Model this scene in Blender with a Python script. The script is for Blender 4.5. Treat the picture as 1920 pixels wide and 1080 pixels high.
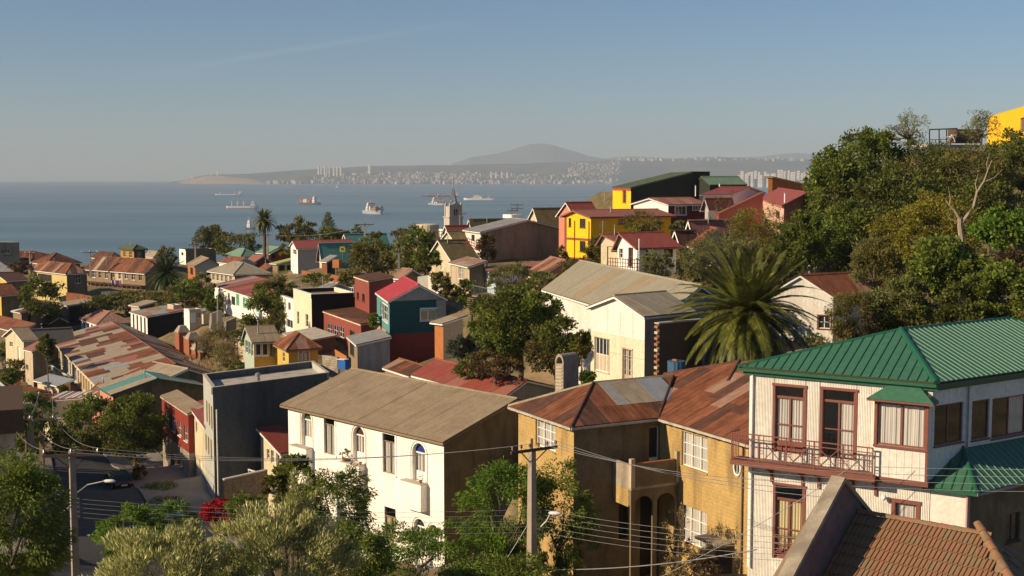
import bpy, bmesh, math, random
import numpy as np
from mathutils import Vector, Quaternion, Matrix
R_=math.radians; sin=math.sin; cos=math.cos; pi=math.pi
rng=random.Random(7); nr=np.random.RandomState(7)
for o in list(bpy.data.objects): bpy.data.objects.remove(o)
scene=bpy.context.scene; COL=scene.collection
# ---------------------------------------------------------------- camera
EYE=100.0                                    # metres above the sea
F=2400.0; TH=math.atan(212/2400.0)           # focal length in photo pixels, pitch down
CAM=Vector((0,0,EYE))
cd=bpy.data.cameras.new('camera'); cam=bpy.data.objects.new('camera',cd); COL.objects.link(cam)
cam.location=CAM; cam.rotation_euler=(pi/2-TH,0,0); cd.sensor_width=36; cd.lens=36*F/1920
cd.clip_start=1; cd.clip_end=80000; scene.camera=cam
# ---------------------------------------------------------------- light
SUN_AZ=-111.0; SUN_EL=26.0
w=bpy.data.worlds.new('World'); scene.world=w; w.use_nodes=True
wn=w.node_tree.nodes; wl=w.node_tree.links
sky=wn.new('ShaderNodeTexSky'); sky.sky_type='NISHITA'; sky.sun_disc=False
sky.sun_elevation=R_(SUN_EL); sky.sun_rotation=R_(SUN_AZ%360); sky.altitude=100
sky.air_density=1.0; sky.dust_density=0.1; sky.ozone_density=6.0
def world_streak(src,az0,el0,az1,el1,width,amt):
    a=Vector((sin(az0)*cos(el0),cos(az0)*cos(el0),sin(el0))); b=Vector((sin(az1)*cos(el1),cos(az1)*cos(el1),sin(el1))); n=a.cross(b).normalized(); mid=(a+b).normalized()
    g=wn.new('ShaderNodeTexCoord')
    def dot(v): q=wn.new('ShaderNodeVectorMath'); q.operation='DOT_PRODUCT'; wl.new(g.outputs['Generated'],q.inputs[0]); q.inputs[1].default_value=v; return q.outputs['Value']
    def mth(op,x,y=None):
        q=wn.new('ShaderNodeMath'); q.operation=op
        for i,v in enumerate((x,y)):
            if v is None: continue
            if isinstance(v,(int,float)): q.inputs[i].default_value=v
            else: wl.new(v,q.inputs[i])
        return q.outputs[0]
    nz=wn.new('ShaderNodeTexNoise'); nz.inputs['Scale'].default_value=9; nz.inputs['Detail'].default_value=5; wl.new(g.outputs['Generated'],nz.inputs[0])
    d=mth('ABSOLUTE',mth('ADD',dot(n),mth('MULTIPLY',mth('SUBTRACT',nz.outputs[0],.5),width*.8))); m=mth('SUBTRACT',1,mth('MINIMUM',mth('DIVIDE',d,width),1))
    half=math.acos(max(-1,min(1,a.dot(b))))/2; e=mth('SUBTRACT',1,mth('MINIMUM',mth('DIVIDE',mth('SUBTRACT',1,dot(mid)),1-cos(half)),1))
    f=mth('MULTIPLY',mth('MULTIPLY',m,mth('POWER',e,.5)),amt); x=wn.new('ShaderNodeMix'); x.data_type='RGBA'; wl.new(f,x.inputs[0]); wl.new(src,x.inputs[6]); x.inputs[7].default_value=(9,9,9.2,1); return x.outputs[2]
def azel(px,py): u=(px-960)/2400; v=(540-py)/2400; t=math.atan(212/2400); y=cos(t)+v*sin(t); z=-sin(t)+v*cos(t); return math.atan2(u,y),math.atan2(z,math.hypot(u,y))
so=world_streak(sky.outputs[0],*azel(230,146),*azel(890,38),.0035,.075); so=world_streak(so,*azel(-40,168),*azel(160,168),.002,.06)
wl.new(so,wn['Background'].inputs[0]); wn['Background'].inputs[1].default_value=0.060
sd=bpy.data.lights.new('sun','SUN'); sun=bpy.data.objects.new('sun',sd); COL.objects.link(sun)
sd.energy=5.0; sd.angle=R_(0.5); sd.color=(1.0,0.79,0.53)
SD=Vector((sin(R_(SUN_AZ))*cos(R_(SUN_EL)),cos(R_(SUN_AZ))*cos(R_(SUN_EL)),sin(R_(SUN_EL))))
sun.rotation_euler=SD.to_track_quat('Z','Y').to_euler()
vs=scene.view_settings; vs.view_transform='Standard'; vs.look='None'; vs.gamma=1; vs.use_curve_mapping=False; vs.exposure=0.44
scene.cycles.max_bounces=6; scene.cycles.transparent_max_bounces=8; scene.cycles.volume_bounces=0
# ---------------------------------------------------------------- pixel -> place (photo measurements, 1920x1080)
cT,sT=math.cos(TH),math.sin(TH)
def ray(px,py):
    u=(px-960)/F; v=(540-py)/F
    return Vector((u,cT+v*sT,-sT+v*cT))
def adj(px,py,D): return D*1.13 if 890<px<1482 and py<546 and 103<D<240 else D   # upper town stands on its own terrace farther back
def at0(px,py,D):
    d=ray(px,py); return CAM+d*(D/d.y)
def at(px,py,D): return at0(px,py,adj(px,py,D))
def onz(px,py,z):
    d=ray(px,py); return CAM+d*((z-EYE)/d.z)
def onwall(px,py,A,t):
    n=Vector((t.y,-t.x,0)); d=ray(px,py)
    s=(A-CAM).dot(n)/d.dot(n); return CAM+d*s
def along(P,hd,px):
    h=Vector((sin(R_(hd)),cos(R_(hd)),0)); k=(px-960)/F
    dc=P.y*cT-(P.z-EYE)*sT
    s=(k*dc-P.x)/(h.x-k*h.y*cT)
    return P+h*s
def H(a): return Vector((sin(R_(a)),cos(R_(a)),0))
# ---------------------------------------------------------------- materials
MATS={}
def lin(c): return tuple((x/12.92 if x<=0.04045 else ((x+0.055)/1.055)**2.4) for x in c)
def M(name,col,col2=None,sc=1.0,mix=0.5,bump=None,bs=0.5,rough=0.8,metal=0.0,pitch=0.08,spec=0.3,stain=None,stretch=(1,1,1),lo=0.4,hi=0.65):
    if name in MATS: return MATS[name]
    m=bpy.data.materials.new(name); m.use_nodes=True; nt=m.node_tree; N=nt.nodes; L=nt.links
    b=N['Principled BSDF']; b.inputs['Roughness'].default_value=rough; b.inputs['Metallic'].default_value=metal
    b.inputs['Specular IOR Level'].default_value=spec
    tc=N.new('ShaderNodeTexCoord'); mp=N.new('ShaderNodeMapping'); L.new(tc.outputs['Object'],mp.inputs[0])
    mp.inputs['Scale'].default_value=stretch
    nz=N.new('ShaderNodeTexNoise'); nz.inputs['Scale'].default_value=sc; nz.inputs['Detail'].default_value=8; nz.inputs['Roughness'].default_value=0.65
    L.new(mp.outputs[0],nz.inputs[0])
    r=N.new('ShaderNodeValToRGB'); L.new(nz.outputs[0],r.inputs[0])
    r.color_ramp.elements[0].position=lo; r.color_ramp.elements[1].position=hi
    c2=col2 if col2 else tuple(x*0.82 for x in col)
    r.color_ramp.elements[0].color=(*col,1); r.color_ramp.elements[1].color=tuple(col[i]*(1-mix)+c2[i]*mix for i in range(3))+(1,)
    out=r.outputs[0]
    if bump=='corr' and not metal:
        uvn=N.new('ShaderNodeUVMap'); mpu=N.new('ShaderNodeMapping'); mpu.inputs['Scale'].default_value=(2.2,.22,1); L.new(uvn.outputs[0],mpu.inputs[0]); nu=N.new('ShaderNodeTexNoise'); nu.inputs['Scale'].default_value=1.6; nu.inputs['Detail'].default_value=7; L.new(mpu.outputs[0],nu.inputs[0]); mu=N.new('ShaderNodeMapRange'); mu.inputs[1].default_value=.32; mu.inputs[2].default_value=.68; mu.inputs[3].default_value=.72 if 'rust' in name else .9; mu.inputs[4].default_value=1.28 if 'rust' in name else 1.08; L.new(nu.outputs[0],mu.inputs[0]); xu=N.new('ShaderNodeMix'); xu.data_type='RGBA'; xu.blend_type='MULTIPLY'; xu.inputs[0].default_value=1; L.new(out,xu.inputs[6]); L.new(mu.outputs[0],xu.inputs[7]); out=xu.outputs[2]
    # second, finer variation
    n2=N.new('ShaderNodeTexNoise'); n2.inputs['Scale'].default_value=sc*7; n2.inputs['Detail'].default_value=4; L.new(mp.outputs[0],n2.inputs[0])
    mr=N.new('ShaderNodeMapRange'); mr.inputs[1].default_value=0.3; mr.inputs[2].default_value=0.7; mr.inputs[3].default_value=0.86; mr.inputs[4].default_value=1.1
    L.new(n2.outputs[0],mr.inputs[0])
    mx=N.new('ShaderNodeMix'); mx.data_type='RGBA'; mx.blend_type='MULTIPLY'; mx.inputs[0].default_value=1
    L.new(out,mx.inputs[6]); L.new(mr.outputs[0],mx.inputs[7]); out=mx.outputs[2]
    if stain:
        m3=N.new('ShaderNodeMapping'); L.new(tc.outputs['Object'],m3.inputs[0]); m3.inputs['Scale'].default_value=(1.3,1.3,0.25)
        n3=N.new('ShaderNodeTexNoise'); n3.inputs['Scale'].default_value=0.9; n3.inputs['Detail'].default_value=6; L.new(m3.outputs[0],n3.inputs[0])
        r3=N.new('ShaderNodeMapRange'); r3.inputs[1].default_value=0.49; r3.inputs[2].default_value=0.68; r3.inputs[3].default_value=0; r3.inputs[4].default_value=0.72; L.new(n3.outputs[0],r3.inputs[0])
        x3=N.new('ShaderNodeMix'); x3.data_type='RGBA'; L.new(r3.outputs[0],x3.inputs[0]); L.new(out,x3.inputs[6]); x3.inputs[7].default_value=(*stain,1); out=x3.outputs[2]
    L.new(out,b.inputs['Base Color'])
    bp=N.new('ShaderNodeBump'); bp.inputs['Strength'].default_value=bs
    if bump in('corr','board','slat','block','course'):
        uv=N.new('ShaderNodeUVMap'); sx=N.new('ShaderNodeSeparateXYZ'); L.new(uv.outputs[0],sx.inputs[0])
        if bump in('block','course'):
            bt=N.new('ShaderNodeTexBrick'); L.new(uv.outputs[0],bt.inputs[0]); bt.inputs['Scale'].default_value=1
            bt.inputs['Brick Width'].default_value=0.4 if bump=='block' else .24; bt.inputs['Row Height'].default_value=0.2 if bump=='block' else .08
            bt.inputs['Mortar Size'].default_value=0.012; bt.inputs['Color1'].default_value=(1,1,1,1); bt.inputs['Color2'].default_value=(.86,.86,.86,1); bt.inputs['Mortar'].default_value=(.62,.62,.62,1)
            mx2=N.new('ShaderNodeMix'); mx2.data_type='RGBA'; mx2.blend_type='MULTIPLY'; mx2.inputs[0].default_value=.4
            L.new(out,mx2.inputs[6]); L.new(bt.outputs[0],mx2.inputs[7]); L.new(mx2.outputs[2],b.inputs['Base Color'])
            L.new(bt.outputs[0],bp.inputs['Height']); bp.inputs['Distance'].default_value=.02
        else:
            ml=N.new('ShaderNodeMath'); ml.operation='MULTIPLY'; ml.inputs[1].default_value=2*pi/pitch if bump=='corr' else 1/pitch
            L.new(sx.outputs[0 if bump in('corr','slat') else 1],ml.inputs[0])
            sn=N.new('ShaderNodeMath'); sn.operation='SINE' if bump=='corr' else 'FRACT'; L.new(ml.outputs[0],sn.inputs[0])
            L.new(sn.outputs[0],bp.inputs['Height']); bp.inputs['Distance'].default_value=0.012 if bump=='corr' else 0.03
    else:
        L.new(n2.outputs[0],bp.inputs['Height']); bp.inputs['Distance'].default_value=0.02
    L.new(bp.outputs[0],b.inputs['Normal'])
    MATS[name]=m; return m
def glassmat(name,col=(0.02,0.025,0.03),trans=0.55):
    m=bpy.data.materials.new(name); m.use_nodes=True; nt=m.node_tree; N=nt.nodes; L=nt.links
    for n in list(N):
        if n.type=='BSDF_PRINCIPLED': N.remove(n)
    o=N['Material Output']; g=N.new('ShaderNodeBsdfGlossy'); g.inputs[0].default_value=(1,1,1,1); g.inputs[1].default_value=0.04
    t=N.new('ShaderNodeBsdfTransparent'); d=N.new('ShaderNodeBsdfDiffuse'); d.inputs[0].default_value=(*col,1)
    a=N.new('ShaderNodeMixShader'); a.inputs[0].default_value=1-trans; L.new(t.outputs[0],a.inputs[1]); L.new(d.outputs[0],a.inputs[2])
    lw=N.new('ShaderNodeLayerWeight'); lw.inputs[0].default_value=.5; pw=N.new('ShaderNodeMath'); pw.operation='POWER'; pw.inputs[1].default_value=3; L.new(lw.outputs['Facing'],pw.inputs[0]); fr=N.new('ShaderNodeMath'); fr.operation='MULTIPLY_ADD'; fr.inputs[1].default_value=.7; fr.inputs[2].default_value=.05; L.new(pw.outputs[0],fr.inputs[0])
    b=N.new('ShaderNodeMixShader'); L.new(fr.outputs[0],b.inputs[0]); L.new(a.outputs[0],b.inputs[1]); L.new(g.outputs[0],b.inputs[2])
    L.new(b.outputs[0],o.inputs[0]); MATS[name]=m; return m
def leafmat(name,c1,c2,c3=None,trans=0.4,rough=0.55):
    m=bpy.data.materials.new(name); m.use_nodes=True; nt=m.node_tree; N=nt.nodes; L=nt.links
    b=N['Principled BSDF']; b.inputs['Roughness'].default_value=rough; b.inputs['Specular IOR Level'].default_value=0.25
    ge=N.new('ShaderNodeNewGeometry'); r=N.new('ShaderNodeValToRGB'); L.new(ge.outputs['Random Per Island'],r.inputs[0])
    e=r.color_ramp.elements; e[0].color=(*c1,1); e[1].color=(*c2,1)
    if c3: k=e.new(0.9); k.color=(*c2,1); e[2].color=(*c3,1); 
    tc=N.new('ShaderNodeTexCoord'); nz=N.new('ShaderNodeTexNoise'); nz.inputs['Scale'].default_value=0.6; nz.inputs['Detail'].default_value=3; L.new(tc.outputs['Object'],nz.inputs[0])
    mr=N.new('ShaderNodeMapRange'); mr.inputs[1].default_value=.35; mr.inputs[2].default_value=.65; mr.inputs[3].default_value=.6; mr.inputs[4].default_value=1.35; L.new(nz.outputs[0],mr.inputs[0])
    mx=N.new('ShaderNodeMix'); mx.data_type='RGBA'; mx.blend_type='MULTIPLY'; mx.inputs[0].default_value=1; L.new(r.outputs[0],mx.inputs[6]); L.new(mr.outputs[0],mx.inputs[7])
    L.new(mx.outputs[2],b.inputs['Base Color'])
    tr=N.new('ShaderNodeBsdfTranslucent'); L.new(mx.outputs[2],tr.inputs[0]); ms=N.new('ShaderNodeMixShader'); ms.inputs[0].default_value=trans
    L.new(b.outputs[0],ms.inputs[1]); L.new(tr.outputs[0],ms.inputs[2]); L.new(ms.outputs[0],N['Material Output'].inputs[0])
    MATS[name]=m; return m
GLASS=glassmat('window_glass',trans=.9); GLASSD=glassmat('dark_glass',(0.03,0.033,0.038),0.15)
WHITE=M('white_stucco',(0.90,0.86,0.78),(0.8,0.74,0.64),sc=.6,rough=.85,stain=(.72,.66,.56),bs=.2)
WTRIM=M('white_paint',(0.8,0.78,0.73),sc=2,rough=.5)
CREAM=M('cream_stucco',(0.66,0.56,0.38),(.5,.4,.26),sc=.8,stain=(.4,.32,.2))
BEIGE=M('beige_stucco',(0.50,0.41,0.29),(.42,.34,.24),sc=.8,stain=(.3,.24,.16))
YEL=M('yellow_stucco',(0.62,0.40,0.07),(.6,.38,.06),sc=.8,stain=(.45,.3,.08))
PYEL=M('pale_yellow_stucco',(0.58,0.46,0.19),(.52,.4,.16),sc=.8,stain=(.4,.3,.14))
SUNYEL=M('bright_yellow_paint',(0.90,0.50,0.01),(.8,.42,.01),sc=.8,mix=.4)
MAROON=M('maroon_metal_wall',(0.27,0.062,0.045),(.2,.05,.04),sc=1,bump='slat',pitch=.9,bs=.5,rough=.6,stain=(.2,.07,.05))
DRED=M('dark_red_wall',(0.24,0.035,0.022),(.17,.03,.02),sc=1.2,rough=.7,stain=(.14,.04,.03))
BRICKRED=M('red_brick',(0.33,0.12,0.06),(.24,.08,.045),sc=1.5,bump='course',bs=.7)
ORANGEW=M('orange_wood',(0.42,0.16,0.05),(.3,.1,.03),sc=1.5,bump='slat',pitch=.15)
TEAL=M('teal_boards',(0.010,0.085,0.095),(.008,.065,.075),sc=1.2,bump='board',pitch=.22,rough=.6,bs=.9,stain=(.01,.06,.07))
LTEAL=M('pale_teal_boards',(0.10,0.27,0.26),(.08,.21,.21),sc=1,bump='board',pitch=.2)
PINK=M('salmon_boards',(0.62,0.24,0.17),(.5,.18,.13),sc=1,bump='board',pitch=.2,rough=.7)
REDB=M('red_boards',(0.27,0.045,0.035),(.2,.04,.03),sc=1,bump='board',pitch=.2,rough=.7,stain=(.14,.04,.03))
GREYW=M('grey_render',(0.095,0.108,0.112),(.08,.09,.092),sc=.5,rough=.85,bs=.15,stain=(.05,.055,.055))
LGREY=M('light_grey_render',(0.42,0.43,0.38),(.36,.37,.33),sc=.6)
SLATE=M('grey_metal_wall',(0.33,0.33,0.32),(.25,.24,.22),sc=1,bump='corr',pitch=.1,stain=(.25,.2,.15))
TAUPE=M('taupe_ribbed_wall',(0.30,0.235,0.175),(.24,.18,.13),sc=.4,bump='slat',pitch=.6,bs=.4,stain=(.2,.15,.1))
MUST=M('ochre_block_wall',(0.49,0.335,0.125),(.38,.25,.09),sc=1.1,bump='block',bs=.8,rough=.9,stain=(.2,.13,.06),mix=.7)
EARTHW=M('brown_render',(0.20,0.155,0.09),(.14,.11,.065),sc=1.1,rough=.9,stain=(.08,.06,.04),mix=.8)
STONEW=M('rough_stone_render',(0.30,0.22,0.12),(.14,.1,.06),sc=4,bs=1.0,rough=.95,mix=.8)
CONC=M('concrete',(0.36,0.31,0.235),(.24,.2,.15),sc=2,rough=.9,stain=(.16,.13,.1),mix=.7)
CONCL=M('light_concrete',(0.46,0.42,0.35),(.36,.33,.27),sc=1.5,rough=.9,stain=(.28,.24,.2))
RUST=M('rusty_sheet',(0.155,0.05,0.021),(.26,.10,.045),sc=1.3,bump='corr',bs=.7,rough=.75,stretch=(1,1,1),mix=.8,pitch=.076)
RUST2=M('dark_rusty_sheet',(0.085,0.036,0.023),(.14,.065,.038),sc=1.5,bump='corr',bs=.7,rough=.8,mix=.8)
RUST3=M('orange_rusty_sheet',(0.25,0.09,0.04),(.16,.06,.035),sc=2.,bump='corr',bs=.7,rough=.8,mix=.8)
RUST4=M('faded_rusty_sheet',(0.29,0.15,0.10),(.34,.23,.165),sc=1.6,bump='corr',bs=.7,rough=.75,mix=.8)
REDR=M('red_painted_sheet',(0.29,0.062,0.042),(.24,.075,.05),sc=.9,bump='corr',bs=.5,rough=.55,stain=(.27,.1,.07))
REDR2=M('faded_red_sheet',(0.31,0.115,0.085),(.27,.13,.1),sc=.9,bump='corr',bs=.5,rough=.65)
CRIM=M('crimson_painted_sheet',(0.42,0.035,0.04),(.45,.1,.09),sc=1.1,bump='corr',bs=.6,rough=.5)
GALV=M('galvanised_sheet',(0.42,0.40,0.36),(.3,.27,.22),sc=1.4,bump='corr',bs=.8,rough=.45,metal=.25,mix=.8)
GALVB=M('bluish_galvanised_sheet',(0.36,0.39,0.42),(.26,.27,.28),sc=1.2,bump='corr',bs=.6,rough=.45,metal=.2)
DIRTYG=M('weathered_grey_sheet',(0.36,0.30,0.215),(.27,.21,.14),sc=1.2,bump='corr',bs=.6,rough=.8,mix=.8)
TAUPER=M('taupe_roof_sheet',(0.29,0.225,0.145),(.225,.17,.11),sc=.7,bump='corr',bs=.45,rough=.85,mix=.8)
OLIVER=M('pale_olive_roof_sheet',(0.29,0.26,0.19),(.25,.22,.16),sc=.6,bump='corr',bs=.4,rough=.8)
MOSS=M('mossy_shingle_roof',(0.20,0.155,0.075),(.12,.10,.04),sc=1.3,bump='board',pitch=.25,rough=.95,mix=.9)
GREENR=M('green_painted_metal',(0.045,0.135,0.08),(.055,.15,.095),sc=.6,rough=.42,bs=.1,spec=.5)
GREENT=M('dark_green_trim',(0.014,0.10,0.05),sc=1,rough=.4,spec=.5)
SEAM=M('pale_green_seam',(0.15,0.29,0.20),sc=3,rough=.35)
TEALR=M('teal_roof_sheet',(0.10,0.27,0.24),(.08,.2,.18),sc=.8,bump='corr',bs=.4,rough=.6)
GRNR2=M('faded_green_sheet',(0.19,0.30,0.20),(.15,.24,.16),sc=.8,bump='corr',bs=.4,rough=.6)
LIME=M('lime_sheet',(0.35,0.42,0.12),(.3,.36,.12),sc=.8,bump='corr',bs=.4)
MOSSG=M('dull_green_sheet',(0.08,0.105,0.06),(.10,.125,.07),sc=.7,bump='corr',bs=.4,rough=.7)
BLACKW=M('black_green_wall',(0.022,0.028,0.02),(.03,.034,.025),sc=.7,rough=.8)
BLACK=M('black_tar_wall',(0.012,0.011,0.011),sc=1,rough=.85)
WOOD=M('dark_wood',(0.10,0.06,0.035),(.06,.035,.02),sc=3,rough=.8)
WOODL=M('weathered_wood',(0.26,0.19,0.12),(.17,.12,.07),sc=3,rough=.85)
BROWNT=M('brown_red_trim',(0.20,0.068,0.048),(.16,.055,.04),sc=2.5,rough=.55,spec=.4)
WCORR=M('white_corrugated_wall',(0.70,0.67,0.60),(.62,.59,.52),sc=.6,bump='corr',pitch=.076,bs=.85,rough=.6,stain=(.58,.54,.46))
WPANEL=M('white_panel_wall',(0.72,0.69,0.62),(.62,.59,.52),sc=.7,rough=.65,stain=(.58,.54,.46),bs=.15)
WSLAT=M('white_board_wall',(0.70,0.67,0.60),(.6,.56,.48),sc=.9,bump='slat',pitch=.3,rough=.7,stain=(.5,.44,.36))
CURT=M('white_curtain',(0.66,0.63,0.58),(.42,.40,.38),sc=1.2,bump='corr',pitch=.12,bs=1.0,stretch=(4,4,.1))
CURTY=M('cream_curtain',(0.66,0.56,0.33),(.5,.42,.25),sc=1.2,bump='corr',pitch=.14,bs=1.0,stretch=(4,4,.1))
BLUEP=M('light_blue_wall',(0.44,0.55,0.62),(.38,.48,.56),sc=1,bump='board',pitch=.2)
BARK=M('grey_bark',(0.15,0.11,0.08),(.09,.065,.045),sc=4,bs=.8,rough=.95,stretch=(1,1,.3))
BARKL=M('pale_bark',(0.34,0.27,0.20),(.2,.15,.11),sc=4,bs=.6,rough=.9,stretch=(1,1,.3))
ASPH=M('asphalt',(0.05,0.05,0.052),(.065,.063,.06),sc=.8,rough=.9)
PAVE=M('concrete_pavement',(0.25,0.22,0.19),(.2,.175,.15),sc=1,rough=.9,bump='block',bs=.3)
SOIL=M('dry_ground',(0.25,0.175,0.095),(.10,.095,.04),sc=.22,bs=1,rough=1,mix=.95,lo=.42,hi=.56)
METAL=M('grey_steel',(0.35,0.35,0.34),sc=3,rough=.45,metal=.6)
WIREM=M('wire_aluminium',(0.26,0.26,0.26),sc=3,rough=.5,metal=.3)
CERAM=M('brown_ceramic',(0.10,0.045,0.035),sc=3,rough=.25,spec=.6)
POLEM=M('concrete_pole',(0.34,0.28,0.22),(.26,.2,.15),sc=3,rough=.9)
POLED=M('dark_wooden_crossarm',(0.09,0.06,0.05),sc=3,rough=.9)
TERRA=M('terracotta',(0.36,0.15,0.07),(.26,.1,.05),sc=3)
TILE1=M('clay_tile',(0.27,0.145,0.075),(.20,.115,.06),sc=5,rough=.9,mix=.9,bs=.8)
TILE2=M('redder_clay_tile',(0.285,0.14,0.077),(.23,.12,.07),sc=5,rough=.9,mix=.9,bs=.8)
TILE3=M('lichened_clay_tile',(0.25,0.165,0.09),(.19,.125,.07),sc=6,rough=.95,mix=.9,bs=.8)
DARKIN=M('dark_interior',(0.02,0.018,0.016),sc=1)
# ---------------------------------------------------------------- meshes
class MB:
    def __init__(s): s.v=[]; s.f=[]; s.m=[]; s.mats=[]
    def mi(s,m):
        if m not in s.mats: s.mats.append(m)
        return s.mats.index(m)
    def face(s,pts,m):
        i=len(s.v); s.v+= [Vector(p) for p in pts]; s.f.append(tuple(range(i,i+len(pts)))); s.m.append(s.mi(m))
    def box(s,o,t,n,u0,u1,z0,z1,d0,d1,m):
        """box in a wall frame: u along t, d along outward n, z up (absolute)"""
        P=lambda u,d,z: Vector((o.x+t.x*u+n.x*d,o.y+t.y*u+n.y*d,z))
        a=[P(u0,d0,z0),P(u1,d0,z0),P(u1,d1,z0),P(u0,d1,z0)]; b=[P(u0,d0,z1),P(u1,d0,z1),P(u1,d1,z1),P(u0,d1,z1)]
        s.hexa(a,b,m)
    def hexa(s,a,b,m):
        i=len(s.v); s.v+=list(a)+list(b); k=s.mi(m)
        # orient outward
        c=sum(s.v[i:i+8],Vector())/8
        for q in ((0,1,2,3),(4,7,6,5),(0,4,5,1),(1,5,6,2),(2,6,7,3),(3,7,4,0)):
            p=[s.v[i+j] for j in q]; nn=(p[1]-p[0]).cross(p[2]-p[0])
            if nn.dot(sum(p,Vector())/4-c)<0: q=q[::-1]
            s.f.append(tuple(i+j for j in q)); s.m.append(k)
    def cube(s,c,sx,sy,sz,m,hd=0):
        t=Vector((cos(R_(hd)),-sin(R_(hd)),0)); n=Vector((sin(R_(hd)),cos(R_(hd)),0))
        c=Vector(c); s.box(c,t,n,-sx/2,sx/2,c.z,c.z+sz,-sy/2,sy/2,m)
    def prism(s,poly,th,m,m2=None,off=None):
        """extrude polygon poly (list of Vector) by -normal*th"""
        n=Vector()
        for i in range(len(poly)):
            a=poly[i]; b=poly[(i+1)%len(poly)]; n+=a.cross(b)
        n.normalize()
        if n.z<-1e-3 and off is None: poly=list(poly)[::-1]; n=-n
        if off is None: off=-n*th
        top=list(poly); bot=[p+off for p in poly]
        if off.dot(n)>0: top,bot=[p for p in poly][::-1],[p+off for p in poly][::-1]
        s.face(top,m); s.face(bot[::-1],m2 or m)
        for i in range(len(top)):
            j=(i+1)%len(top); s.face([top[j],top[i],bot[i],bot[j]],m2 or m)
    def tube(s,pts,r,m,k=6,r1=None):
        pts=[Vector(p) for p in pts]; n=len(pts); rr=[r+( (r1 if r1 is not None else r)-r)*i/(n-1) for i in range(n)] if not isinstance(r,(list,tuple)) else r
        i0=len(s.v); mi=s.mi(m)
        for i,p in enumerate(pts):
            d=(pts[min(i+1,n-1)]-pts[max(i-1,0)]).normalized()
            up=Vector((0,0,1)) if abs(d.z)<.9 else Vector((1,0,0))
            a=d.cross(up).normalized(); b=a.cross(d)
            for j in range(k):
                an=2*pi*j/k; s.v.append(p+(a*cos(an)+b*sin(an))*rr[i])
        for i in range(n-1):
            for j in range(k):
                q=(i0+i*k+j,i0+(i+1)*k+j,i0+(i+1)*k+(j+1)%k,i0+i*k+(j+1)%k)
                s.f.append(q); s.m.append(mi)
        s.f.append(tuple(i0+j for j in range(k))); s.m.append(mi)
        s.f.append(tuple(i0+(n-1)*k+j for j in range(k))[::-1]); s.m.append(mi)
    def lathe(s,c,prof,m,k=12,ax=None):
        c=Vector(c); i0=len(s.v); mi=s.mi(m)
        for (r,z) in prof:
            for j in range(k): s.v.append(c+Vector((r*cos(2*pi*j/k),r*sin(2*pi*j/k),z)))
        for i in range(len(prof)-1):
            for j in range(k):
                s.f.append((i0+i*k+j,i0+i*k+(j+1)%k,i0+(i+1)*k+(j+1)%k,i0+(i+1)*k+j)); s.m.append(mi)
        s.f.append(tuple(i0+(len(prof)-1)*k+j for j in range(k))); s.m.append(mi)
        s.f.append(tuple(i0+j for j in range(k))[::-1]); s.m.append(mi)
    def build(s,name,parent=None,org=None,smooth=False,label=None):
        """org: world origin; when parent given its location is the origin"""
        if parent is not None: org=ORG[parent.name]
        if org is None: org=s.v[0] if s.v else Vector()
        org=Vector(org)
        me=bpy.data.meshes.new(name); me.from_pydata([tuple(p-org) for p in s.v],[],s.f)
        for m in s.mats: me.materials.append(m)
        me.polygons.foreach_set('material_index',s.m)
        uvl=me.uv_layers.new(name='UVMap'); data=np.zeros(len(me.loops)*2); k=0
        for f in s.f:
            p=[s.v[i] for i in f]
            n=Vector()
            for i in range(len(p)): n+=(p[i]-p[0]).cross(p[(i+1)%len(p)]-p[0])
            if n.length>1e-9: n.normalize()
            else: n=Vector((0,0,1))
            u=Vector((-n.y,n.x,0)); 
            if u.length<.02: u=Vector((1,0,0))
            u.normalize(); v=n.cross(u)
            for q in p: data[k]=q.dot(u); data[k+1]=q.dot(v); k+=2
        uvl.data.foreach_set('uv',data)
        if smooth: me.polygons.foreach_set('use_smooth',[True]*len(me.polygons))
        me.update()
        o=bpy.data.objects.new(name,me); COL.objects.link(o)
        if parent is not None: o.parent=parent
        else: o.location=org
        ORG[o.name]=org
        if label: o['label']=label
        return o
ORG={}
def thing(name,label,cat,loc,group=None):
    o=bpy.data.objects.new(name,None); COL.objects.link(o); o.location=loc; o.empty_display_size=.5
    o['label']=label; o['category']=cat
    if group: o['group']=group
    ORG[o.name]=Vector(loc); return o
def tag(o,label,cat,group=None,kind=None):
    o['label']=label; o['category']=cat
    if group: o['group']=group
    if kind: o['kind']=kind
    return o
def struct(o): o['kind']='structure'; return o
HAZE_D=6.2e-5
GPTS=[]   # terrain control points
def ground(px,py,D): p=at(px,py,D); GPTS.append(tuple(p))
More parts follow.
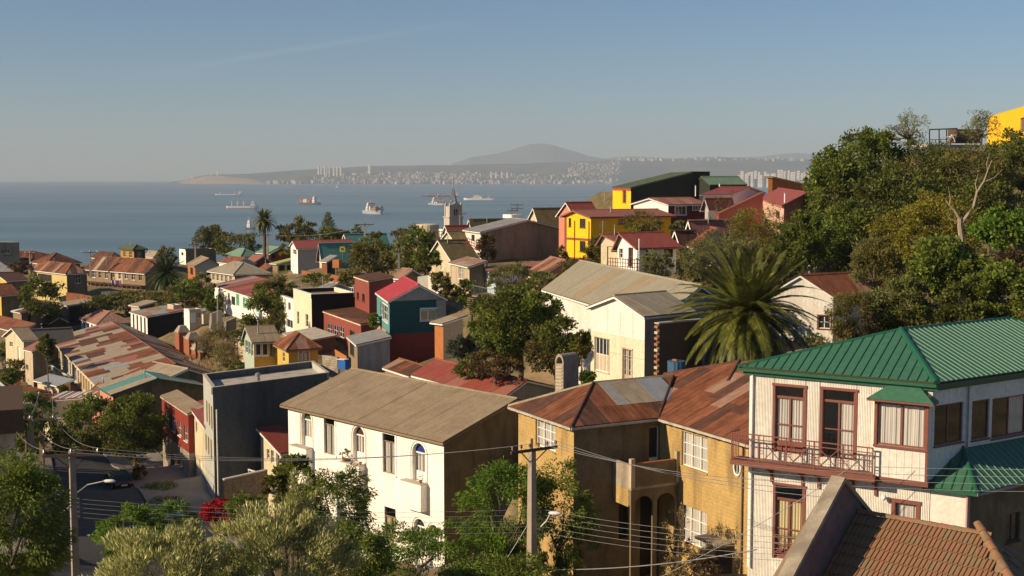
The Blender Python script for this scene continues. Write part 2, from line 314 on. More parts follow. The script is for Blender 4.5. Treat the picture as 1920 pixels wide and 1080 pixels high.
# ---------------------------------------------------------------- walls, windows, roofs
def win(par,A,t,n,u0,u1,z0,z1,st,rv=.14):
    fr=st.get('fr',WTRIM); tr=st.get('trim',None); tw=st.get('tw',.1); nx=st.get('nx',2); ny=st.get('ny',2); k=st.get('k','w'); bw=st.get('bw',.05)
    w_=MB(); B=lambda a,b,c,d,e,f,m:w_.box(A,t,n,a,b,c,d,e,f,m)
    d0,d1=-rv,-rv+.05
    if tr:
        w_.box(A,t,n,u0-tw,u0,z0,z1,.003,.04,tr); w_.box(A,t,n,u1,u1+tw,z0,z1,.003,.04,tr)
        w_.box(A,t,n,u0-tw-.03,u1+tw+.03,z1,z1+tw,.003,.06,tr)
        if not st.get('nosill'): w_.box(A,t,n,u0-tw-.03,u1+tw+.03,z0-tw*.8,z0,.003,.09,tr)
    elif st.get('sill',True): w_.box(A,t,n,u0-.05,u1+.05,z0-.07,z0,.003,.08,st.get('sm',fr))
    # frame with head, jambs, bars
    zt=z1
    if st.get('transom'): zt=z1-(z1-z0)*st['transom']
    w_.box(A,t,n,u0,u0+bw,z0,z1,d0,d1,fr); w_.box(A,t,n,u1-bw,u1,z0,z1,d0,d1,fr)
    w_.box(A,t,n,u0+bw,u1-bw,z1-bw,z1,d0,d1,fr); w_.box(A,t,n,u0+bw,u1-bw,z0,z0+bw,d0,d1,fr)
    for i in range(1,nx):
        u=u0+(u1-u0)*i/nx; w_.box(A,t,n,u-bw*.6,u+bw*.6,z0+bw,zt-bw,d0,d1-.005,fr)
    for j in range(1,ny):
        z=z0+(zt-z0)*j/ny; w_.box(A,t,n,u0+bw,u1-bw,z-bw*.35,z+bw*.35,d0,d1-.01,fr)
    if st.get('transom'): w_.box(A,t,n,u0+bw,u1-bw,zt-bw,zt+bw*.5,d0,d1+.01,fr)
    if k=='d' or st.get('panelh'):
        ph=st.get('panelh',.9); w_.box(A,t,n,u0+bw,u1-bw,z0+bw,z0+ph,d0+.005,d1-.02,st.get('dm',fr))
    wo=w_.build('door' if k=='d' else 'window',par,label=st.get('label'))
    p_=MB(); g=st.get('glass',GLASSD)
    P=lambda u,z,d:Vector((A.x+t.x*u+n.x*d,A.y+t.y*u+n.y*d,z))
    zb=z0+(st.get('panelh',0) if not k=='d' else st.get('panelh',.9)); gd=d0+.012
    if k=='solid': p_.box(A,t,n,u0+bw,u1-bw,z0+bw,z1-bw,d0,d0+.02,st.get('dm',WOOD)); p_.build('leaf_panel',wo)
    else:
        p_.face([P(u0+bw,zb,gd),P(u1-bw,zb,gd),P(u1-bw,z1-bw,gd),P(u0+bw,z1-bw,gd)],g); p_.build('pane',wo)
    if st.get('cur'):
        cu=MB(); cm=st['cur']; gap=st.get('gap',.25); halfs=[(u0+bw,(u0+u1)/2-(u1-u0)*gap*.12),((u0+u1)/2+(u1-u0)*gap*.12,u1-bw)] if gap else [(u0+bw,u1-bw)]
        for a,b in halfs:
            if st.get('side') and a==halfs[0][0]: continue
            m=12; 
            for i in range(m):
                ua=a+(b-a)*i/m; ub=a+(b-a)*(i+1)/m; da=d0-.05+.025*sin(i*2.1); db=d0-.05+.025*sin((i+1)*2.1)
                cu.face([P(ua,zb,da),P(ub,zb,db),P(ub,zt-bw,db),P(ua,zt-bw,da)],cm)
        cu.build('curtain',wo)
    return wo
def archwin(par,A,t,n,u0,u1,z0,z1,st,rv=.3):
    fr=st.get('fr',WTRIM); bw=.05; r=(u1-u0)/2; uc=(u0+u1)/2; zs=z1-r; w_=MB()
    P=lambda u,z,d:Vector((A.x+t.x*u+n.x*d,A.y+t.y*u+n.y*d,z)); d0,d1=-rv,-rv+.05
    w_.box(A,t,n,u0,u0+bw,z0,zs,d0,d1,fr); w_.box(A,t,n,u1-bw,u1,z0,zs,d0,d1,fr); w_.box(A,t,n,u0+bw,u1-bw,zs-.06,zs+.04,d0,d1+.01,fr)
    w_.box(A,t,n,uc-bw*.7,uc+bw*.7,z0,zs-.06,d0,d1,fr); w_.box(A,t,n,u0+bw,uc-bw*.7,z0,z0+.75,d0,d1-.02,fr); w_.box(A,t,n,uc+bw*.7,u1-bw,z0,z0+.75,d0,d1-.02,fr)
    for q in(.25,.75): u=u0+(u1-u0)*q; w_.box(A,t,n,u-.018,u+.018,z0+.75,zs-.06,d0,d1-.02,fr)
    k=12
    for i in range(k):
        a0=pi*i/k; a1=pi*(i+1)/k
        for (ra,rb,da,db,m) in ((r-bw,r,d1,d1,fr),):
            w_.face([P(uc+ra*cos(a0),zs+ra*sin(a0),da),P(uc+rb*cos(a0),zs+rb*sin(a0),db),P(uc+rb*cos(a1),zs+rb*sin(a1),db),P(uc+ra*cos(a1),zs+ra*sin(a1),da)],m)
        # raised moulding outside
        ra,rb=r+.12,r+.22
        q=[P(uc+ra*cos(a0),zs+ra*sin(a0),.05),P(uc+rb*cos(a0),zs+rb*sin(a0),.05),P(uc+rb*cos(a1),zs+rb*sin(a1),.05),P(uc+ra*cos(a1),zs+ra*sin(a1),.05)]
        w_.hexa(q,[p-n*.047 for p in q],st.get('wall',fr))
    w_.box(A,t,n,u0-.22,u0-.12,z0,zs,.003,.05,st.get('wall',fr)); w_.box(A,t,n,u1+.12,u1+.22,z0,zs,.003,.05,st.get('wall',fr))
    wo=w_.build('arched_window',par,label=st.get('label'))
    p_=MB(); p_.face([P(u0+bw,z0+.75,d0+.01),P(u1-bw,z0+.75,d0+.01),P(u1-bw,zs,d0+.01),P(u0+bw,zs,d0+.01)],GLASS); p_.build('pane',wo)
    f_=MB(); f_.face([P(uc+r*.97*cos(pi*i/k),zs+r*.97*sin(pi*i/k),d0+.012) for i in range(k+1)],st.get('fan',GLASSD)); f_.build('fanlight',wo)
    cu=MB(); m=14
    for i in range(m):
        ua=u0+(u1-u0)*i/m; ub=u0+(u1-u0)*(i+1)/m; da=d0-.08+.03*sin(i*2.3); db=d0-.08+.03*sin((i+1)*2.3)
        cu.face([P(ua,z0,da),P(ub,z0,db),P(ub,zs,db),P(ua,zs,da)],CURT)
    cu.build('curtain',wo); return wo
def wallmesh(mb,A,B,z0,z1,mat,ops=(),rv=.14,archs=(),back=True,zsp=None):
    """wall A->B, ops list of (u0,u1,z0,z1); outward normal to the right of travel"""
    d=(B-A); d.z=0; Lw=d.length; t=d.normalized(); n=Vector((t.y,-t.x,0))
    P=lambda u,z,dd=0:Vector((A.x+t.x*u+n.x*dd,A.y+t.y*u+n.y*dd,z))
    allops=list(ops)+[(a[0],a[1],a[2],a[3]) for a in archs]
    segs=mat if isinstance(mat,list) else [(1.01,mat)]; mat=segs[0][1]
    us=sorted({0,Lw}|{f*Lw for f,_ in segs if f<1}|{min(max(v,0),Lw) for o in allops for v in o[:2]}); zs=sorted({z0,z1}|({zsp[0]} if zsp and z0<zsp[0]<z1 else set())|{min(max(v,z0),z1) for o in allops for v in o[2:4]})
    for i in range(len(us)-1):
        for j in range(len(zs)-1):
            uc=(us[i]+us[i+1])/2; zc=(zs[j]+zs[j+1])/2
            if any(o[0]<uc<o[1] and o[2]<zc<o[3] for o in allops): continue
            mm=zsp[1] if zsp and zc<zsp[0] else next(m for f,m in segs if uc<f*Lw+1e-6)
            mb.face([P(us[i],zs[j]),P(us[i+1],zs[j]),P(us[i+1],zs[j+1]),P(us[i],zs[j+1])],mm)
    for (a,b,c,e) in ops:
        mb.face([P(a,c),P(b,c),P(b,c,-rv),P(a,c,-rv)],mat); mb.face([P(a,e,-rv),P(b,e,-rv),P(b,e),P(a,e)],mat)
        mb.face([P(a,c,-rv),P(a,e,-rv),P(a,e),P(a,c)],mat); mb.face([P(b,c),P(b,e),P(b,e,-rv),P(b,c,-rv)],mat)
    for (a,b,c,e) in archs:
        r=(b-a)/2; uc=(a+b)/2; zs_=e-r; k=8
        mb.face([P(a,c),P(b,c),P(b,c,-rv*2),P(a,c,-rv*2)],mat)
        mb.face([P(a,c,-rv*2),P(a,zs_,-rv*2),P(a,zs_),P(a,c)],mat); mb.face([P(b,c),P(b,zs_),P(b,zs_,-rv*2),P(b,c,-rv*2)],mat)
        arc=[(uc-r*cos(pi*i/(2*k)),zs_+r*sin(pi*i/(2*k))) for i in range(2*k+1)]
        for i in range(2*k):
            (ua,za),(ub,zb)=arc[i],arc[i+1]
            mb.face([P(ua,za),P(ub,zb),P(ub,e),P(ua,e)],mat)
            mb.face([P(ua,za,-rv*2),P(ub,zb,-rv*2),P(ub,zb),P(ua,za)],mat)
    return t,n,P
def clip(poly,a,b,c,lim):
    """keep points with a*u+b*v<=lim ; poly 2D"""
    out=[]
    for i in range(len(poly)):
        p=poly[i]; q=poly[(i+1)%len(poly)]; fp=a*p[0]+b*p[1]-lim; fq=a*q[0]+b*q[1]-lim
        if fp<=0: out.append(p)
        if fp*fq<0: s=fp/(fp-fq); out.append((p[0]+s*(q[0]-p[0]),p[1]+s*(q[1]-p[1])))
    return out
def slope(par,poly,mats,cw=0,rh=0,th=.06,sep=True,under=None,name='roof',weights=None,gap=.012,jit=.02,label=None,seedd=None):
    """roof slope from polygon (first edge = eave, ccw from above). with cw: laid sheets"""
    mats=mats if isinstance(mats,(list,tuple)) else [mats]
    r=random.Random(seedd if seedd is not None else rng.random())
    n=Vector()
    for i in range(len(poly)): n+=(poly[i]-poly[0]).cross(poly[(i+1)%len(poly)]-poly[0])
    if n.z<0: poly=[poly[1],poly[0]]+list(poly[:1:-1]); n=-n
    n.normalize(); b=MB(); b.prism(poly,th,mats[0],under or WOOD); ro=b.build(name,par,label=label)
    if cw:
        o=poly[0]; u=(poly[1]-poly[0]).normalized(); v=n.cross(u)
        P2=[((p-o).dot(u),(p-o).dot(v)) for p in poly]
        umin=min(p[0] for p in P2); umax=max(p[0] for p in P2); vmax=max(p[1] for p in P2)
        nc=max(1,round((umax-umin)/cw)); nr_=max(1,round(vmax/rh)) if rh else 1
        joined=MB()
        for i in range(nc):
            a=umin+(umax-umin)*i/nc+gap; c=umin+(umax-umin)*(i+1)/nc-gap
            rows=[0]+sorted(vmax*(j+r.uniform(-.25,.25))/nr_ for j in range(1,nr_))+[vmax]
            for j in range(len(rows)-1):
                q=[(a,rows[j]-.0),(c,rows[j]),(c,rows[j+1]-gap),(a,rows[j+1]-gap)]
                for e in range(len(P2)):
                    p0,p1=P2[e],P2[(e+1)%len(P2)]; nx,ny=(p1[1]-p0[1]),-(p1[0]-p0[0]); q=clip(q,nx,ny,0,nx*p0[0]+ny*p0[1]) if q else q
                    if len(q)<3: q=[];break
                if not q: continue
                ar=abs(sum(q[k][0]*q[(k+1)%len(q)][1]-q[(k+1)%len(q)][0]*q[k][1] for k in range(len(q)))/2)
                if ar<.08: continue
                hh=.015+r.random()*jit
                pts=[o+u*x+v*y+n*(hh+.01) for x,y in q]
                mt=r.choices(mats,weights)[0] if weights else r.choice(mats)
                if sep: s=MB(); s.prism(pts,.012+hh*.5,mt); s.build('roof_sheet',ro)
                else: joined.prism(pts,.012+hh*.5,mt)
        if not sep and joined.v: jo=joined.build('roof_sheets',ro); jo['kind']='stuff'
    return ro
def cap(par,a,b,w,m,name='ridge_cap',h=.06):
    mb=MB(); d=(b-a); hd=Vector((d.x,d.y,0)).normalized(); s=Vector((hd.y,-hd.x,0))*w; up=Vector((0,0,h))
    q0=[a-s-up*1.2,a+s-up*1.2,a+s*.3+up,a-s*.3+up]; q1=[b-s-up*1.2,b+s-up*1.2,b+s*.3+up,b-s*.3+up]
    mb.hexa(q0,q1,m); return mb.build(name,par)
def beam(mb,a,b,w,h,m):
    a=Vector(a);b=Vector(b); d=(b-a).normalized(); up=Vector((0,0,1)) if abs(d.z)<.95 else Vector((0,1,0)); s=d.cross(up).normalized(); up=s.cross(d)
    f=lambda p:[p-s*w/2-up*h/2,p+s*w/2-up*h/2,p+s*w/2+up*h/2,p-s*w/2+up*h/2]
    mb.hexa(f(a),f(b),m)
W0=dict(fr=WTRIM,nx=2,ny=2)
def house(name,label,N,D,L,R,base,wl=WHITE,wr=None,roof='gableL',rise=1.5,rm=RUST,oh=.35,lo=(),ro=(),st=None,trim=WTRIM,cw=0,rh=0,sep=True,weights=None,cat='house',hl=-42,hr=48,rf=.5,group=None,gm=None,dep=3.0,fl=True,capm=None,th=.06,under=None,rv=.14,hz=None,wb=None,ridge=None,split=None,wl2=None,wr2=None):
    """N,(px,py) near eave corner at distance D; L/R: px (with heading hl/hr) or (px,py) on the eave level; base: photo row of the foot of the near corner or ('h',m)"""
    wr=wr or (wl if not isinstance(wl,list) else wl[0][1]); st=st or W0; gm=gm or wr
    D=adj(N[0],N[1],D); Np=at0(N[0],N[1],D); ze=Np.z
    Lp=None if isinstance(L,tuple) and L[0]=='m' else (onz(L[0],L[1],ze) if isinstance(L,tuple) else along(Np,hl,L))
    if isinstance(L,tuple) and L[0]=='m': Lp=Np+H(L[1])*L[2]
    if R is None: Rp=None
    elif isinstance(R,tuple) and R[0]=='m': Rp=Np+H(R[1])*R[2]
    else: Rp=onz(R[0],R[1],ze) if isinstance(R,tuple) else along(Np,hr,R)
    if ridge:
        if roof=='gableL':
            h_=hr if Rp is None or not isinstance(R,tuple) else math.degrees(math.atan2((Rp-Np).x,(Rp-Np).y))
            Pr=along(Np,h_,ridge[0]); w_=(Pr-Np).length; rise=at0(ridge[0],ridge[1],Pr.y).z-ze
            if Rp is None: Rp=Np+(Pr-Np)/rf
            else: rf=min(.85,max(.15,w_/(Rp-Np).length))
        else:
            h_=hl if not isinstance(L,tuple) else math.degrees(math.atan2((Lp-Np).x,(Lp-Np).y))
            Pr=along(Np,h_,ridge[0]); w_=(Pr-Np).length; rise=at0(ridge[0],ridge[1],Pr.y).z-ze
            rf=min(.85,max(.15,w_/(Lp-Np).length))
        rise=max(.15,rise)
    Bp=Lp+Rp-Np
    zb=ze-base[1] if isinstance(base,tuple) else at0(N[0],base,D).z
    par=thing(name,label,cat,Vector((Np.x,Np.y,zb)),group)
    for p in(Np,Lp,Rp,Bp): 
        GPTS.append((p.x,p.y,zb))
    z0=zb-dep; dirL=(Lp-Np).normalized(); dirR=(Rp-Np).normalized(); LL=(Lp-Np).length; RR=(Rp-Np).length
    info=dict(par=par,N=Np,L=Lp,R=Rp,B=Bp,ze=ze,zb=zb,dirL=dirL,dirR=dirR,LL=LL,RR=RR)
    # walls
    wallsof=[('wall',Lp,Np,wl,lo),('wall',Np,Rp,wr,ro),('wall',Rp,Bp,wb or (wl if not isinstance(wl,list) else wl[0][1]),()),('wall',Bp,Lp,wb or wr,())]
    pend=[]
    for k,(nm,A,B,mt,ops) in enumerate(wallsof):
        mb=MB(); t=(B-A).normalized(); n=Vector((t.y,-t.x,0)); oo=[];aa=[]
        for op in ops:
            x0,y0,x1,y1=op[:4]; s=op[4] if len(op)>4 else st
            ym=(y0+y1)/2; xm=(x0+x1)/2
            u0=(onwall(x0,ym,A,t)-A).dot(t); u1=(onwall(x1,ym,A,t)-A).dot(t); zt=onwall(xm,y0,A,t).z; zz=onwall(xm,y1,A,t).z
            LW=(B-A).length
            u0=max(u0,.08); u1=min(u1,LW-.08); zt=min(zt,ze-.05)
            if u1-u0<.15 or zt-zz<.15: continue
            (aa if s.get('k')=='arch' else oo).append((u0,u1,zz,zt)); pend.append((A,t,n,u0,u1,zz,zt,s))
        wallmesh(mb,A,B,z0,ze,mt,oo,rv=rv,archs=aa,zsp=((at0(N[0],split,D).z,(wl2 if k in(0,2) else wr2) or (mt if not isinstance(mt,list) else mt[0][1])) if split else None))
        if isinstance(mt,list): mt=mt[0][1]
        # gable top
        if roof=='gableL' and k in(1,3):
            ap=A+(B-A)*(rf if k==1 else 1-rf); ap=Vector((ap.x,ap.y,ze+rise)); mb.face([Vector((A.x,A.y,ze)),Vector((B.x,B.y,ze)),ap],gm)
        if roof=='gableR' and k in(0,2):
            ap=A+(B-A)*((1-rf) if k==0 else rf); ap=Vector((ap.x,ap.y,ze+rise)); mb.face([Vector((A.x,A.y,ze)),Vector((B.x,B.y,ze)),ap],gm if k==0 and gm is not wr else mt)
        if roof=='shed':
            hzz=hz; hh={0:(hzz[1],hzz[0]),1:(hzz[0],hzz[2]),2:(hzz[2],hzz[3]),3:(hzz[3],hzz[1])}[k]   # hz = (N,L,R,B)
            if max(hh)>0:
                q=[Vector((A.x,A.y,ze)),Vector((B.x,B.y,ze))]
                if hh[1]>0: q.append(Vector((B.x,B.y,ze+hh[1])))
                if hh[0]>0: q.append(Vector((A.x,A.y,ze+hh[0])))
                mb.face(q,mt)
        mb.build('wall',par)
    for (A,t,n,u0,u1,zz,zt,s) in pend:
        if s.get('k')=='arch': archwin(par,A,t,n,u0,u1,zz,zt,s,rv*2)
        elif s.get('k')=='void':
            v=MB(); v.box(A,t,n,u0,u1,zz,zt,-rv-.02,-rv-.01,DARKIN); v.build('opening',par)
        else: win(par,A,t,n,u0,u1,zz,zt,s,rv)
    # roof
    e=oh; V=lambda a,b,h=0: Np+dirL*a+dirR*b+Vector((0,0,h))
    kw=dict(cw=cw,rh=rh,sep=sep,weights=weights,th=th,under=under)
    rms=rm if isinstance(rm,(list,tuple)) else [rm]
    lift=Vector((0,0,th+.01))
    if roof=='gableL':
        w1=RR*rf; w2=RR-w1; s1=rise/w1; s2=rise/w2
        r0=V(-e,w1,rise)+lift; r1=V(LL+e,w1,rise)+lift
        f0=V(-e,-e,-s1*e)+lift; f1=V(LL+e,-e,-s1*e)+lift; g0=V(-e,RR+e,-s2*e)+lift; g1=V(LL+e,RR+e,-s2*e)+lift
        slope(par,[f1,f0,r0,r1],rms,**kw); slope(par,[g0,g1,r1,r0],rms,**kw)
        cap(par,r0+Vector((0,0,.04)),r1+Vector((0,0,.04)),.14,capm or rms[0])
        edges=[(f0,f1),(g0,g1)]; verge=[(f0,r0),(g0,r0),(f1,r1),(g1,r1)]
    elif roof=='gableR':
        w1=LL*rf; w2=LL-w1; s1=rise/w1; s2=rise/w2
        r0=V(w1,-e,rise)+lift; r1=V(w1,RR+e,rise)+lift
        f0=V(-e,-e,-s1*e)+lift; f1=V(-e,RR+e,-s1*e)+lift; g0=V(LL+e,-e,-s2*e)+lift; g1=V(LL+e,RR+e,-s2*e)+lift
        slope(par,[f0,f1,r1,r0],rms,**kw); slope(par,[g1,g0,r0,r1],rms,**kw)
        cap(par,r0+Vector((0,0,.04)),r1+Vector((0,0,.04)),.14,capm or rms[0])
        edges=[(f0,f1),(g0,g1)]; verge=[(f0,r0),(g0,r0),(f1,r1),(g1,r1)]
    elif roof=='hip':
        m=min(LL,RR)/2; a=m+e; 
        c00=V(-e,-e)+lift; cL=V(LL+e,-e)+lift; cR=V(-e,RR+e)+lift; cB=V(LL+e,RR+e)+lift
        if LL>=RR: r0=V(m,RR/2,rise)+lift; r1=V(max(LL-m,m+.05),RR/2,rise)+lift; S=[[cL,c00,r0,r1],[c00,cR,r0],[cR,cB,r1,r0],[cB,cL,r1]]
        else: r0=V(LL/2,m,rise)+lift; r1=V(LL/2,RR-m,rise)+lift; S=[[cL,c00,r0],[c00,cR,r1,r0],[cR,cB,r1],[cB,cL,r0,r1]]
        for q in S: slope(par,q,rms,**kw)
        up=Vector((0,0,.04))
        cap(par,r0+up,r1+up,.13,capm or rms[0])
        for (p,q) in ((c00,r0),(cL,r0 if LL<RR else r1),(cR,r1 if LL<RR else r0),(cB,r1)): cap(par,p+up,q+up,.11,capm or rms[0],'hip_cap')
        edges=[(cL,c00),(c00,cR),(cR,cB),(cB,cL)]; verge=[]
    elif roof=='shed':
        hN,hL,hR,hB=hz
        gl=(hL-hN)/LL; gr=(hR-hN)/RR
        f=lambda a,b:V(a,b,hN+gl*a+gr*b)+lift
        q=[f(-e,-e),f(-e,RR+e),f(LL+e,RR+e),f(LL+e,-e)]
        if hN>=hR and hL<=hR : q=[q[3],q[0],q[1],q[2]]
        slope(par,q,rms,**kw); edges=[]; verge=[(q[i],q[(i+1)%4]) for i in range(4)]
    elif roof=='flat':
        pm=MB(); ph=rise; tk=.22
        for (A,B) in ((Lp,Np),(Np,Rp),(Rp,Bp),(Bp,Lp)):
            t=(B-A).normalized(); n=Vector((t.y,-t.x,0)); ln=(B-A).length; pm.box(A,t,n,(-.0),ln-tk,ze,ze+ph,-tk,.004,wr if (A is Np or A is Bp) else wl); 
            pm.box(A,t,n,-.03,ln-tk-.01,ze+ph,ze+ph+.05,-tk-.02,.04,trim)
        pm.build('parapet',par); s=MB(); s.face([Vector((p.x,p.y,ze+.02)) for p in(Lp,Np,Rp,Bp)],rms[0]); s.build('roof',par)
        edges=[];verge=[]
    if fl and (edges or verge):
        fb=MB()
        for a,b in edges: beam(fb,a-Vector((0,0,th+.07)),b-Vector((0,0,th+.07)),.05,.14,trim)
        for a,b in verge: beam(fb,a-Vector((0,0,th+.06)),b-Vector((0,0,th+.06)),.04,.13,trim)
        fb.build('fascia',par)
    rr_=random.Random(int(N[0]*13+N[1]*7))
    if roof in('gableL','gableR','hip') and rr_.random()<.5 and cat in('house','tenement') and D>100:
        q=Np+dirL*LL*rr_.uniform(.25,.75)+dirR*RR*rr_.uniform(.2,.45); fm=MB(); fm.tube([Vector((q.x,q.y,ze)),Vector((q.x,q.y,ze+rise*.8+rr_.uniform(.5,1.0)))],.07,METAL,6); fm.lathe(Vector((q.x,q.y,ze+rise*.8+1.0)),[(.13,0),(.04,.12)],METAL,8); fm.build('flue',par)
    return info
# ---------------------------------------------------------------- vegetation
def quadmesh(name,verts,mats,parent=None,org=None,mi=None):
    if parent is not None: org=ORG[parent.name]
    verts=verts-np.array(org)[None,None,:]; n=len(verts)
    me=bpy.data.meshes.new(name); me.vertices.add(n*4); me.vertices.foreach_set('co',verts.reshape(-1))
    me.loops.add(n*4); me.loops.foreach_set('vertex_index',np.arange(n*4,dtype=np.int32))
    me.polygons.add(n); me.polygons.foreach_set('loop_start',np.arange(n,dtype=np.int32)*4)
    try: me.polygons.foreach_set('loop_total',np.full(n,4,dtype=np.int32))
    except Exception: pass
    for m in mats: me.materials.append(m)
    if mi is not None: me.polygons.foreach_set('material_index',mi)
    me.update(calc_edges=True); me.validate()
    o=bpy.data.objects.new(name,me); COL.objects.link(o)
    if parent is not None: o.parent=parent
    else: o.location=org
    ORG[o.name]=Vector(org); return o
def unit(a): return a/np.maximum(np.linalg.norm(a,axis=-1,keepdims=True),1e-9)
def leafquads(c,axis,size,aspect,rs,flat=0.0):
    n=len(c); ax=unit(axis); rv=unit(rs.randn(n,3)+np.array([0,0,flat])); side=unit(np.cross(ax,rv)); s=(size*(0.6+0.8*rs.rand(n)))[:,None]
    a=ax*s; b=side*s*aspect*.5
    return np.stack([c,c+a*.45+b,c+a,c+a*.45-b],axis=1)
def crownpts(C,R,n,clumps,rs,shell=.62,cr=.26,vmin=-1.0):
    d=unit(rs.randn(clumps*2,3)); d=d[d[:,2]>vmin][:clumps]; k=len(d)
    rad=(shell+(1-shell)*rs.rand(k))[:,None]*(0.82+0.25*rs.rand(k))[:,None]
    cc=d*rad; clr=cr*(0.6+0.8*rs.rand(k))
    idx=rs.randint(0,k,n); dd=unit(rs.randn(n,3)); rr=(rs.rand(n)**.45)[:,None]
    off=dd*rr*clr[idx][:,None]; off[:,2]*=.75
    p=(cc[idx]+off)*np.array(R)[None,:]+np.array(C)[None,:]
    out=unit(off+cc[idx]*.35+0.0)
    return p,out,cc*np.array(R)[None,:]+np.array(C)[None,:]
LM=dict(
 dark=leafmat('dark_green_leaves',(.070,.090,.015),(.175,.19,.036)),
 green=leafmat('mid_green_leaves',(.080,.125,.016),(.21,.25,.038)),
 bright=leafmat('fresh_green_leaves',(.075,.15,.015),(.20,.29,.035)),
 olive=leafmat('olive_green_leaves',(.11,.105,.024),(.23,.20,.05)),
 yell=leafmat('yellow_green_leaves',(.075,.085,.012),(.17,.14,.02),(.26,.18,.02)),
 moss=leafmat('golden_green_leaves',(.15,.14,.016),(.30,.26,.03)),
 silver=leafmat('silvery_olive_leaves',(.19,.21,.06),(.50,.48,.19),(.85,.78,.45),trans=.2,rough=.4),
 grey=leafmat('grey_green_leaves',(.13,.14,.04),(.27,.26,.09)),
 brown=leafmat('brownish_leaves',(.075,.05,.02),(.15,.10,.045)),
 dry=leafmat('dry_grass_blades',(.16,.11,.045),(.34,.25,.12)),
 red=leafmat('crimson_bougainvillea',(.22,.004,.008),(.5,.012,.015),(.55,.02,.06)),
 palm=leafmat('palm_leaflets',(.075,.10,.018),(.21,.21,.04),(.42,.36,.11),trans=.2,rough=.38),
 palmd=leafmat('dark_palm_leaflets',(.022,.038,.010),(.055,.08,.02),trans=.15,rough=.4),
 palmb=leafmat('dry_palm_leaflets',(.16,.075,.02),(.28,.15,.05),trans=.15),
 blue=leafmat('blue_flowering_leaves',(.04,.06,.03),(.10,.12,.07),(.16,.17,.2)))
def tree(label,px,py,D,wpx,hpx,n,mat,size=.25,asp=.5,clumps=60,mode='r',base=None,cat='tree',name='tree',dr=1.0,cr=.24,shell=.6,trunk=True,bark=None,group=None,limbs=7,tr=None,seed=None,mat2=None,m2f=.0,vmin=-1.0,trunkh=None,up=.0):
    rs=np.random.RandomState(seed if seed is not None else int(px*7+py*3)); D=adj(px,py,D); C=at0(px,py,D); s=D/F
    R=(wpx*s/2,wpx*s/2*dr,hpx*s/2)
    bz=at0(px,base,D).z if base else gz(C.x,C.y)
    if bz>C.z-R[2]*.3: bz=C.z-R[2]
    par=thing(name,label,cat,Vector((C.x,C.y,bz)),group)
    p,out,cc=crownpts(C,R,n,clumps,rs,shell,cr,vmin)
    if mode=='r': ax=unit(rs.randn(n,3)+out*.8)
    elif mode=='up': ax=unit(out*.9+np.array([0,0,.9])+rs.randn(n,3)*.45)
    elif mode=='droop': ax=unit(out*1.0+np.array([0,0,-.6])+rs.randn(n,3)*.4)
    else: ax=unit(out+rs.randn(n,3)*.5)
    q=leafquads(p,ax,size,asp,rs,flat=.5); mats=[LM[mat]]; mi=None
    if mat2:
        mats.append(LM[mat2]); mi=((np.sin(p[:,0]*1.3/R[0]*2.)+np.sin(p[:,2]*2.1/R[2]+1)+rs.randn(n)*.7)>(1-m2f)*2-.6).astype(np.int32)
    quadmesh('crown' if cat=='tree' else 'foliage',q,mats,par,mi=mi)
    if trunk:
        t=MB(); b0=Vector((C.x,C.y,bz-.3)); r0=tr or max(.07,R[0]*.06); bk=bark or BARK
        fork=Vector((C.x+rs.randn()*.03*R[0],C.y,C.z-R[2]*.55)) if fork_ok(bz,C,R) else Vector((C.x,C.y,C.z-R[2]*.2))
        mid=(b0+fork)/2+Vector((rs.randn()*.05*R[0],rs.randn()*.05*R[0],0)); t.tube([b0,mid,fork],[r0*1.25,r0,r0*.85],bk,7); t.build('trunk',par)
        lm=MB(); sel=rs.permutation(len(cc))[:limbs]
        for i in sel:
            e=Vector(cc[i]); m=(fork+e)/2+Vector((0,0,-.06*R[2]))+Vector(rs.randn(3)*.06*R[0]); lm.tube([fork,m,e],[r0*.6,r0*.35,r0*.1],bk,5)
        lm.build('branches',par)
    return par
def fork_ok(bz,C,R): return bz<C.z-R[2]*.6
def frond_mesh(L,droop,rs,mat,k=34,ll=.55,wd=.045,name='frond',lift=.0):
    pts=[]; 
    for i in range(k+1):
        s=i/k; x=L*(s-.18*s*s*droop*.6); z=L*(lift*s-droop*.42*s*s-.12*droop*s**4); pts.append(Vector((x,0,z)))
    V=[]
    for i in range(2,k+1):
        s=i/k; d=(pts[i]-pts[i-1]).normalized(); up=Vector((-d.z,0,d.x))
        l=ll*(.35+.65*math.sin(pi*min(1,.12+.88*s))**.6)*(1 if s<.9 else .8)
        for sd_ in(-1,1):
            for q in (0,.5):
                ax=(d*(.55+.5*s)+Vector((0,sd_,0))*(1-.35*s)+up*(.10+.04*rs.randn())+Vector(rs.randn(3)*.03)-Vector((0,0,.22))).normalized()
                c=pts[i-1].lerp(pts[i],q); side=d*wd
                V.append([c-side*.5,c+ax*l*.5-side*.55,c+ax*l+Vector((0,0,-.06*l)),c+ax*l*.5+side*.55])
    r=0.04*L/4.5
    for i in range(k):
        a,b=pts[i],pts[i+1]; w=r*(1-i/k*.85)
        for (o1,o2) in ((Vector((0,-w,0)),Vector((0,0,w*.9))),(Vector((0,0,w*.9)),Vector((0,w,0))),(Vector((0,w,0)),Vector((0,-w,0)))):
            V.append([a+o1,b+o1,b+o2,a+o2])
    arr=np.array([[tuple(p) for p in q] for q in V])
    o=quadmesh(name,arr,[mat],None,org=(0,0,0)); me=o.data; bpy.data.objects.remove(o); return me
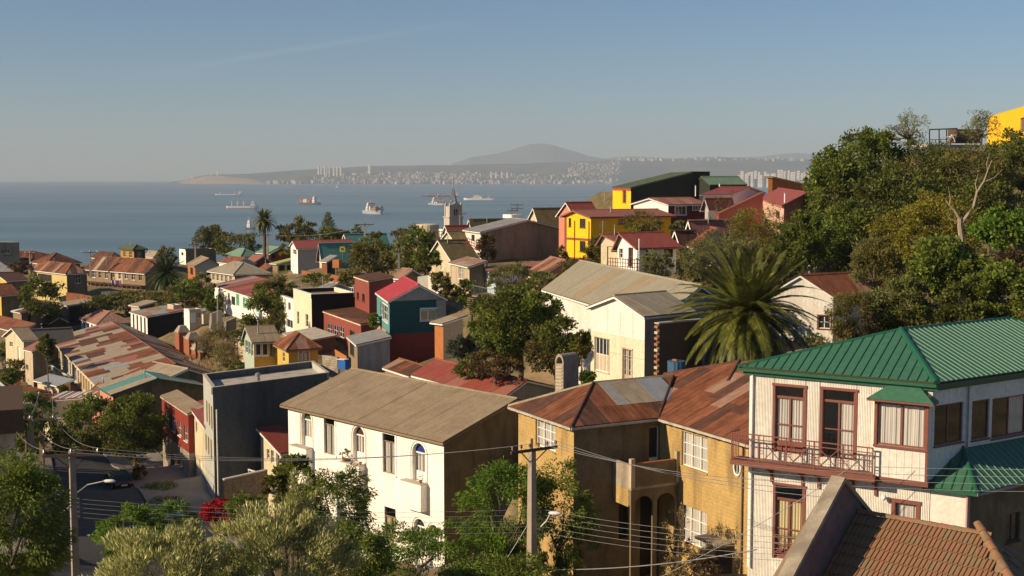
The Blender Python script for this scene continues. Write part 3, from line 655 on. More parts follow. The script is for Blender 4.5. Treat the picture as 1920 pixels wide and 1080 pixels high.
def palm(label,px,py,D,rpx,base,nf=70,mats=('palm','palmd'),tr=.35,dead=10,k=34,group=None,seed=3):
    rs=np.random.RandomState(seed); C=at(px,py,D); L=rpx*D/F
    bz=at(px,base,D).z if base else gz(C.x,C.y)
    par=thing('palm_tree',label,'palm tree',Vector((C.x,C.y,bz)),group)
    hh=C.z-bz; t=MB(); t.lathe((C.x,C.y,bz-.3),[(tr*1.3,0),(tr,.6)]+[(tr*(.95+.08*(i%2)),.6+(hh-.3)*i/14) for i in range(1,15)]+[(tr*1.45,hh+.2),(tr*.9,hh+.7)],BARK,10); t.build('trunk',par)
    wq=(.10 if L>4 else .2)
    ms=[frond_mesh(L,dr,rs,LM[m],k=k,ll=L*.15,wd=wq*L/4.6*(34/k)*(1 if L>4.1 else .9)) for dr,m in ((.55,mats[0]),(.8,mats[0]),(1.05,mats[0]),(1.3,mats[-1]),(.35,mats[0]))]
    md=frond_mesh(L*.8,1.3,rs,LM['palmb'],k=k,ll=L*.12,wd=.1*L/4.6*(34/k)*(1 if L>4 else .8),name='dry_frond')
    for i in range(nf+dead):
        f=i/nf; isd=i>=nf
        el=R_(84-128*f**.85) if not isd else R_(-50-25*rs.rand())
        az=i*2.39996+rs.randn()*.15
        me=md if isd else ms[4 if f<.25 else (rs.randint(0,3) if f<.8 else rs.randint(1,4))]
        o=bpy.data.objects.new('dry_frond' if isd else 'frond',me); COL.objects.link(o); o.parent=par
        o.location=(cos(az)*tr*.6,sin(az)*tr*.6,hh+.35-.5*f); s=(.82+.25*rs.rand())*(.82 if f<.12 else 1)
        o.rotation_euler=Matrix.Rotation(az,3,'Z').to_quaternion().to_matrix().__matmul__(Matrix.Rotation(-el,3,'Y')).to_euler() ; o.scale=(s,s,s)
    return par
def conifer(label,px,top,bot,D,wpx,n=1500,mat='dark',tiers=11,size=.4):
    rs=np.random.RandomState(int(px)); T=at(px,top,D); Bt=at(px,bot,D); s=D/F; R=wpx*s/2; bz=min(gz(T.x,T.y),Bt.z-1)
    par=thing('conifer_tree',label,'tree',Vector((T.x,T.y,bz))); P=[];A=[]
    for i in range(tiers):
        f=i/(tiers-1); z=T.z+(Bt.z-T.z)*f; r=R*(.08+.92*f**.9); m=int(n*(.3+f)/tiers/.8); nb=8
        for j in range(m):
            b=rs.randint(nb); an=2*pi*(b+.3*rs.randn()*.5)/nb+i*.7; q=rs.rand()**.6*r; P.append((T.x+cos(an)*q,T.y+sin(an)*q,z-q*.12+rs.randn()*.06*R)); A.append((cos(an),sin(an),-.15))
    P=np.array(P);A=np.array(A); q=leafquads(P,A+rs.randn(len(P),3)*.4,size,.4,rs,1.0); quadmesh('crown',q,[LM[mat]],par)
    t=MB(); t.tube([(T.x,T.y,bz-.3),(T.x,T.y,T.z)],[.3,.05],BARK,6); t.build('trunk',par); return par
# ---------------------------------------------------------------- street furniture
def wire(label,a,b,sag,r=.016,group=None,n=14,mat=None):
    mb=MB(); a=Vector(a);b=Vector(b); mb.tube([a.lerp(b,i/n)+Vector((0,0,-4*sag*(i/n)*(1-i/n))) for i in range(n+1)],r,mat or WIREM,4)
    o=mb.build('power_line'); tag(o,label,'wire',group); return o
def lamp_head(par,c,az,s=1):
    mb=MB(); d=H(az); sd_=Vector((d.y,-d.x,0)); k=10; secs=[(0,.09),(.12,.13),(.22,.15),(.45,.16),(.66,.12),(.74,.04)]
    i0=len(mb.v); mi=mb.mi(WTRIM)
    for (x,r) in secs:
        for j in range(k): a=2*pi*j/k; mb.v.append(c+d*x*s+(sd_*cos(a)+Vector((0,0,1))*sin(a)*.7)*r*s)
    for i in range(len(secs)-1):
        for j in range(k): mb.f.append((i0+i*k+j,i0+i*k+(j+1)%k,i0+(i+1)*k+(j+1)%k,i0+(i+1)*k+j)); mb.m.append(mi)
    mb.f.append(tuple(i0+j for j in range(k))); mb.m.append(mi); mb.f.append(tuple(i0+(len(secs)-1)*k+j for j in range(k))); mb.m.append(mi)
    mb.build('lamp_head',par,smooth=True)
def power_pole(label,P,top,bz,w=.3,arms=(),group=None,mat=None,az=0):
    """P plan position, top z; arms: (z,length,heading,insulators)"""
    mat=mat or POLEM; par=thing('power_pole',label,'pole',Vector((P.x,P.y,bz)),group)
    m=MB(); t=H(az+90); n=H(az+180)
    a=[Vector((P.x,P.y,bz-1))+t*x*w*.62+n*y*w*.62 for x,y in((-1,-1),(1,-1),(1,1),(-1,1))]; b=[Vector((P.x,P.y,top))+t*x*w*.4+n*y*w*.4 for x,y in((-1,-1),(1,-1),(1,1),(-1,1))]
    m.hexa(a,b,mat); m.build('shaft',par); pts=[]
    for (z,ln,hd,ni) in arms:
        ar=MB(); d=H(hd); c=Vector((P.x,P.y,z)); off=Vector((d.y,-d.x,0))*(w*.4+.07)
        beam(ar,c+off-d*ln/2,c+off+d*ln/2,.11,.13,POLED); beam(ar,c+off-d*ln*.28-Vector((0,0,.05)),c-Vector((0,0,.75)),.04,.04,POLED); beam(ar,c+off+d*ln*.28-Vector((0,0,.05)),c-Vector((0,0,.75)),.04,.04,POLED)
        ao=ar.build('crossarm',par)
        for i in range(ni):
            q=c+off+d*ln*(-.47+.94*i/(ni-1)); ins=MB(); ins.lathe(q+Vector((0,0,.06)),[(.015,0),(.015,.1),(.075,.1),(.05,.16),(.08,.17),(.05,.24),(.03,.27)],CERAM,8); ins.build('insulator',ao); pts.append(q+Vector((0,0,.3)))
    return par,pts
def hull_ship(name,label,px,py,lpx,hd,hullm,bootm,superx=.85,sh=12,cranes=0,deck=(),beamf=.15,fb=6.0,group='ships at anchor in the bay',funnel=None,supm=None,sl=.12,height=1.0,boot=1.5):
    c=onz(px,py,0); D=c.y; hv=H(hd); el=max(abs(hv.x),.25); L=lpx*D/F/el; if_=0
    bm=L*beamf; fb*=1.5; sh*=1.45; par=thing(name,label,'ship',c,group); sv=Vector((hv.y,-hv.x,0)); up=Vector((0,0,1))
    # hull sections from stern (s=0) to bow (s=1)
    S=[(0,.75,.3),(.06,.95,.0),(.2,1,0),(.75,1,0),(.88,.75,.1),(.96,.35,.35),(1.0,.04,.6)]
    hm=MB(); bt=MB()
    def ring(s,wf,sheer,z,flare=1): p=c+hv*L*(s-.5)+up*z; return [p-sv*bm/2*wf*flare,p+sv*bm/2*wf*flare]
    for i in range(len(S)-1):
        for (za,zb,mt,fa,fbb) in ((-.5,boot,bootm,.9,.95),(boot,fb,hullm,.95,1)):
            z=lambda k,zz:(zz+(S[k][2]*4 if zz==fb else 0))
            for sd_ in(0,1):
                a=ring(S[i][0],S[i][1],0,z(i,za),fa)[sd_]; b=ring(S[i+1][0],S[i+1][1],0,z(i+1,za),fa)[sd_]; d=ring(S[i][0],S[i][1],0,z(i,zb),fbb)[sd_]; e=ring(S[i+1][0],S[i+1][1],0,z(i+1,zb),fbb)[sd_]
                hm.face([a,b,e,d] if sd_==1 else [b,a,d,e],mt)
        zt=lambda k:fb+S[k][2]*4
        hm.face([ring(S[i][0],S[i][1],0,zt(i))[0],ring(S[i][0],S[i][1],0,zt(i))[1],ring(S[i+1][0],S[i+1][1],0,zt(i+1))[1],ring(S[i+1][0],S[i+1][1],0,zt(i+1))[0]],SHIPDECK)
    a,b=ring(0,.75,0,-.5,.9); d,e=ring(0,.75,0,fb+1.2); hm.face([a,b,e,d],hullm); hm.build('hull',par)
    t=hv; n=sv
    def bx(mb,s0,s1,w,z0,z1,mt): p=c+hv*L*(s0-.5); mb.box(p,t,n,0,L*(s1-s0),z0,z1,-bm*w/2,bm*w/2,mt)
    supm=supm or SHIPW; st=MB(); s0=superx-sl/2; s1=superx+sl/2
    bx(st,s0,s1,.92,fb,fb+sh*.35,supm); bx(st,s0+sl*.1,s1-sl*.08,.8,fb+sh*.35+.02,fb+sh*.62,supm); bx(st,s0+sl*.2,s1-sl*.12,.9,fb+sh*.62+.02,fb+sh*.68,supm); bx(st,s0+sl*.25,s1-sl*.15,.7,fb+sh*.68+.02,fb+sh*.9,supm)
    so=st.build('superstructure',par)
    wd=MB()
    for f in(.15,.45,.74): bx(wd,s0+sl*.24,s1-sl*.14,.7+.24*(f<.3)+.12*(f==.45),fb+sh*f,fb+sh*(f+.06),GLASSD)
    wd.build('window_band',so)
    fu=MB(); fx=s0+sl*(.18 if superx<.5 else .3); fu.lathe(c+hv*L*(fx-.5)+up*(fb+sh*.6),[(bm*.13,0),(bm*.11,sh*.45)],funnel or SHIPR,10); fu.build('funnel',par)
    ms=MB(); p=c+hv*L*(s0+sl*.5-.5); ms.tube([p+up*(fb+sh*.9),p+up*(fb+sh*1.35)],.35,SHIPW,5); p=c+hv*L*.42; ms.tube([p+up*fb,p+up*(fb+sh*.75)],.35,SHIPW,5); ms.build('mast',par)
    for i in range(cranes):
        s=.16+.55*i/max(1,cranes-1) if superx>.5 else .38+.48*i/max(1,cranes-1)
        if abs(s-superx)<sl: continue
        k=MB(); p=c+hv*L*(s-.5); 
        for q in(-.28,.28): beam(k,p+sv*bm*q+up*fb,p+sv*bm*q+up*(fb+sh*.95),.9,.9,SHIPW)
        beam(k,p-sv*bm*.3+up*(fb+sh*.85),p+sv*bm*.3+up*(fb+sh*.85),.6,.6,SHIPW); beam(k,p+up*(fb+sh*.3),p+hv*L*.08+up*(fb+sh*.8),.5,.5,SHIPW); k.build('cargo_crane',par)
    for (a_,b_,h_,mt) in deck:
        k=MB(); m_=max(1,int((b_-a_)*L/7))
        for i in range(m_):
            for j in(-1,0,1): 
                p=c+hv*L*(a_+(b_-a_)*i/m_-.5)+sv*bm*.3*j; hh=h_*1.6*(.6+.4*rng.random()); k.box(p,t,n,0,6.,fb+.1,fb+hh,-bm*.14,bm*.14,rng.choice(mt))
        k.build('deck_cargo',par)['kind']='stuff'
    return par
SHIPW=M('ship_white_paint',(.72,.70,.66),sc=.1,rough=.5); SHIPR=M('ship_red_paint',(.45,.07,.05),sc=.1,rough=.5); SHIPDECK=M('ship_deck_paint',(.32,.16,.12),sc=.1)
SHIPB=M('ship_dark_blue_paint',(.05,.08,.13),sc=.1,rough=.5); SHIPG=M('ship_grey_paint',(.32,.36,.40),sc=.1,rough=.5); CONR=M('cargo_red',(.40,.13,.09),sc=.1); CONBR=M('cargo_brown',(.28,.16,.11),sc=.1); CONW=M('cargo_white',(.6,.58,.55),sc=.1)
def car(label,P,hd,body,name='parked_car',group=None,L=4.1,W=1.7,Ht=1.42):
    """hatchback: front points along heading"""
    par=thing(name,label,'car',P,group); f=H(hd); s=Vector((f.y,-f.x,0)); up=Vector((0,0,1))
    # side profile (x from rear 0 to front 1, z)
    prof=[(-2.02,.32),(-2.05,.62),(-1.98,.88),(-1.70,1.02),(-1.35,1.36),(-1.0,1.42),(0.1,1.42),(.85,.98),(1.75,.84),(2.02,.66),(2.05,.36)]
    b=MB(); mi=b.mi(body); k=len(prof); sc=L/4.1
    def wd(x,z): return W/2*(1 if z<.95 else 1-.30*(z-.95)/.47)*(1-.10*max(0,abs(x)-1.5)/.55)
    i0=0
    for sd_ in(-1,1):
        for (x,z) in prof: b.v.append(P+f*x*sc+s*sd_*wd(x,z)+up*z)
    low=[]
    for i in range(k-1): b.f.append((i,i+1,k+i+1,k+i)); b.m.append(mi)
    # sides: split at belt line
    for sd_ in(0,1):
        o=sd_*k; belt=[(3,8),]
        q1=[o+i for i in(0,1,2,3)]+[o+i for i in(7,8,9,10)]
        q2=[o+i for i in(3,4,5,6,7)]
        if sd_==0: q1=q1[::-1]; q2=q2[::-1]
        b.f.append(tuple(q1)); b.m.append(mi); b.f.append(tuple(q2)); b.m.append(mi)
    b.f.append((0,k,2*k-1,k-1)); b.m.append(mi)
    b.build('body',par)
    g=MB()
    def gp(x,z,sd_,o=.012): return P+f*x*sc+s*sd_*(wd(x,z)+o)+up*z
    for sd_ in(-1,1):
        g.face([gp(-1.5,1.03,sd_),gp(-.35,1.03,sd_),gp(-.35,1.34,sd_),gp(-1.2,1.34,sd_)][::sd_],GLASSD); g.face([gp(-.27,1.03,sd_),gp(.68,1.02,sd_),gp(.15,1.34,sd_),gp(-.27,1.34,sd_)][::sd_],GLASSD)
    for (xa,za,xb,zb) in ((-1.70,1.02,-1.35,1.36),(.85,.98,.1,1.42)):
        a=Vector((0,0,0)); q=[]
        for (fx,sd_) in((.1,-1),(.1,1),(.88,1),(.88,-1)):
            x=xa+(xb-xa)*fx; z=za+(zb-za)*fx; q.append(P+f*(x+(-.015 if xa<0 else .015))*sc+s*sd_*(wd(x,z)-.09)+up*(z+.012))
        g.face(q if xa>0 else q[::-1],GLASSD)
    g.build('windows',par)
    for x in(-1.28,1.28):
        for sd_ in(-1,1):
            w_=MB(); c=P+f*x*sc+s*sd_*(W/2-.1)+up*.31; w_.tube([c-s*.09,c+s*.11*1],.31,BLACK,14); wo=w_.build('wheel',par)
            h_=MB(); h_.tube([c+s*sd_*.10,c+s*sd_*.125],.18,METAL,10); h_.build('hubcap',wo)
    for x,m,nm in((2.04,SHIPW,'headlight'),(-2.04,SHIPR,'tail_light')):
        for sd_ in(-1,1):
            l=MB(); l.box(P+f*x*sc+s*sd_*.58,s,f,-.16,.16,P.z+.62,P.z+.8,-.05,.03,m); l.build(nm,par)
    pl=MB(); pl.box(P-f*2.05*sc,s,f,-.26,.26,P.z+.5,P.z+.62,-.03,.0,SHIPW); pl.build('number_plate',par)
    bu=MB()
    for x in(-2.04,2.04): bu.box(P+f*x*sc,s,f,-W/2+.05,W/2-.05,P.z+.3,P.z+.48,-.07,.07,BLACK)
    bu.build('bumper',par)
    mr_=MB()
    for sd_ in(-1,1): mr_.cube(P+f*.72*sc+s*sd_*(W/2+.06)+up*.98,.16,.1,.12,body,hd)
    mr_.build('mirror',par)
    return par
def boxes(name,label,cat,px,py,D,parts,hd=0,group=None,kind=None):
    pass
# ================================================================= BUILDINGS
def row(xa,ta,ba,xb,tb,bb,n,w,st=None):
    out=[]
    for i in range(n):
        f=i/(n-1) if n>1 else 0; x=xa+(xb-xa)*f; q=(x,ta+(tb-ta)*f,x+w,ba+(bb-ba)*f); out.append(q+((st,) if st else ()))
    return out
WW=dict(fr=WTRIM,nx=2,ny=2); WD=dict(fr=WOOD,nx=2,ny=1); WB=dict(fr=BROWNT,nx=2,ny=2,trim=BROWNT,tw=.1); V_=dict(k='void'); WS=dict(fr=WTRIM,nx=1,ny=2,sill=False); WG=dict(fr=WTRIM,nx=2,ny=1,bw=.07)
DRW=dict(k='solid',fr=WTRIM,dm=WTRIM,nx=1,ny=1,sill=False); DRB=dict(k='solid',fr=WOOD,dm=WOOD,nx=1,ny=1,sill=False)
SHG=dict(k='solid',fr=WTRIM,dm=M('green_shutter',(.03,.30,.16),sc=2),nx=2,ny=1)
# ---------------------------------------------------------------- white arched house
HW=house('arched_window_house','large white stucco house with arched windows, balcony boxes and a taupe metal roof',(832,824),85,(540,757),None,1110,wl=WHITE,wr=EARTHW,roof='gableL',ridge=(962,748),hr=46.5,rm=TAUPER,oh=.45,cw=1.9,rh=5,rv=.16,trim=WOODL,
  lo=[(565,772,584,838,dict(k='arch',fan=M('green_fanlight',(.03,.08,.02),sc=1))),(608,783,628,852,dict(fr=WOODL,nx=2,ny=1,transom=.2,cur=CURT,glass=GLASS,trim=WHITE,tw=.16)),(662,800,683,868,dict(k='arch',fan=M('brown_fanlight',(.06,.025,.01),sc=1))),(718,814,741,888,dict(fr=WOODL,nx=2,ny=1,transom=.2,cur=CURT,glass=GLASS,trim=WHITE,tw=.16)),(773,831,798,905,dict(k='arch',fan=M('blue_fanlight',(.015,.03,.2),sc=1))),
      (721,952,742,1010,dict(fr=WOODL,nx=2,ny=1,transom=.3,cur=CURTY,glass=GLASS)),(776,973,797,1060,dict(k='arch')),(803,984,823,1075,dict(k='arch'))])
par=HW['par']
tL=(HW['N']-HW['L']).normalized(); nL=Vector((tL.y,-tL.x,0))
for (x0,x1,y0,y1) in ((556,577,838,884),(650,676,870,917),(764,792,905,955)):
    b=MB(); u0=(onwall(x0,(y0+y1)/2,HW['L'],tL)-HW['L']).dot(tL); u1=(onwall(x1+10,(y0+y1)/2,HW['L'],tL)-HW['L']).dot(tL); za=onwall(x1,y1,HW['L'],tL).z; zb=onwall(x1,y0,HW['L'],tL).z
    b.box(HW['L'],tL,nL,u0,u1,za,zb,.0,.62,WHITE); b.box(HW['L'],tL,nL,u0-.03,u1+.03,zb,zb+.05,0,.66,CONCL); b.build('balcony',par)
def flowerpot(label,P,s=.5,plant='grey',n=120):
    t=thing('flower_pot',label,'flower pot',P,None); m=MB(); m.lathe(P,[(.12*s,0),(.2*s,.3*s),(.23*s,.3*s),(.23*s,.38*s),(.15*s,.38*s)],TERRA,10); m.build('pot',t)
    rs=np.random.RandomState(int(P.x*10)%999); p,out,cc=crownpts(P+Vector((0,0,.6*s)),(.35*s,.35*s,.35*s),n,14,rs); quadmesh('foliage',leafquads(p,out+rs.randn(n,3)*.5,.14*s,.4,rs),[LM[plant]],t)
fp=onwall(655,869,HW['L'],tL)+nL*.35; flowerpot('bushy plant in a terracotta pot at the far end of the middle balcony',fp,1.1,'olive',200)
fp=onwall(683,870,HW['L'],tL)+nL*.35; flowerpot('small terracotta pot at the near end of the middle balcony',fp,.55,'dry',60)
fp=onwall(796,905,HW['L'],tL)+nL*.35; flowerpot('small pot with trailing plant on the balcony under the blue fanlight',fp,.6,'brown',60)
# ---------------------------------------------------------------- ochre house (two wings)
def ochre():
    zE=at(1068,792,72).z; N1=onz(1068,792,zE); wl_=HN=None
    W=lambda x,y,inset: None
    N1w=onz(1078,806,zE); N1w=onz(1076,800,zE)
    hB=62.0; hA=-28.0
    V1=along(N1w,hB,1238); L1=along(N1w,hA,972); N2=along(V1,152,1450)
    N2=V1+H(180+hA)*((N2-V1).length)
    zb=at(1078,1120,70).z
    par=thing('ochre_block_house','two winged ochre block house with rusty hipped sheet roof and a corner balcony','house',Vector((N1w.x,N1w.y,zb)))
    for p in (N1w,V1,L1,N2): GPTS.append((p.x,p.y,zb))
    dA=H(hA); dB=H(hB)
    back=L1+dB*((V1-N1w).length+9); back2=N2+dB*9
    def ops(A,B,specs,rv=.3):
        t=(B-A).normalized(); n=Vector((t.y,-t.x,0)); oo=[]
        for (x0,y0,x1,y1,s) in specs:
            ym=(y0+y1)/2; xm=(x0+x1)/2
            oo.append((((onwall(x0,ym,A,t)-A).dot(t)),((onwall(x1,ym,A,t)-A).dot(t)),onwall(xm,y1,A,t).z,onwall(xm,y0,A,t).z,s))
        return t,n,oo
    wst=dict(fr=WTRIM,nx=3,ny=3,cur=CURT,glass=GLASS,bw=.06,gap=0,sm=MUST)
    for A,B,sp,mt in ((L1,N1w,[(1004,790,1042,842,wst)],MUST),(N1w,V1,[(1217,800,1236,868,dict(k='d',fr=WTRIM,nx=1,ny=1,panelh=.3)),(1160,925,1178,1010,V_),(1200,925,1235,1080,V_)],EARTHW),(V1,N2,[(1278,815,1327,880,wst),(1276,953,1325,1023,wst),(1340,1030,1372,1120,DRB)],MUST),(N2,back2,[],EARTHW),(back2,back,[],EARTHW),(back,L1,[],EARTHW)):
        t,n,oo=ops(A,B,sp); mb=MB(); wallmesh(mb,A,B,zb-2,zE,mt,[o[:4] for o in oo],rv=.22); mb.build('wall',par)
        for (a,b,c,d,s) in oo:
            if s.get('k')=='void': v=MB(); v.box(A,t,n,a,b,c,d,-.25,-.24,DARKIN); v.build('opening',par)
            else: win(par,A,t,n,a,b,c,d,s,.18)
    # roof planes
    oh=.45; up=Vector((0,0,.08))
    A0=L1+dA*oh-dB*oh+up; A1=N1w-dA*oh-dB*oh+up; V0=V1-dA*oh-dB*oh+up; E1=N2-dA*oh-dB*oh+up
    def pl(P,d1,hdup,ang): 
        u=H(hdup)*cos(ang)+Vector((0,0,sin(ang))); return d1.cross(u).normalized()
    def onpl(px,py,P,n): d=ray(px,py); s=(P-CAM).dot(n)/d.dot(n); return CAM+d*s
    halfA=(L1-N1w).length/2+oh; pitch=R_(24); rise=halfA*math.tan(pitch)
    ap=(A0+A1)/2+dB*halfA+Vector((0,0,rise))
    # right slope (faces right front) of wing one, valley where it meets wing two
    lr=(V0-A1).length; rd=ap+dB*(lr-halfA+halfA*.98); 
    slope(par,[A0,A1,ap],[RUST,RUST2,RUST],cw=1.0,rh=8,seedd=1)
    slope(par,[A1,V0,rd,ap],[RUST,RUST3,GALV,RUST2],cw=.9,rh=2.2,seedd=5,weights=[4,2,0,1])
    # new galvanised sheets on the upper part
    nrm=(V0-A1).cross(ap-A1).normalized(); nrm=nrm if nrm.z>0 else -nrm
    uu=(V0-A1).normalized(); vv=nrm.cross(uu); o=A1
    P2=lambda p:((p-o).dot(uu),(p-o).dot(vv)); apu=P2(ap); vtop=apu[1]
    for i,(a,c,m) in enumerate(((apu[0]+.25,apu[0]+1.15,GALV),(apu[0]+1.17,apu[0]+2.05,DIRTYG),(apu[0]+2.07,apu[0]+2.95,DIRTYG),(apu[0]+2.97,P2(rd)[0]-1.0,GALVB))):
        b=MB(); lo_=vtop*.38; q=[o+uu*x+vv*y+nrm*(.055+.008*(i%2)) for x,y in ((a-.0,lo_),(c,lo_),(c,vtop-.06),(a,vtop-.06))]; b.prism(q,.012,m); b.build('new_roof_sheet',par)
    # wing two front slope
    hb=(V0-E1).length/2; n2=(E1-V0).cross(H(hB)*cos(R_(22))+Vector((0,0,sin(R_(22))))).normalized(); n2=n2 if n2.z>0 else -n2
    Aq=onpl(1386,678,V0,n2); Vq=onpl(1244,702,V0,n2)
    E2=E1+dB*1.0
    Aq2=onpl(1500,672,V0,n2)
    slope(par,[V0,E1,Aq2,Aq,Vq],[RUST,RUST4,RUST,RUST2,RUST3],cw=1.0,rh=3.2,seedd=8,weights=[5,1,3,1,1])
    # back slopes closing the roof
    slope(par,[Vq,Aq,back2+up,back+up],[RUST2]); slope(par,[Aq,Aq2,back2+dB*.5+up+(E1-N2)],[RUST2])
    slope(par,[ap,rd,Vq,back+up],[RUST2]); slope(par,[A0,ap,back+up],[RUST2])
    for a,b in ((A1,ap),(ap,rd),(rd,V0),(Vq,Aq),(ap,A0)): cap(par,a+Vector((0,0,.05)),b+Vector((0,0,.05)),.12,RUST2 if a is not ap else DIRTYG,'hip_cap')
    rb=onpl(1365,716,V0,n2); cap(par,rb+Vector((0,0,.08)),Aq+Vector((0,0,.12)),.14,WOOD,'hip_cap')
    g=MB()
    for a,b in ((A0,A1),(A1,V0),(V0,E1)): beam(g,a-Vector((0,0,.1)),b-Vector((0,0,.1)),.13,.13,CONCL)
    g.build('gutter',par)
    cl=MB()
    for a,b in ((A0,A1),(V0,E1)):
        for i in range(9): p=a.lerp(b,(i+.5)/9); cl.cube(p-Vector((0,0,.2)),.1,.22,.14,WOODL,-28)
    cl.build('gutter_bracket',par)['kind']='stuff'
    # balcony at the inner corner
    t=dB; n=Vector((t.y,-t.x,0)); u1=(V1-N1w).length; bz1=onwall(1200,868,N1w+n*1.6,t).z; bz0=onwall(1200,915,N1w+n*1.6,t).z
    uL=(onwall(1184,890,N1w+n*1.9,t)-N1w).dot(t)
    b=MB(); b.box(N1w,t,n,uL,u1,bz0,bz0+.15,.0,1.9,CONC); b.box(N1w,t,n,uL+.0,u1-.0,bz0+.15,bz1,1.78,1.9,EARTHW); b.box(N1w,t,n,uL,uL+.12,bz0+.15,bz1-.0,0,1.77,CONC); b.box(N1w,t,n,uL-.06,uL+.2,bz0+.14,bz1+.35,1.72,1.96,BEIGE); b.box(N1w,t,n,u1-.2,u1+.06,bz0+.14,bz1+.5,1.72,1.96,BEIGE); b.box(N1w,t,n,uL+.2,u1-.2,bz1,bz1+.06,1.75,1.93,TERRA); b.build('balcony',par)
    ar=MB()   # arcade under the balcony
    pil=[(uL,uL+.25),((uL+u1)/2-.15,(uL+u1)/2+.15),(u1-.25,u1)]
    for a,c in pil: ar.box(N1w,t,n,a,c,zb-1,bz0-.9,1.76,1.88,EARTHW)
    for (a,c) in ((pil[0][1],pil[1][0]),(pil[1][1],pil[2][0])):
        r=(c-a)/2; uc=(a+c)/2
        for i in range(10):
            a0=pi*i/10;a1=pi*(i+1)/10; q=lambda u,z,d:Vector((N1w.x+t.x*u+n.x*d,N1w.y+t.y*u+n.y*d,z)); z_=bz0-.9
            x0=uc+r*cos(a0);x1=uc+r*cos(a1); h0=min(.85,r*sin(a0)*.8);h1=min(.85,r*sin(a1)*.8)
            f=[q(x0,z_+h0,1.86),q(x1,z_+h1,1.86),q(x1,bz0,1.86),q(x0,bz0,1.86)]; ar.hexa(f,[p-n*.24 for p in f],EARTHW)
    ar.box(N1w,t,n,uL,uL+.2,bz0-1.0,bz0,0,1.6,MUST); 
    for a,c in pil: ar.box(N1w,t,n,a,c,bz0-.9,bz0,1.62,1.87,EARTHW)
    ar.build('arcade',par)
    # oval vent and downpipe at the near end of the lit wall
    t=(N2-V1).normalized(); n=Vector((t.y,-t.x,0)); q=onwall(1383,877,V1,t); rr=MB(); rr.tube([q+t*.28*cos(a)+Vector((0,0,.42*sin(a)))+n*.03 for a in [2*pi*i/16 for i in range(17)]],.06,WTRIM,6); rr.box(q,t,n,-.22,.22,q.z-.36,q.z+.36,.0,.012,DARKIN); rr.box(q,t,n,-.02,.02,q.z-.36,q.z+.36,.013,.04,WTRIM); rr.build('oval_window',par)
    pipe=MB(); q=onwall(1394,900,V1,t)+n*.08; pipe.tube([Vector((q.x,q.y,zb)),Vector((q.x,q.y,zE-.2))],.05,BARK,6); pipe.build('downpipe',par)
    # lower door canopy
    q0=onwall(1330,1000,V1,t); c=MB(); c.box(V1,t,n,(q0-V1).dot(t),(q0-V1).dot(t)+2.2,q0.z-.15,q0.z,0,1.0,CONC); c.build('door_canopy',par)
    return zE,par
OZ,OP=ochre()
ch=at(1063,727,80); t_=thing('rounded_chimney','squat rendered chimney with arched hood behind the rusty hipped roof','chimney',Vector((ch.x,ch.y,ch.z-1.5)))
m=MB(); hd=46; w1,w2=.7,1.4; f=H(hd); s_=Vector((f.y,-f.x,0)); base=ch+Vector((0,0,-1.5)); topz=at(1063,680,80).z-ch.z+1.5
m.box(base,f,s_,-w2/2,w2/2,base.z,base.z+topz,-w1/2,w1/2,CONC)
for i in range(8): m.box(base,f,s_,-w2/2-.05,-w2/2-.003,base.z+1.3+i*.22,base.z+1.38+i*.22,-w1/2+.1,w1/2-.1,BEIGE)
m.build('stack',t_)
m=MB(); k=10; pr=[(w1/2*1.08*cos(pi*i/k),.62*sin(pi*i/k)) for i in range(k+1)]
for i in range(k):
    (a,z0),(b,z1)=pr[i],pr[i+1]; q=lambda u,v,z: base+f*u+s_*v+Vector((0,0,topz+z)); f0=[q(-w2/2,a,z0),q(-w2/2,b,z1),q(-w2/2,b*.72,z1*.72),q(-w2/2,a*.72,z0*.72)]; m.hexa(f0,[p+f*w2 for p in f0],CONC)
m.build('hood',t_)
# ---------------------------------------------------------------- white house with the green metal roof
HG=house('green_roofed_house','two storey white corrugated house with green seamed roof, brown french doors and a balcony',(1750,719),56,(1407,690),('m',56,17),1120,wl=WCORR,wr=WPANEL,roof='hip',rise=1.75,rm=GREENR,oh=.35,trim=GREENT,st=WB,capm=GREENT,th=.07,
  lo=[(1453,725,1507,850,dict(k='w',fr=BROWNT,nx=2,ny=2,transom=.16,panelh=.55,dm=BROWNT,cur=CURT,glass=GLASS,trim=BROWNT,tw=.12,gap=.5,bw=.075,nosill=1)),
      (1542,732,1602,860,dict(k='w',fr=BROWNT,nx=2,ny=2,transom=.16,panelh=.0,dm=BROWNT,cur=CURT,side=1,glass=GLASS,trim=BROWNT,tw=.12,gap=.3,bw=.075,nosill=1)),
      (1453,912,1505,1050,dict(k='w',fr=BROWNT,nx=2,ny=2,transom=.18,panelh=.5,cur=CURTY,glass=GLASS,trim=BROWNT,tw=.12,bw=.075,nosill=1)),
      (1678,944,1718,985,dict(fr=BROWNT,nx=1,ny=1,trim=BROWNT,tw=.17,cur=CURT,gap=0,glass=GLASS))],
  ro=[(1752,757,1806,832,dict(fr=BROWNT,nx=2,ny=1,glass=GLASS,bw=.07)),(1822,750,1855,823,dict(fr=BROWNT,nx=1,ny=1,glass=GLASS,bw=.07)),(1860,743,1925,817,dict(fr=BROWNT,nx=2,ny=1,cur=CURT,side=1,glass=GLASS,bw=.07))],rv=.12)
par=HG['par']; LG,NG=HG['L'],HG['N']; tG=(NG-LG).normalized(); nG=Vector((tG.y,-tG.x,0)); ug=lambda px,py,d=0:(onwall(px,py,LG+nG*d,tG)-LG).dot(tG); zg=lambda px,py,d=0: onwall(px,py,LG+nG*d,tG).z
fas=MB(); dLG,dRG=HG['dirL'],HG['dirR']
zf=HG['ze']
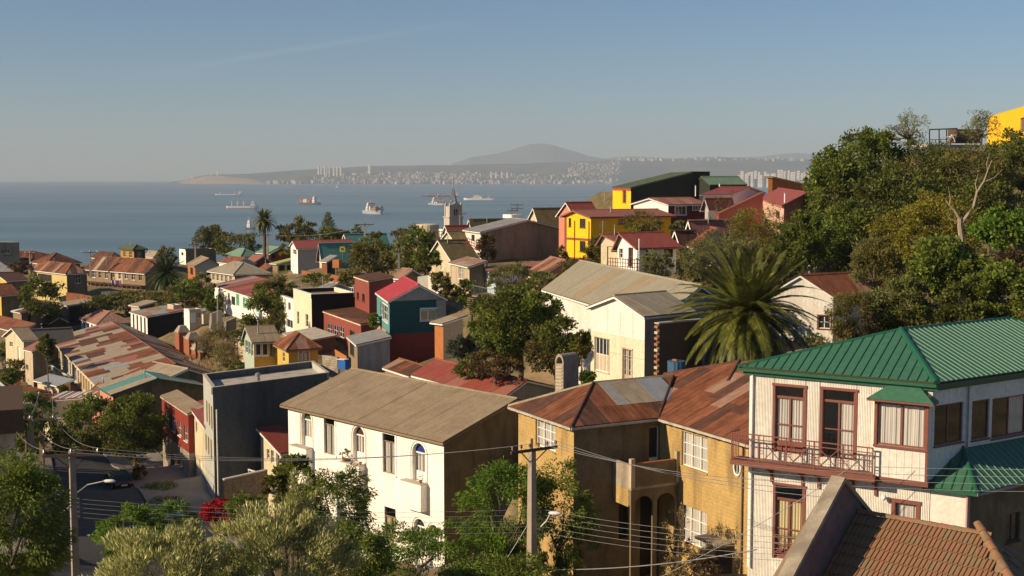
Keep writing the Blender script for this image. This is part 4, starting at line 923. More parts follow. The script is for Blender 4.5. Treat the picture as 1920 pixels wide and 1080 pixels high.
# deep two-step fascia
tR=dRG; nR=Vector((tR.y,-tR.x,0))
fas.box(LG,tG,nG,-.3,HG['LL']+.25,zf-.3,zf-.05,.01,.16,GREENT); fas.box(NG,tR,nR,-.1,16.5,zf-.32,zf-.05,.01,.14,GREENT); fas.build('cornice',par)
# standing seams & panels on the two visible slopes
def seams(par,e0,e1,tops,step,poly,sm,pm):
    n=(e1-e0).cross(tops-e0).normalized(); n=n if n.z>0 else -n; u=(e1-e0).normalized(); v=n.cross(u); P2=[((p-e0).dot(u),(p-e0).dot(v)) for p in poly]
    um=max(p[0] for p in P2); x=0; vm=max(p[1] for p in P2)
    while x<um:
        q=[(x+.035,-.01),(x+step-.035,-.01),(x+step-.035,vm),(x+.035,vm)]
        area=sum(P2[k][0]*P2[(k+1)%len(P2)][1]-P2[(k+1)%len(P2)][0]*P2[k][1] for k in range(len(P2)))
        for e in range(len(P2)):
            p0,p1=P2[e],P2[(e+1)%len(P2)]; nx,ny=(p1[1]-p0[1]),-(p1[0]-p0[0])
            if area<0: nx,ny=-nx,-ny
            q=clip(q,nx,ny,0,nx*p0[0]+ny*p0[1]) if len(q)>2 else []
        if len(q)>2:
            b=MB(); b.prism([e0+u*a+v*c+n*.03 for a,c in q],.012,pm); b.build('roof_panel',par)
            xs=[p for p in q if abs(p[0]-(x+.035))<.02]; top=max((p[1] for p in xs),default=0)
            if top>.15:
                s=MB(); beam(s,e0+u*x+n*.042,e0+u*x+v*top+n*.042,.034,.045,sm); s.build('roof_seam',par)
        x+=step
e=.35; Vv=lambda a,b,h=0: NG+dLG*a+dRG*b+Vector((0,0,h+.08))
mh=HG['LL']/2; c00=Vv(-e,-e);cL=Vv(HG['LL']+e,-e);cR=Vv(-e,HG['RR']+e); r0=Vv(mh,mh,1.75); r1=Vv(mh,HG['RR']-mh,1.75)
seams(par,cL,c00,r0,.42,[cL,c00,r0],GREENT,GREENR); seams(par,c00,cR,r0,.36,[c00,cR,r1,r0],SEAM,GREENR)
cap(par,c00+Vector((0,0,.07)),r0+Vector((0,0,.09)),.17,GREENT,'hip_cap')
# balcony: floor band, railing with crosses
zb_=zg(1560,893,.9); u0=ug(1388,862,.9); uE=ug(1730,905,.9)
b=MB(); b.box(LG,tG,nG,-.55,ug(1640,880,1.0),zb_-.02,zb_+.22,.0,1.0,BROWNT); b.box(LG,tG,nG,ug(1640,880,1.0)+.001,HG['LL']+.05,zb_-.02,zb_+.2,0,.66,BROWNT); b.build('balcony_floor',par)
rl=MB(); ra=-.5; rb_=ug(1636,860,.95); zt=zb_+.22; hR=1.32
n_=5; seg=(rb_-ra)/n_
for d in(.93,):
    rl.box(LG,tG,nG,ra,rb_,zt+hR-.05,zt+hR,d-.035,d+.035,BROWNT); rl.box(LG,tG,nG,ra,rb_,zt+hR-.27,zt+hR-.23,d-.02,d+.02,BROWNT); rl.box(LG,tG,nG,ra,rb_,zt+.1,zt+.14,d-.02,d+.02,BROWNT)
    Q=lambda u,z,dd=0:Vector((LG.x+tG.x*u+nG.x*(d+dd),LG.y+tG.y*u+nG.y*(d+dd),z))
    for i in range(n_+1): rl.box(LG,tG,nG,ra+seg*i-.03,ra+seg*i+.03,zt-.1,zt+hR+.0,d-.03,d+.03,BROWNT)
    for i in range(n_):
        a=ra+seg*i+.03; c=a+seg-.06
        if i==0:
            for k in range(1,4): rl.box(LG,tG,nG,a+(c-a)*k/4-.015,a+(c-a)*k/4+.015,zt+.12,zt+hR-.05,d-.015,d+.015,BROWNT)
            continue
        a2=a+(c-a)*.16;c2=c-(c-a)*.16
        for x in(a2,c2): rl.box(LG,tG,nG,x-.018,x+.018,zt+.12,zt+hR-.05,d-.018,d+.018,BROWNT)
        beam(rl,Q(a2,zt+.15),Q(c2,zt+hR-.28),.03,.035,BROWNT); beam(rl,Q(a2,zt+hR-.28,.032),Q(c2,zt+.15,.032),.03,.035,BROWNT)
        for z in(.42,.55): rl.box(LG,tG,nG,a,a2-.02,zt+z,zt+z+.03,d-.015,d+.015,BROWNT); rl.box(LG,tG,nG,c2+.02,c,zt+z,zt+z+.03,d-.015,d+.015,BROWNT)
for k in range(5): rl.box(LG,tG,nG,ra-.02,ra+.02,zt,zt+hR,.1+.2*k,.13+.2*k,BROWNT)
rl.box(LG,tG,nG,ra-.03,ra+.03,zt+hR-.05,zt+hR,.03,.96,BROWNT)
rl.build('balcony_railing',par)
for px in(1447,1505,1536,1600,1643):
    u=ug(px,900,.0); b=MB(); b.box(LG,tG,nG,u-.06,u+.06,zb_-.85,zb_-.03,.01,.09,BROWNT); b.box(LG,tG,nG,u-.05,u+.05,zb_-.2,zb_-.03,.1,.55,BROWNT); beam(b,Vector((LG.x+tG.x*u+nG.x*.06,LG.y+tG.y*u+nG.y*.06,zb_-.55)),Vector((LG.x+tG.x*u+nG.x*.5,LG.y+tG.y*u+nG.y*.5,zb_-.15)),.06,.06,BROWNT); b.build('bracket',par)
# bay window box with small green hood
ba=ug(1640,800,.55); bb=HG['LL']-.02
b=MB(); zbt=zg(1690,752,.6); zw1=zg(1690,757,.6); zw0=zg(1690,838,.6)
oA=LG+tG*ba+nG*.6; oB=LG+tG*bb+nG*.6; z1_=zbt
fr=MB(); wallmesh(fr,oA,oB,zb_+.2,z1_,WPANEL,[(.12,bb-ba-.12,zw0,zw1)],rv=.1)
sideA=[Vector((oA.x-nG.x*.6,oA.y-nG.y*.6,z)) for z in(zb_+.2,z1_)]; fr.face([sideA[0],Vector((oA.x,oA.y,zb_+.2)),Vector((oA.x,oA.y,z1_)),sideA[1]],WPANEL)
sb=[Vector((oB.x-nG.x*.6,oB.y-nG.y*.6,z)) for z in(zb_+.2,z1_)]; fr.face([Vector((oB.x,oB.y,zb_+.2)),sb[0],sb[1],Vector((oB.x,oB.y,z1_))],WPANEL); fr.face([sideA[1],Vector((oA.x,oA.y,z1_)),Vector((oB.x,oB.y,z1_)),sb[1]],WPANEL)
fr.box(oB,tG,nG,-.09,.02,zb_+.2,z1_,.003,.03,BROWNT)
for i in range(1,7): fr.box(oA,tG,nG,(bb-ba)*i/7-.008,(bb-ba)*i/7+.008,zb_+.2,zw0-.15,.002,.014,WTRIM)
fr.build('bay_wall',par)
win(par,oA,tG,nG,.12,bb-ba-.12,zw0,zw1,dict(fr=BROWNT,nx=2,ny=1,trim=BROWNT,tw=.12,cur=CURT,gap=0,glass=GLASS,bw=.08),.1)
hb=MB(); Qb=lambda u,d,z:LG+tG*u+nG*d+Vector((0,0,z-LG.z)); e0,e1=ba-.3,bb+.3; zt1=zbt+.04
poly=[[Qb(e0,.95,zt1),Qb(e1,.95,zt1),Qb(e1-.75,.25,zt1+.55),Qb(e0+.75,.25,zt1+.55)],[Qb(e1,.95,zt1),Qb(e1,.02,zt1),Qb(e1-.75,.02,zt1+.55),Qb(e1-.75,.25,zt1+.55)],[Qb(e0,.02,zt1),Qb(e0,.95,zt1),Qb(e0+.75,.25,zt1+.55),Qb(e0+.75,.02,zt1+.55)],[Qb(e0+.75,.25,zt1+.55),Qb(e1-.75,.25,zt1+.55),Qb(e1-.75,.02,zt1+.55),Qb(e0+.75,.02,zt1+.55)]]
for p in poly: hb.face(p,GREENR)
hb.face([Qb(e0,.02,zt1-.0),Qb(e1,.02,zt1),Qb(e1,.95,zt1),Qb(e0,.95,zt1)][::-1],BROWNT); hb.box(LG,tG,nG,e0+.02,e1-.02,zt1-.1,zt1-.01,.02,.92,BROWNT)
hb.build('window_hood',par)
# wall sheets (vertical joints) & corner posts
js=MB()
for px in(1452,1511,1538,1607,1634): 
    u=ug(px,700); js.box(LG,tG,nG,u-.012,u+.012,zb_+.25,zf-.32,.003,.016,CONCL)
js.box(LG,tG,nG,.0,.1,HG['zb'],zf-.32,.003,.05,WTRIM); js.build('joint_strip',par)
for (q,dd) in ((.16,.1),): 
    b=MB(); p=LG+tG*q+nG*dd; b.tube([Vector((p.x,p.y,HG['zb'])),Vector((p.x,p.y,zf-.3))],.05,WTRIM,8); b.build('downpipe',par)
b=MB(); p=along(NG,56,1815)+nR*.07; b.tube([Vector((p.x,p.y,at(1815,868,57).z)),Vector((p.x,p.y,zf-.3))],.04,SLATE,6); b.build('downpipe',par)
# lower window juliet rail
u0_,u1_=ug(1453,1000),ug(1505,1000); zj0=zg(1480,1040,.1); b=MB()
for z in(0,.42,.85): b.box(LG,tG,nG,u0_-.05,u1_+.05,zj0+z,zj0+z+.04,.07,.11,BROWNT)
for k in range(6): u=u0_+(u1_-u0_)*k/5; b.box(LG,tG,nG,u-.015,u+.015,zj0,zj0+.85,.075,.105,BROWNT)
Qj=lambda u,z:LG+tG*u+nG*.09+Vector((0,0,z-LG.z)); beam(b,Qj(u0_,zj0),Qj(u1_,zj0+.85),.03,.04,BROWNT); beam(b,Qj(u0_,zj0+.85),Qj(u1_,zj0),.03,.03,BROWNT); b.build('window_railing',par)
sp=MB(); q=onwall(1660,932,LG,tG)+nG*.25; sp.lathe(q,[(.02,-.12),(.1,-.05),(.13,.05),(.06,.14)],WTRIM,10); beam(sp,q,q-nG*.24,.05,.05,METAL); sp.build('wall_lamp',par,smooth=True)
# ground storey extension towards the right with its own hipped porch roof
ex=LG+tG*(HG['LL']+.02); exu=(onwall(1818,960,LG,tG)-ex).dot(tG); zx1=zg(1790,918); zx0=HG['zb']-2
b=MB(); E0=Vector((ex.x,ex.y,0)); E1=ex+tG*exu; wallmesh(b,E0,E1,zx0,zx1,WPANEL); b.build('wall',par)
E2=E1+H(56)*9
b=MB(); t2=(E2-E1).normalized(); n2_=Vector((t2.y,-t2.x,0)); ow=(onwall(1886,1000,E1,t2)-E1).dot(t2); ow2=(onwall(1912,1000,E1,t2)-E1).dot(t2); zo1=onwall(1900,962,E1,t2).z; zo0=onwall(1900,1015,E1,t2).z
wallmesh(b,E1,E2,zx0,zx1,EARTHW,[(ow,ow2,zo0,zo1)]); b.build('wall',par); win(par,E1,t2,n2_,ow,ow2,zo0,zo1,dict(fr=WOOD,nx=2,ny=2))
b=MB(); b.tube([E1+nG*.08-tG*.1+Vector((0,0,zx0-E1.z)),E1+nG*.08-tG*.1+Vector((0,0,zx1-E1.z))],.06,M('pink_pipe_paint',(.55,.3,.28),sc=2),8); b.build('downpipe',par)
o_=.35; U=Vector((0,0,1)); P0=E1+tG*o_+nG*o_; P0.z=zx1+.05; P1=ex-tG*.3+nG*o_; P1.z=zx1+.05; P2_=E2+tG*o_+nG*.0; P2_.z=zx1+.05
T0=ex+H(56)*2.2+U*0; T0.z=zx1+1.45; T1=ex+H(56)*9; T1.z=zx1+1.45
slope(par,[P1,P0,T0],[GREENR],th=.06); slope(par,[P0,P2_,T1,T0],[GREENR],th=.06)
seams(par,P1,P0,T0,.42,[P1,P0,T0],GREENT,GREENR); seams(par,P0,P2_,T0,.42,[P0,P2_,T1,T0],SEAM,GREENR)
cap(par,P0+U*.06,T0+U*.08,.12,GREENT,'hip_cap'); b=MB(); beam(b,P0-U*.08,P2_-U*.08,.1,.12,SLATE); beam(b,P1-U*.08,P0-U*.08,.05,.14,GREENT); b.build('gutter',par)
# ---------------------------------------------------------------- near tiled roof, bottom right
def tiled():
    D=44; rl0=at(1612,962,D); zr=rl0.z
    rl1=onz(1842,1003,zr); t=(rl1-rl0).normalized()                       # ridge direction (towards camera right)
    n=Vector((t.y,-t.x,0)); 
    if n.y>0: n=-n
    par=thing('tiled_house','nearest house with clay tile hip roof and sloping concrete parapet','house',Vector((rl0.x,rl0.y,zr-7)))
    pit=R_(33); dn=n*cos(pit)-Vector((0,0,sin(pit))); nn=t.cross(dn); nn=nn if nn.z>0 else -nn; nn.normalize()
    Ls=5.2; LR=(rl1-rl0).length
    hip=rl1+n*cos(pit)*Ls+t*cos(pit)*Ls*1.0-Vector((0,0,sin(pit)*Ls))
    low0=rl0-t*1.5+dn*Ls
    base=MB(); poly=[rl0-t*1.7,rl1,hip,low0-t*.3]; base.prism(poly,.12,WOODL); base.build('roof_deck',par)
    cnt=0; step=.33; rowh=.47; mats=[TILE1,TILE2,TILE3,TILE1]; shared={}
    # one tile mesh: pan with two rolls, per material
    for k in range(4):
        b=MB(); w=step; prof=[(0,.0),(.025,.045),(.075,.045),(.10,.004),(.155,.004),(.18,.045),(.23,.045),(.255,.004),(.315,.004),(.33,.0)]
        for i in range(len(prof)-1):
            (a,h0),(c,h1)=prof[i],prof[i+1]
            f=lambda u,v,h: t*u+dn*v+nn*h
            b.face([f(a,0,h0),f(a,rowh+.05,h0+.075),f(c,rowh+.05,h1+.075),f(c,0,h1)],mats[k]); b.face([f(a,rowh+.05,h0+.075),f(a,rowh+.05,-.0),f(c,rowh+.05,-.0),f(c,rowh+.05,h1+.075)],mats[k])
        ob=b.build('tile',None,org=(0,0,0)); shared[k]=ob.data; bpy.data.objects.remove(ob)
    far=[]
    for r in range(int(Ls/rowh)):
        v=r*rowh; left=-1.55+r*0.0; right=LR+v*cos(pit)*1.0-.1
        u=left
        while u<right:
            p=rl0+t*u+dn*(v+.05)+nn*(.02+rng.random()*.006)
            pix=project(p+t*.12); 
            if -30<pix[0]<1950 and pix[1]<1120:
                o=bpy.data.objects.new('tile',shared[rng.choice([0,0,1,2,3])]); COL.objects.link(o); o.parent=par; o.location=p-ORG[par.name]; o.rotation_euler=(rng.uniform(-.012,.012),rng.uniform(-.012,.012),0); cnt+=1
            u+=step
    # ridge caps
    def caps(a,b,nm,r=.13,L_=.42):
        d=(b-a); ln=d.length; d.normalize(); k=int(ln/L_); s=d.cross(Vector((0,0,1))).normalized(); u_=s.cross(d)
        for i in range(k+1):
            q0=a+d*(i*L_); q1=a+d*(i*L_+L_*1.08); mb=MB(); ks=6; r0,r1=r*(1+.0),r*.86
            for j in range(ks):
                a0=pi*j/ks;a1=pi*(j+1)/ks; g=lambda q,an,rr:q+s*cos(an)*rr+u_*sin(an)*rr*.9
                mb.face([g(q0,a0,r0),g(q1,a0,r1),g(q1,a1,r1),g(q0,a1,r0)][::-1],mats[(i+j//9)%3]); 
            mb.face([q0+s*cos(pi*j/ks)*r0+u_*sin(pi*j/ks)*r0*.9 for j in range(ks+1)],mats[i%3]); mb.build(nm,par)
    caps(rl0+Vector((0,0,.04))-t*.05,rl1+Vector((0,0,.04)),'ridge_tile'); caps(hip+Vector((0,0,.06)),rl1+Vector((0,0,.1)),'hip_tile',.16,.45)
    # right hip slope and rear slope
    up=Vector((0,0,1)); rb=rl0+(-n)*cos(pit)*Ls-up*sin(pit)*Ls-t*1.7; hb=rl1-n*cos(pit)*Ls+t*cos(pit)*Ls-up*sin(pit)*Ls
    slope(par,[hb,rb,rl0-t*1.7,rl1],[TILE3]); slope(par,[hip,hb,rl1],[TILE1,TILE3],cw=.26,rh=.36,sep=False)
    # gable parapet: concrete wall with coping following both slopes
    pk=at(1572,893,43.2); g0=onpoint(1462,1100,pk,n,t); 
    par_t=.5; back=pk-n*3.2-up*2.3; front=pk+(g0-pk)
    pw=MB()
    for (a,b_) in ((pk,front),(pk,back)):
        q0=[a-t*par_t/2,a+t*par_t/2,b_+t*par_t/2,b_-t*par_t/2]; pw.hexa(q0,[p-up*.16 for p in q0],CONC)
        q1=[a-t*.16-up*.162,a+t*.16-up*.162,b_+t*.16-up*.162,b_-t*.16-up*.162]; pw.hexa(q1,[Vector((p.x,p.y,zr-8)) for p in q1],CONCP)
    pw.build('gable_parapet',par)
    w=MB(); lo=low0-up*.1; hh=hip-up*.1
    w.face([lo,hh,Vector((hh.x,hh.y,zr-8)),Vector((lo.x,lo.y,zr-8))],BEIGE); w.face([hh,hb,Vector((hb.x,hb.y,zr-8)),Vector((hh.x,hh.y,zr-8))],BEIGE); w.face([hb,rb,Vector((rb.x,rb.y,zr-8)),Vector((hb.x,hb.y,zr-8))],BEIGE); w.build('wall',par)
    return cnt
CONCP=M('weathered_parapet_render',(0.16,0.12,0.12),(.10,.075,.075),sc=2.5,rough=.95,mix=.8,bs=.8)
def project(p):
    d=p-CAM; dc=d.y*cT-d.z*sT; return (960+F*d.x/dc,540-F*(d.y*sT+d.z*cT)/dc)
def onpoint(px,py,P,n,t):
    # point on the vertical plane through P containing direction n
    pn=Vector((t.x,t.y,0)); d=ray(px,py); s=(P-CAM).dot(pn)/d.dot(pn); return CAM+d*s
NT=tiled()
# ---------------------------------------------------------------- grey flat building & neighbours on the street
MINT=M('mint_boards',(.40,.47,.38),(.32,.4,.33),sc=1,bump='board',pitch=.2)
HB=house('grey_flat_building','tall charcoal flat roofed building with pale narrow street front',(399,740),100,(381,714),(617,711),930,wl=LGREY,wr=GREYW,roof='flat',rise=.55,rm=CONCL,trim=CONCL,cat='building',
  lo=row(387,752,792,396,763,806,3,2.6,dict(fr=YEL,nx=1,ny=2,sill=False,bw=.12))+row(385.5,815,846,395,825,862,3,2.6,dict(fr=YEL,nx=1,ny=2,sill=False,bw=.12)))
q=HB['N']+HB['dirR']*5; m=MB(); m.lathe(at(484,714,104),[(.16,-.6),(.16,.3),(.12,.3),(.12,.4),(.24,.45),(.24,.6),(.05,.7)],METAL,10); tag(m.build('roof_vent'),'small metal cowl vent on the flat grey roof','roof vent')
b=MB(); t=HB['dirR']; p=HB['N']+t*.25+Vector((t.y,-t.x,0))*.1; b.tube([Vector((p.x,p.y,HB['zb'])),Vector((p.x,p.y,HB['ze']-1.2))],.06,WTRIM,6); b.build('downpipe',HB['par'])
house('dark_red_street_house','dark red street house with four white framed windows and sagging beige roof',(353,776),113,(303,743),383,905,wl=DRED,wr=DRED,hr=60,roof='shed',hz=(0,0,.4,.4),rm=TAUPER,oh=.1,cw=2,rh=4,trim=CONCL,split=850,wl2=CONC,wr2=CONC,
  lo=[(310,773,316.5,798,WW),(322,782,329,809,WW),(333.5,790,340,817,WW),(345.5,800,352,827,WW),(320,850,327,893,V_),(334,858,342,902,DRB)])
house('cream_street_house','narrow cream street house with red sheet roofs between the dark red and grey fronts',(386,800),106,(355,758),('m',60,8),925,wl=CREAM,wr=CREAM,roof='shed',hz=(0,0,1.3,1.3),rm=REDR,oh=.2,lo=[(361,785,364,805,WS),(367,791,370,811,WS),(364,855,368,890,V_),(374,865,379,905,DRW)])
HY=house('red_roofed_yellow_cottage','small yellow and white cottage with red sheet roof squeezed beside the white arched house',(527,848),99.5,489,565,985,wl=CREAM,wr=CREAM,hl=-43,hr=47,roof='shed',hz=(0,1.35,0,1.35),rm=REDR,oh=.25,cw=1.6,rh=4,lo=[(500,822,505,860,WS),(508,830,513,868,WS),(518,845,524,882,WS)])
b=MB(); t=-HY['dirL']; n=Vector((t.y,-t.x,0)); o=HY['L']; z_=at(495,905,101).z
for k in range(9): b.box(o,t,n,.1+k*.36,.15+k*.36,z_,z_+1.1,1.2,1.25,WTRIM)
b.box(o,t,n,.05,3.1,z_+1.1,z_+1.17,1.18,1.27,WTRIM); b.box(o,t,n,.05,3.1,z_+.5,z_+.55,1.2,1.25,WTRIM); b.box(o,t,n,.05,3.1,z_-.15,z_,0,1.3,CONCL); b.build('balcony',HY['par'])
# stone boundary wall
def wallthing(name,label,pts,D,h,th,mat,capm=None,cat='wall',group=None):
    """wall along photo points (px,py of top), first at D, same top level unless 3-tuples give D"""
    P=[]; 
    for i,p in enumerate(pts): P.append(at(p[0],p[1],p[2] if len(p)>2 else D))
    par=thing(name,label,cat,Vector((P[0].x,P[0].y,P[0].z-h)),group)
    for i in range(len(P)-1):
        a,b_=P[i],P[i+1]; t=(b_-a); t.z=0; t.normalize(); n=Vector((t.y,-t.x,0))*th/2; m=MB(); up=Vector((0,0,1)); hb=[a-n-up*(h+1.5),b_-n-up*(h+1.5),b_+n-up*(h+1.5),a+n-up*(h+1.5)]
        m.hexa([a-n,b_-n,b_+n,a+n],hb,mat); m.build('wall_section',par); GPTS.append((a.x,a.y,a.z-h))
        if capm: c=MB(); q=[a-n*1.3,b_-n*1.3,b_+n*1.3,a+n*1.3]; c.hexa([p+up*.003 for p in q],[p+up*.09 for p in q],capm); c.build('coping',par)
    return par
wallthing('boundary_wall','rough brown rendered wall stepping up beside the charcoal building',[(419,900,90),(500,882,92)],90,4.6,.25,STONEW,CONCL)
# green lean roof house behind the trees
HT=house('turquoise_roof_house','dark walled house with turquoise and beige sheet roof behind the street trees',(212,739),133,(187,724),382,805,wl=PINK,wr=EARTHW,hr=58,roof='gableL',ridge=(294,710),rm=[TEALR,DIRTYG,DIRTYG,TEALR],oh=.3,cw=2.6,rh=9,trim=M('turquoise_trim',(.03,.16,.15),sc=2),lo=row(190,742,760,204,750,770,3,3))
house('pink_gabled_cottage','pink cottage front with small brown roof left of the turquoise roof',(196,745),140,172,215,800,wl=PINK,wr=CREAM,roof='hip',rise=1.2,rm=RUST,oh=.3,lo=row(175,752,768,188,757,775,3,3))
# ---------------------------------------------------------------- long tenement with patchwork roof
CR2=M('white_row_facade',(.66,.60,.48),(.5,.42,.3),sc=1,stain=(.4,.32,.2)); OCR=M('ochre_row_facade',(.60,.36,.07),(.5,.3,.06),sc=1,stain=(.4,.28,.1))
tall=dict(fr=WTRIM,nx=1,ny=2,sill=False,trim=CR2,tw=.12)
house('patchwork_roof_tenement','long two storey tenement with patchwork rusty sheet roof and cream and ochre facade',(189,726),146,(98,634.5),(405,704),850,wl=[(.34,CREAM),(.62,CR2),(.78,OCR),(1.01,CR2)],wr=EARTHW,hr=60,roof='gableL',ridge=(330,683),rm=[RUST,REDR2,DIRTYG,RUST2,DIRTYG,GALVB,RUST4],weights=[5,2.5,4,3,3,.5,1],oh=.35,cw=2.0,rh=2.6,trim=CREAM,rv=.12,
  lo=row(101,648,672,181,730,758,17,2.6,tall)+row(101,690,712,181,790,824,17,2.6,tall),cat='tenement')
house('beige_patched_annex','lower annex roof of beige and rusty sheets joining the patchwork tenement',(300,716),140,(238,703),None,760,wl=CREAM,wr=EARTHW,hr=60,roof='gableL',ridge=(352,692),rm=[DIRTYG,RUST,DIRTYG,GALV],oh=.2,cw=2.2,rh=4)
# ---------------------------------------------------------------- small houses on the far left slope
far=dict(cw=1.15,rh=3,sep=False)
house('dark_modern_block','dark modern flat block cut by the left edge above the sea',(-40,462),290,('m',-60,12),36,495,wl=BLACKW,wr=GREYW,hr=75,roof='flat',rise=.8,rm=CONCL,trim=CONCL,cat='building',ro=[(2,468,18,476,dict(fr=SLATE,nx=4,ny=1))])
house('low_rusty_house','low house with wide rusty hip roof at the left edge below the dark block',(60,489),300,(-30,488),128,505,wl=EARTHW,roof='hip',rise=2.0,rm=[RUST,RUST2],**far)
house('low_rusty_house','low dark rusty roof with a pale skylight box beyond the yellow house',(88,496),272,60,150,510,wl=CREAM,wr=EARTHW,roof='hip',rise=2.1,rm=[RUST2,RUST],**far)
house('pale_gabled_house','pale grey house end cut by the left edge beside a pinkish tree',(-12,510),255,-60,22,560,wl=LGREY,wr=LGREY,hr=65,roof='gableR',rise=1.6,rm=SLATE)
house('yellow_two_storey_house','pale yellow two storey house with wide upper window and rusty hip roof',(125,514),235,(57,506),163,580,wl=PYEL,wr=EARTHW,roof='hip',rise=1.7,rm=[RUST,RUST2,RUST,RUST4,RUST2],**far,hr=58,
  lo=[(71,514,97,527,dict(fr=WOOD,nx=4,ny=1)),(72,537,80,553,WD),(91,538.5,98,556,WD),(101,539,108,557,WD)],ro=[(142,513,151,531,WW)])
HTN=house('gallery_tenement','long weathered two storey tenement with rusty patched roof and upper gallery windows',(272,510),245,(162,502),300,545,wl=[(.5,WOODL),(.62,CREAM),(1.01,WOODL)],wr=EARTHW,hr=60,roof='gableL',ridge=(322,487),rm=[RUST,RUST2,RUST,DIRTYG],weights=[4,4,3,1.2],oh=.4,cw=1.1,rh=3,sep=False,cat='tenement',
  lo=[(165,507,168,519,WS),(173,507,179,520,WW),(185,508,189,521,WS),(197,508.5,202,522,WW),(211,509,214,520,WS),(222,510,227,523,WW),(234,510,239,523,WW),(247,511,253,525,WW),(260,512,266,526,dict(fr=YEL,nx=2,ny=2)),(175,535,188,549,V_),(200,537,222,551,V_),(228,539,240,553,V_)])
b=MB(); t=-HTN['dirL']; n=Vector((t.y,-t.x,0)); z_=at(270,537,245).z; b.box(HTN['L'],t,n,0,HTN['LL'],z_,z_+.15,.0,1.2,WOOD)
for k in range(14): b.box(HTN['L'],t,n,HTN['LL']*k/13-.05,HTN['LL']*k/13+.05,z_-2.6,z_,1.0,1.1,WOODL)
b.build('gallery',HTN['par'])
OCHT=M('dull_ochre_render',(.40,.22,.035),(.32,.17,.03),sc=1)
house('ochre_roof_turret','square ochre turret with green hip roof rising behind the gallery tenement',(251,468.5),262,(226,466),272,492,wl=OCHT,wr=WOOD,roof='hip',rise=.9,rm=MOSSG,oh=.45,trim=MOSSG,lo=[(231,471,236,482,WW),(242,472,248,483,WW)],ro=[(256,472,265,483,WW)])
house('low_rusty_house','low dark roofed house on the skyline left of the ochre turret',(208,487),285,172,232,497,wl=LTEAL,wr=CREAM,roof='hip',rise=1.4,rm=RUST2,**far)
house('cream_skyline_house','small cream house on the skyline right of the ochre turret',(288,480),290,272,305,495,wl=CREAM,wr=CREAM,roof='gableL',rise=.9,rm=DIRTYG)
house('brown_roofed_shack','ochre shack with dark brown roof near the left edge under the pinkish tree',(13,526),225,-22,50,565,wl=YEL,wr=EARTHW,roof='gableR',rise=1.0,rm=RUST2)
house('rusty_lean_to','rusty roofed yellow walled shack cut by the left edge',(2,553),205,-30,34,600,wl=YEL,wr=EARTHW,roof='gableR',rise=1.4,rm=RUST)
house('scrap_shed','open scrap timber shed with grey sheet roof below the yellow house',(127,573),212,104,180,606,wl=WOODL,wr=WOOD,roof='shed',hz=(0,0,.5,.5),rm=DIRTYG,oh=.3,cw=1.5,rh=3,sep=False,hr=68,cat='shed',lo=[(108,580,114,600,V_)],ro=[(132,578,150,604,V_)])
wallthing('rusty_sheet_fence','fence of rusty upright sheets in front of the yellow house',[(124,548,226),(150,551,224),(180,557,221)],226,3.2,.08,RUST3,cat='fence')
house('white_tarp_house','ramshackle house with white sheet roof at the left edge',(40,586),203,-15,76,622,wl=WOODL,wr=EARTHW,roof='shed',hz=(0,0,.6,.6),rm=[WTRIM,RUST,RUST],oh=.3,cw=3,rh=3,sep=False,ro=[(52,592,58,606,V_)])
house('brown_hip_house','brown roofed small house behind the white sheet roof',(52,588),212,36,78,618,wl=EARTHW,wr=EARTHW,roof='hip',rise=1.6,rm=RUST2,**far)
house('orange_rust_shed','long low orange rusty shed at the left edge',(38,622),186,-40,62,655,wl=EARTHW,roof='shed',hz=(0,0,.9,.9),rm=[RUST3,RUST],oh=.3,cw=2.5,rh=4,sep=False)
house('cream_gable_cottage','cream cottage with brown gable beside a red roofed annex',(44,637),172,(10,629),66,682,wl=CREAM,wr=BEIGE,roof='gableR',rise=1.3,rm=TAUPER,hr=62,lo=[(18,641,24,650,WW),(33,650,38,672,DRW)])
house('grey_shingle_house','long grey shingle roofed house behind the cream cottage',(57,642),182,46,137,660,wl=CREAM,wr=EARTHW,hr=66,roof='gableR',rise=1.7,rm=M('grey_shingle',(.14,.125,.11),sc=1.4,bump='board',pitch=.3),oh=.3)
house('red_roof_annex','beige annex with flat red sheet roof below the grey shingle house',(61,658),165,46,88,690,wl=BEIGE,wr=EARTHW,roof='shed',hz=(0,0,.8,.8),rm=REDR2,oh=.2,ro=[(62,663,65,685,WS)])
house('pink_roof_cottage','beige cottage with pinkish red hip roof and striped pilaster front',(184,609),200,(152,598),245,632,wl=WHITE,wr=BEIGE,hr=62,roof='hip',rise=1.6,rm=[REDR2,RUST4],oh=.3,cw=2,rh=5,sep=False,lo=row(156,604,622,178,611,629,4,3.4,V_))
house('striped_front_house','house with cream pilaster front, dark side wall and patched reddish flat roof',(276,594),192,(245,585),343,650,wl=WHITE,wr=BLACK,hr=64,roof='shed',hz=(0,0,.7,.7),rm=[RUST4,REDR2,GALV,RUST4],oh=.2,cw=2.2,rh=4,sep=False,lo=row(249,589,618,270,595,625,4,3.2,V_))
house('white_door_shed','tiny beige shed with white door beside the dark side wall',(355,583),188,345,378,607,wl=WHITE,wr=BEIGE,hr=60,roof='flat',rise=.2,rm=DIRTYG,cat='shed',ro=[(357,586,368,605,DRW),(370,586,376,596,WW)])
house('flat_roof_shed','small flat beige shed above the white door shed',(325,575),196,314,340,590,wl=BEIGE,wr=BEIGE,roof='flat',rise=.2,rm=CONCL,cat='shed')
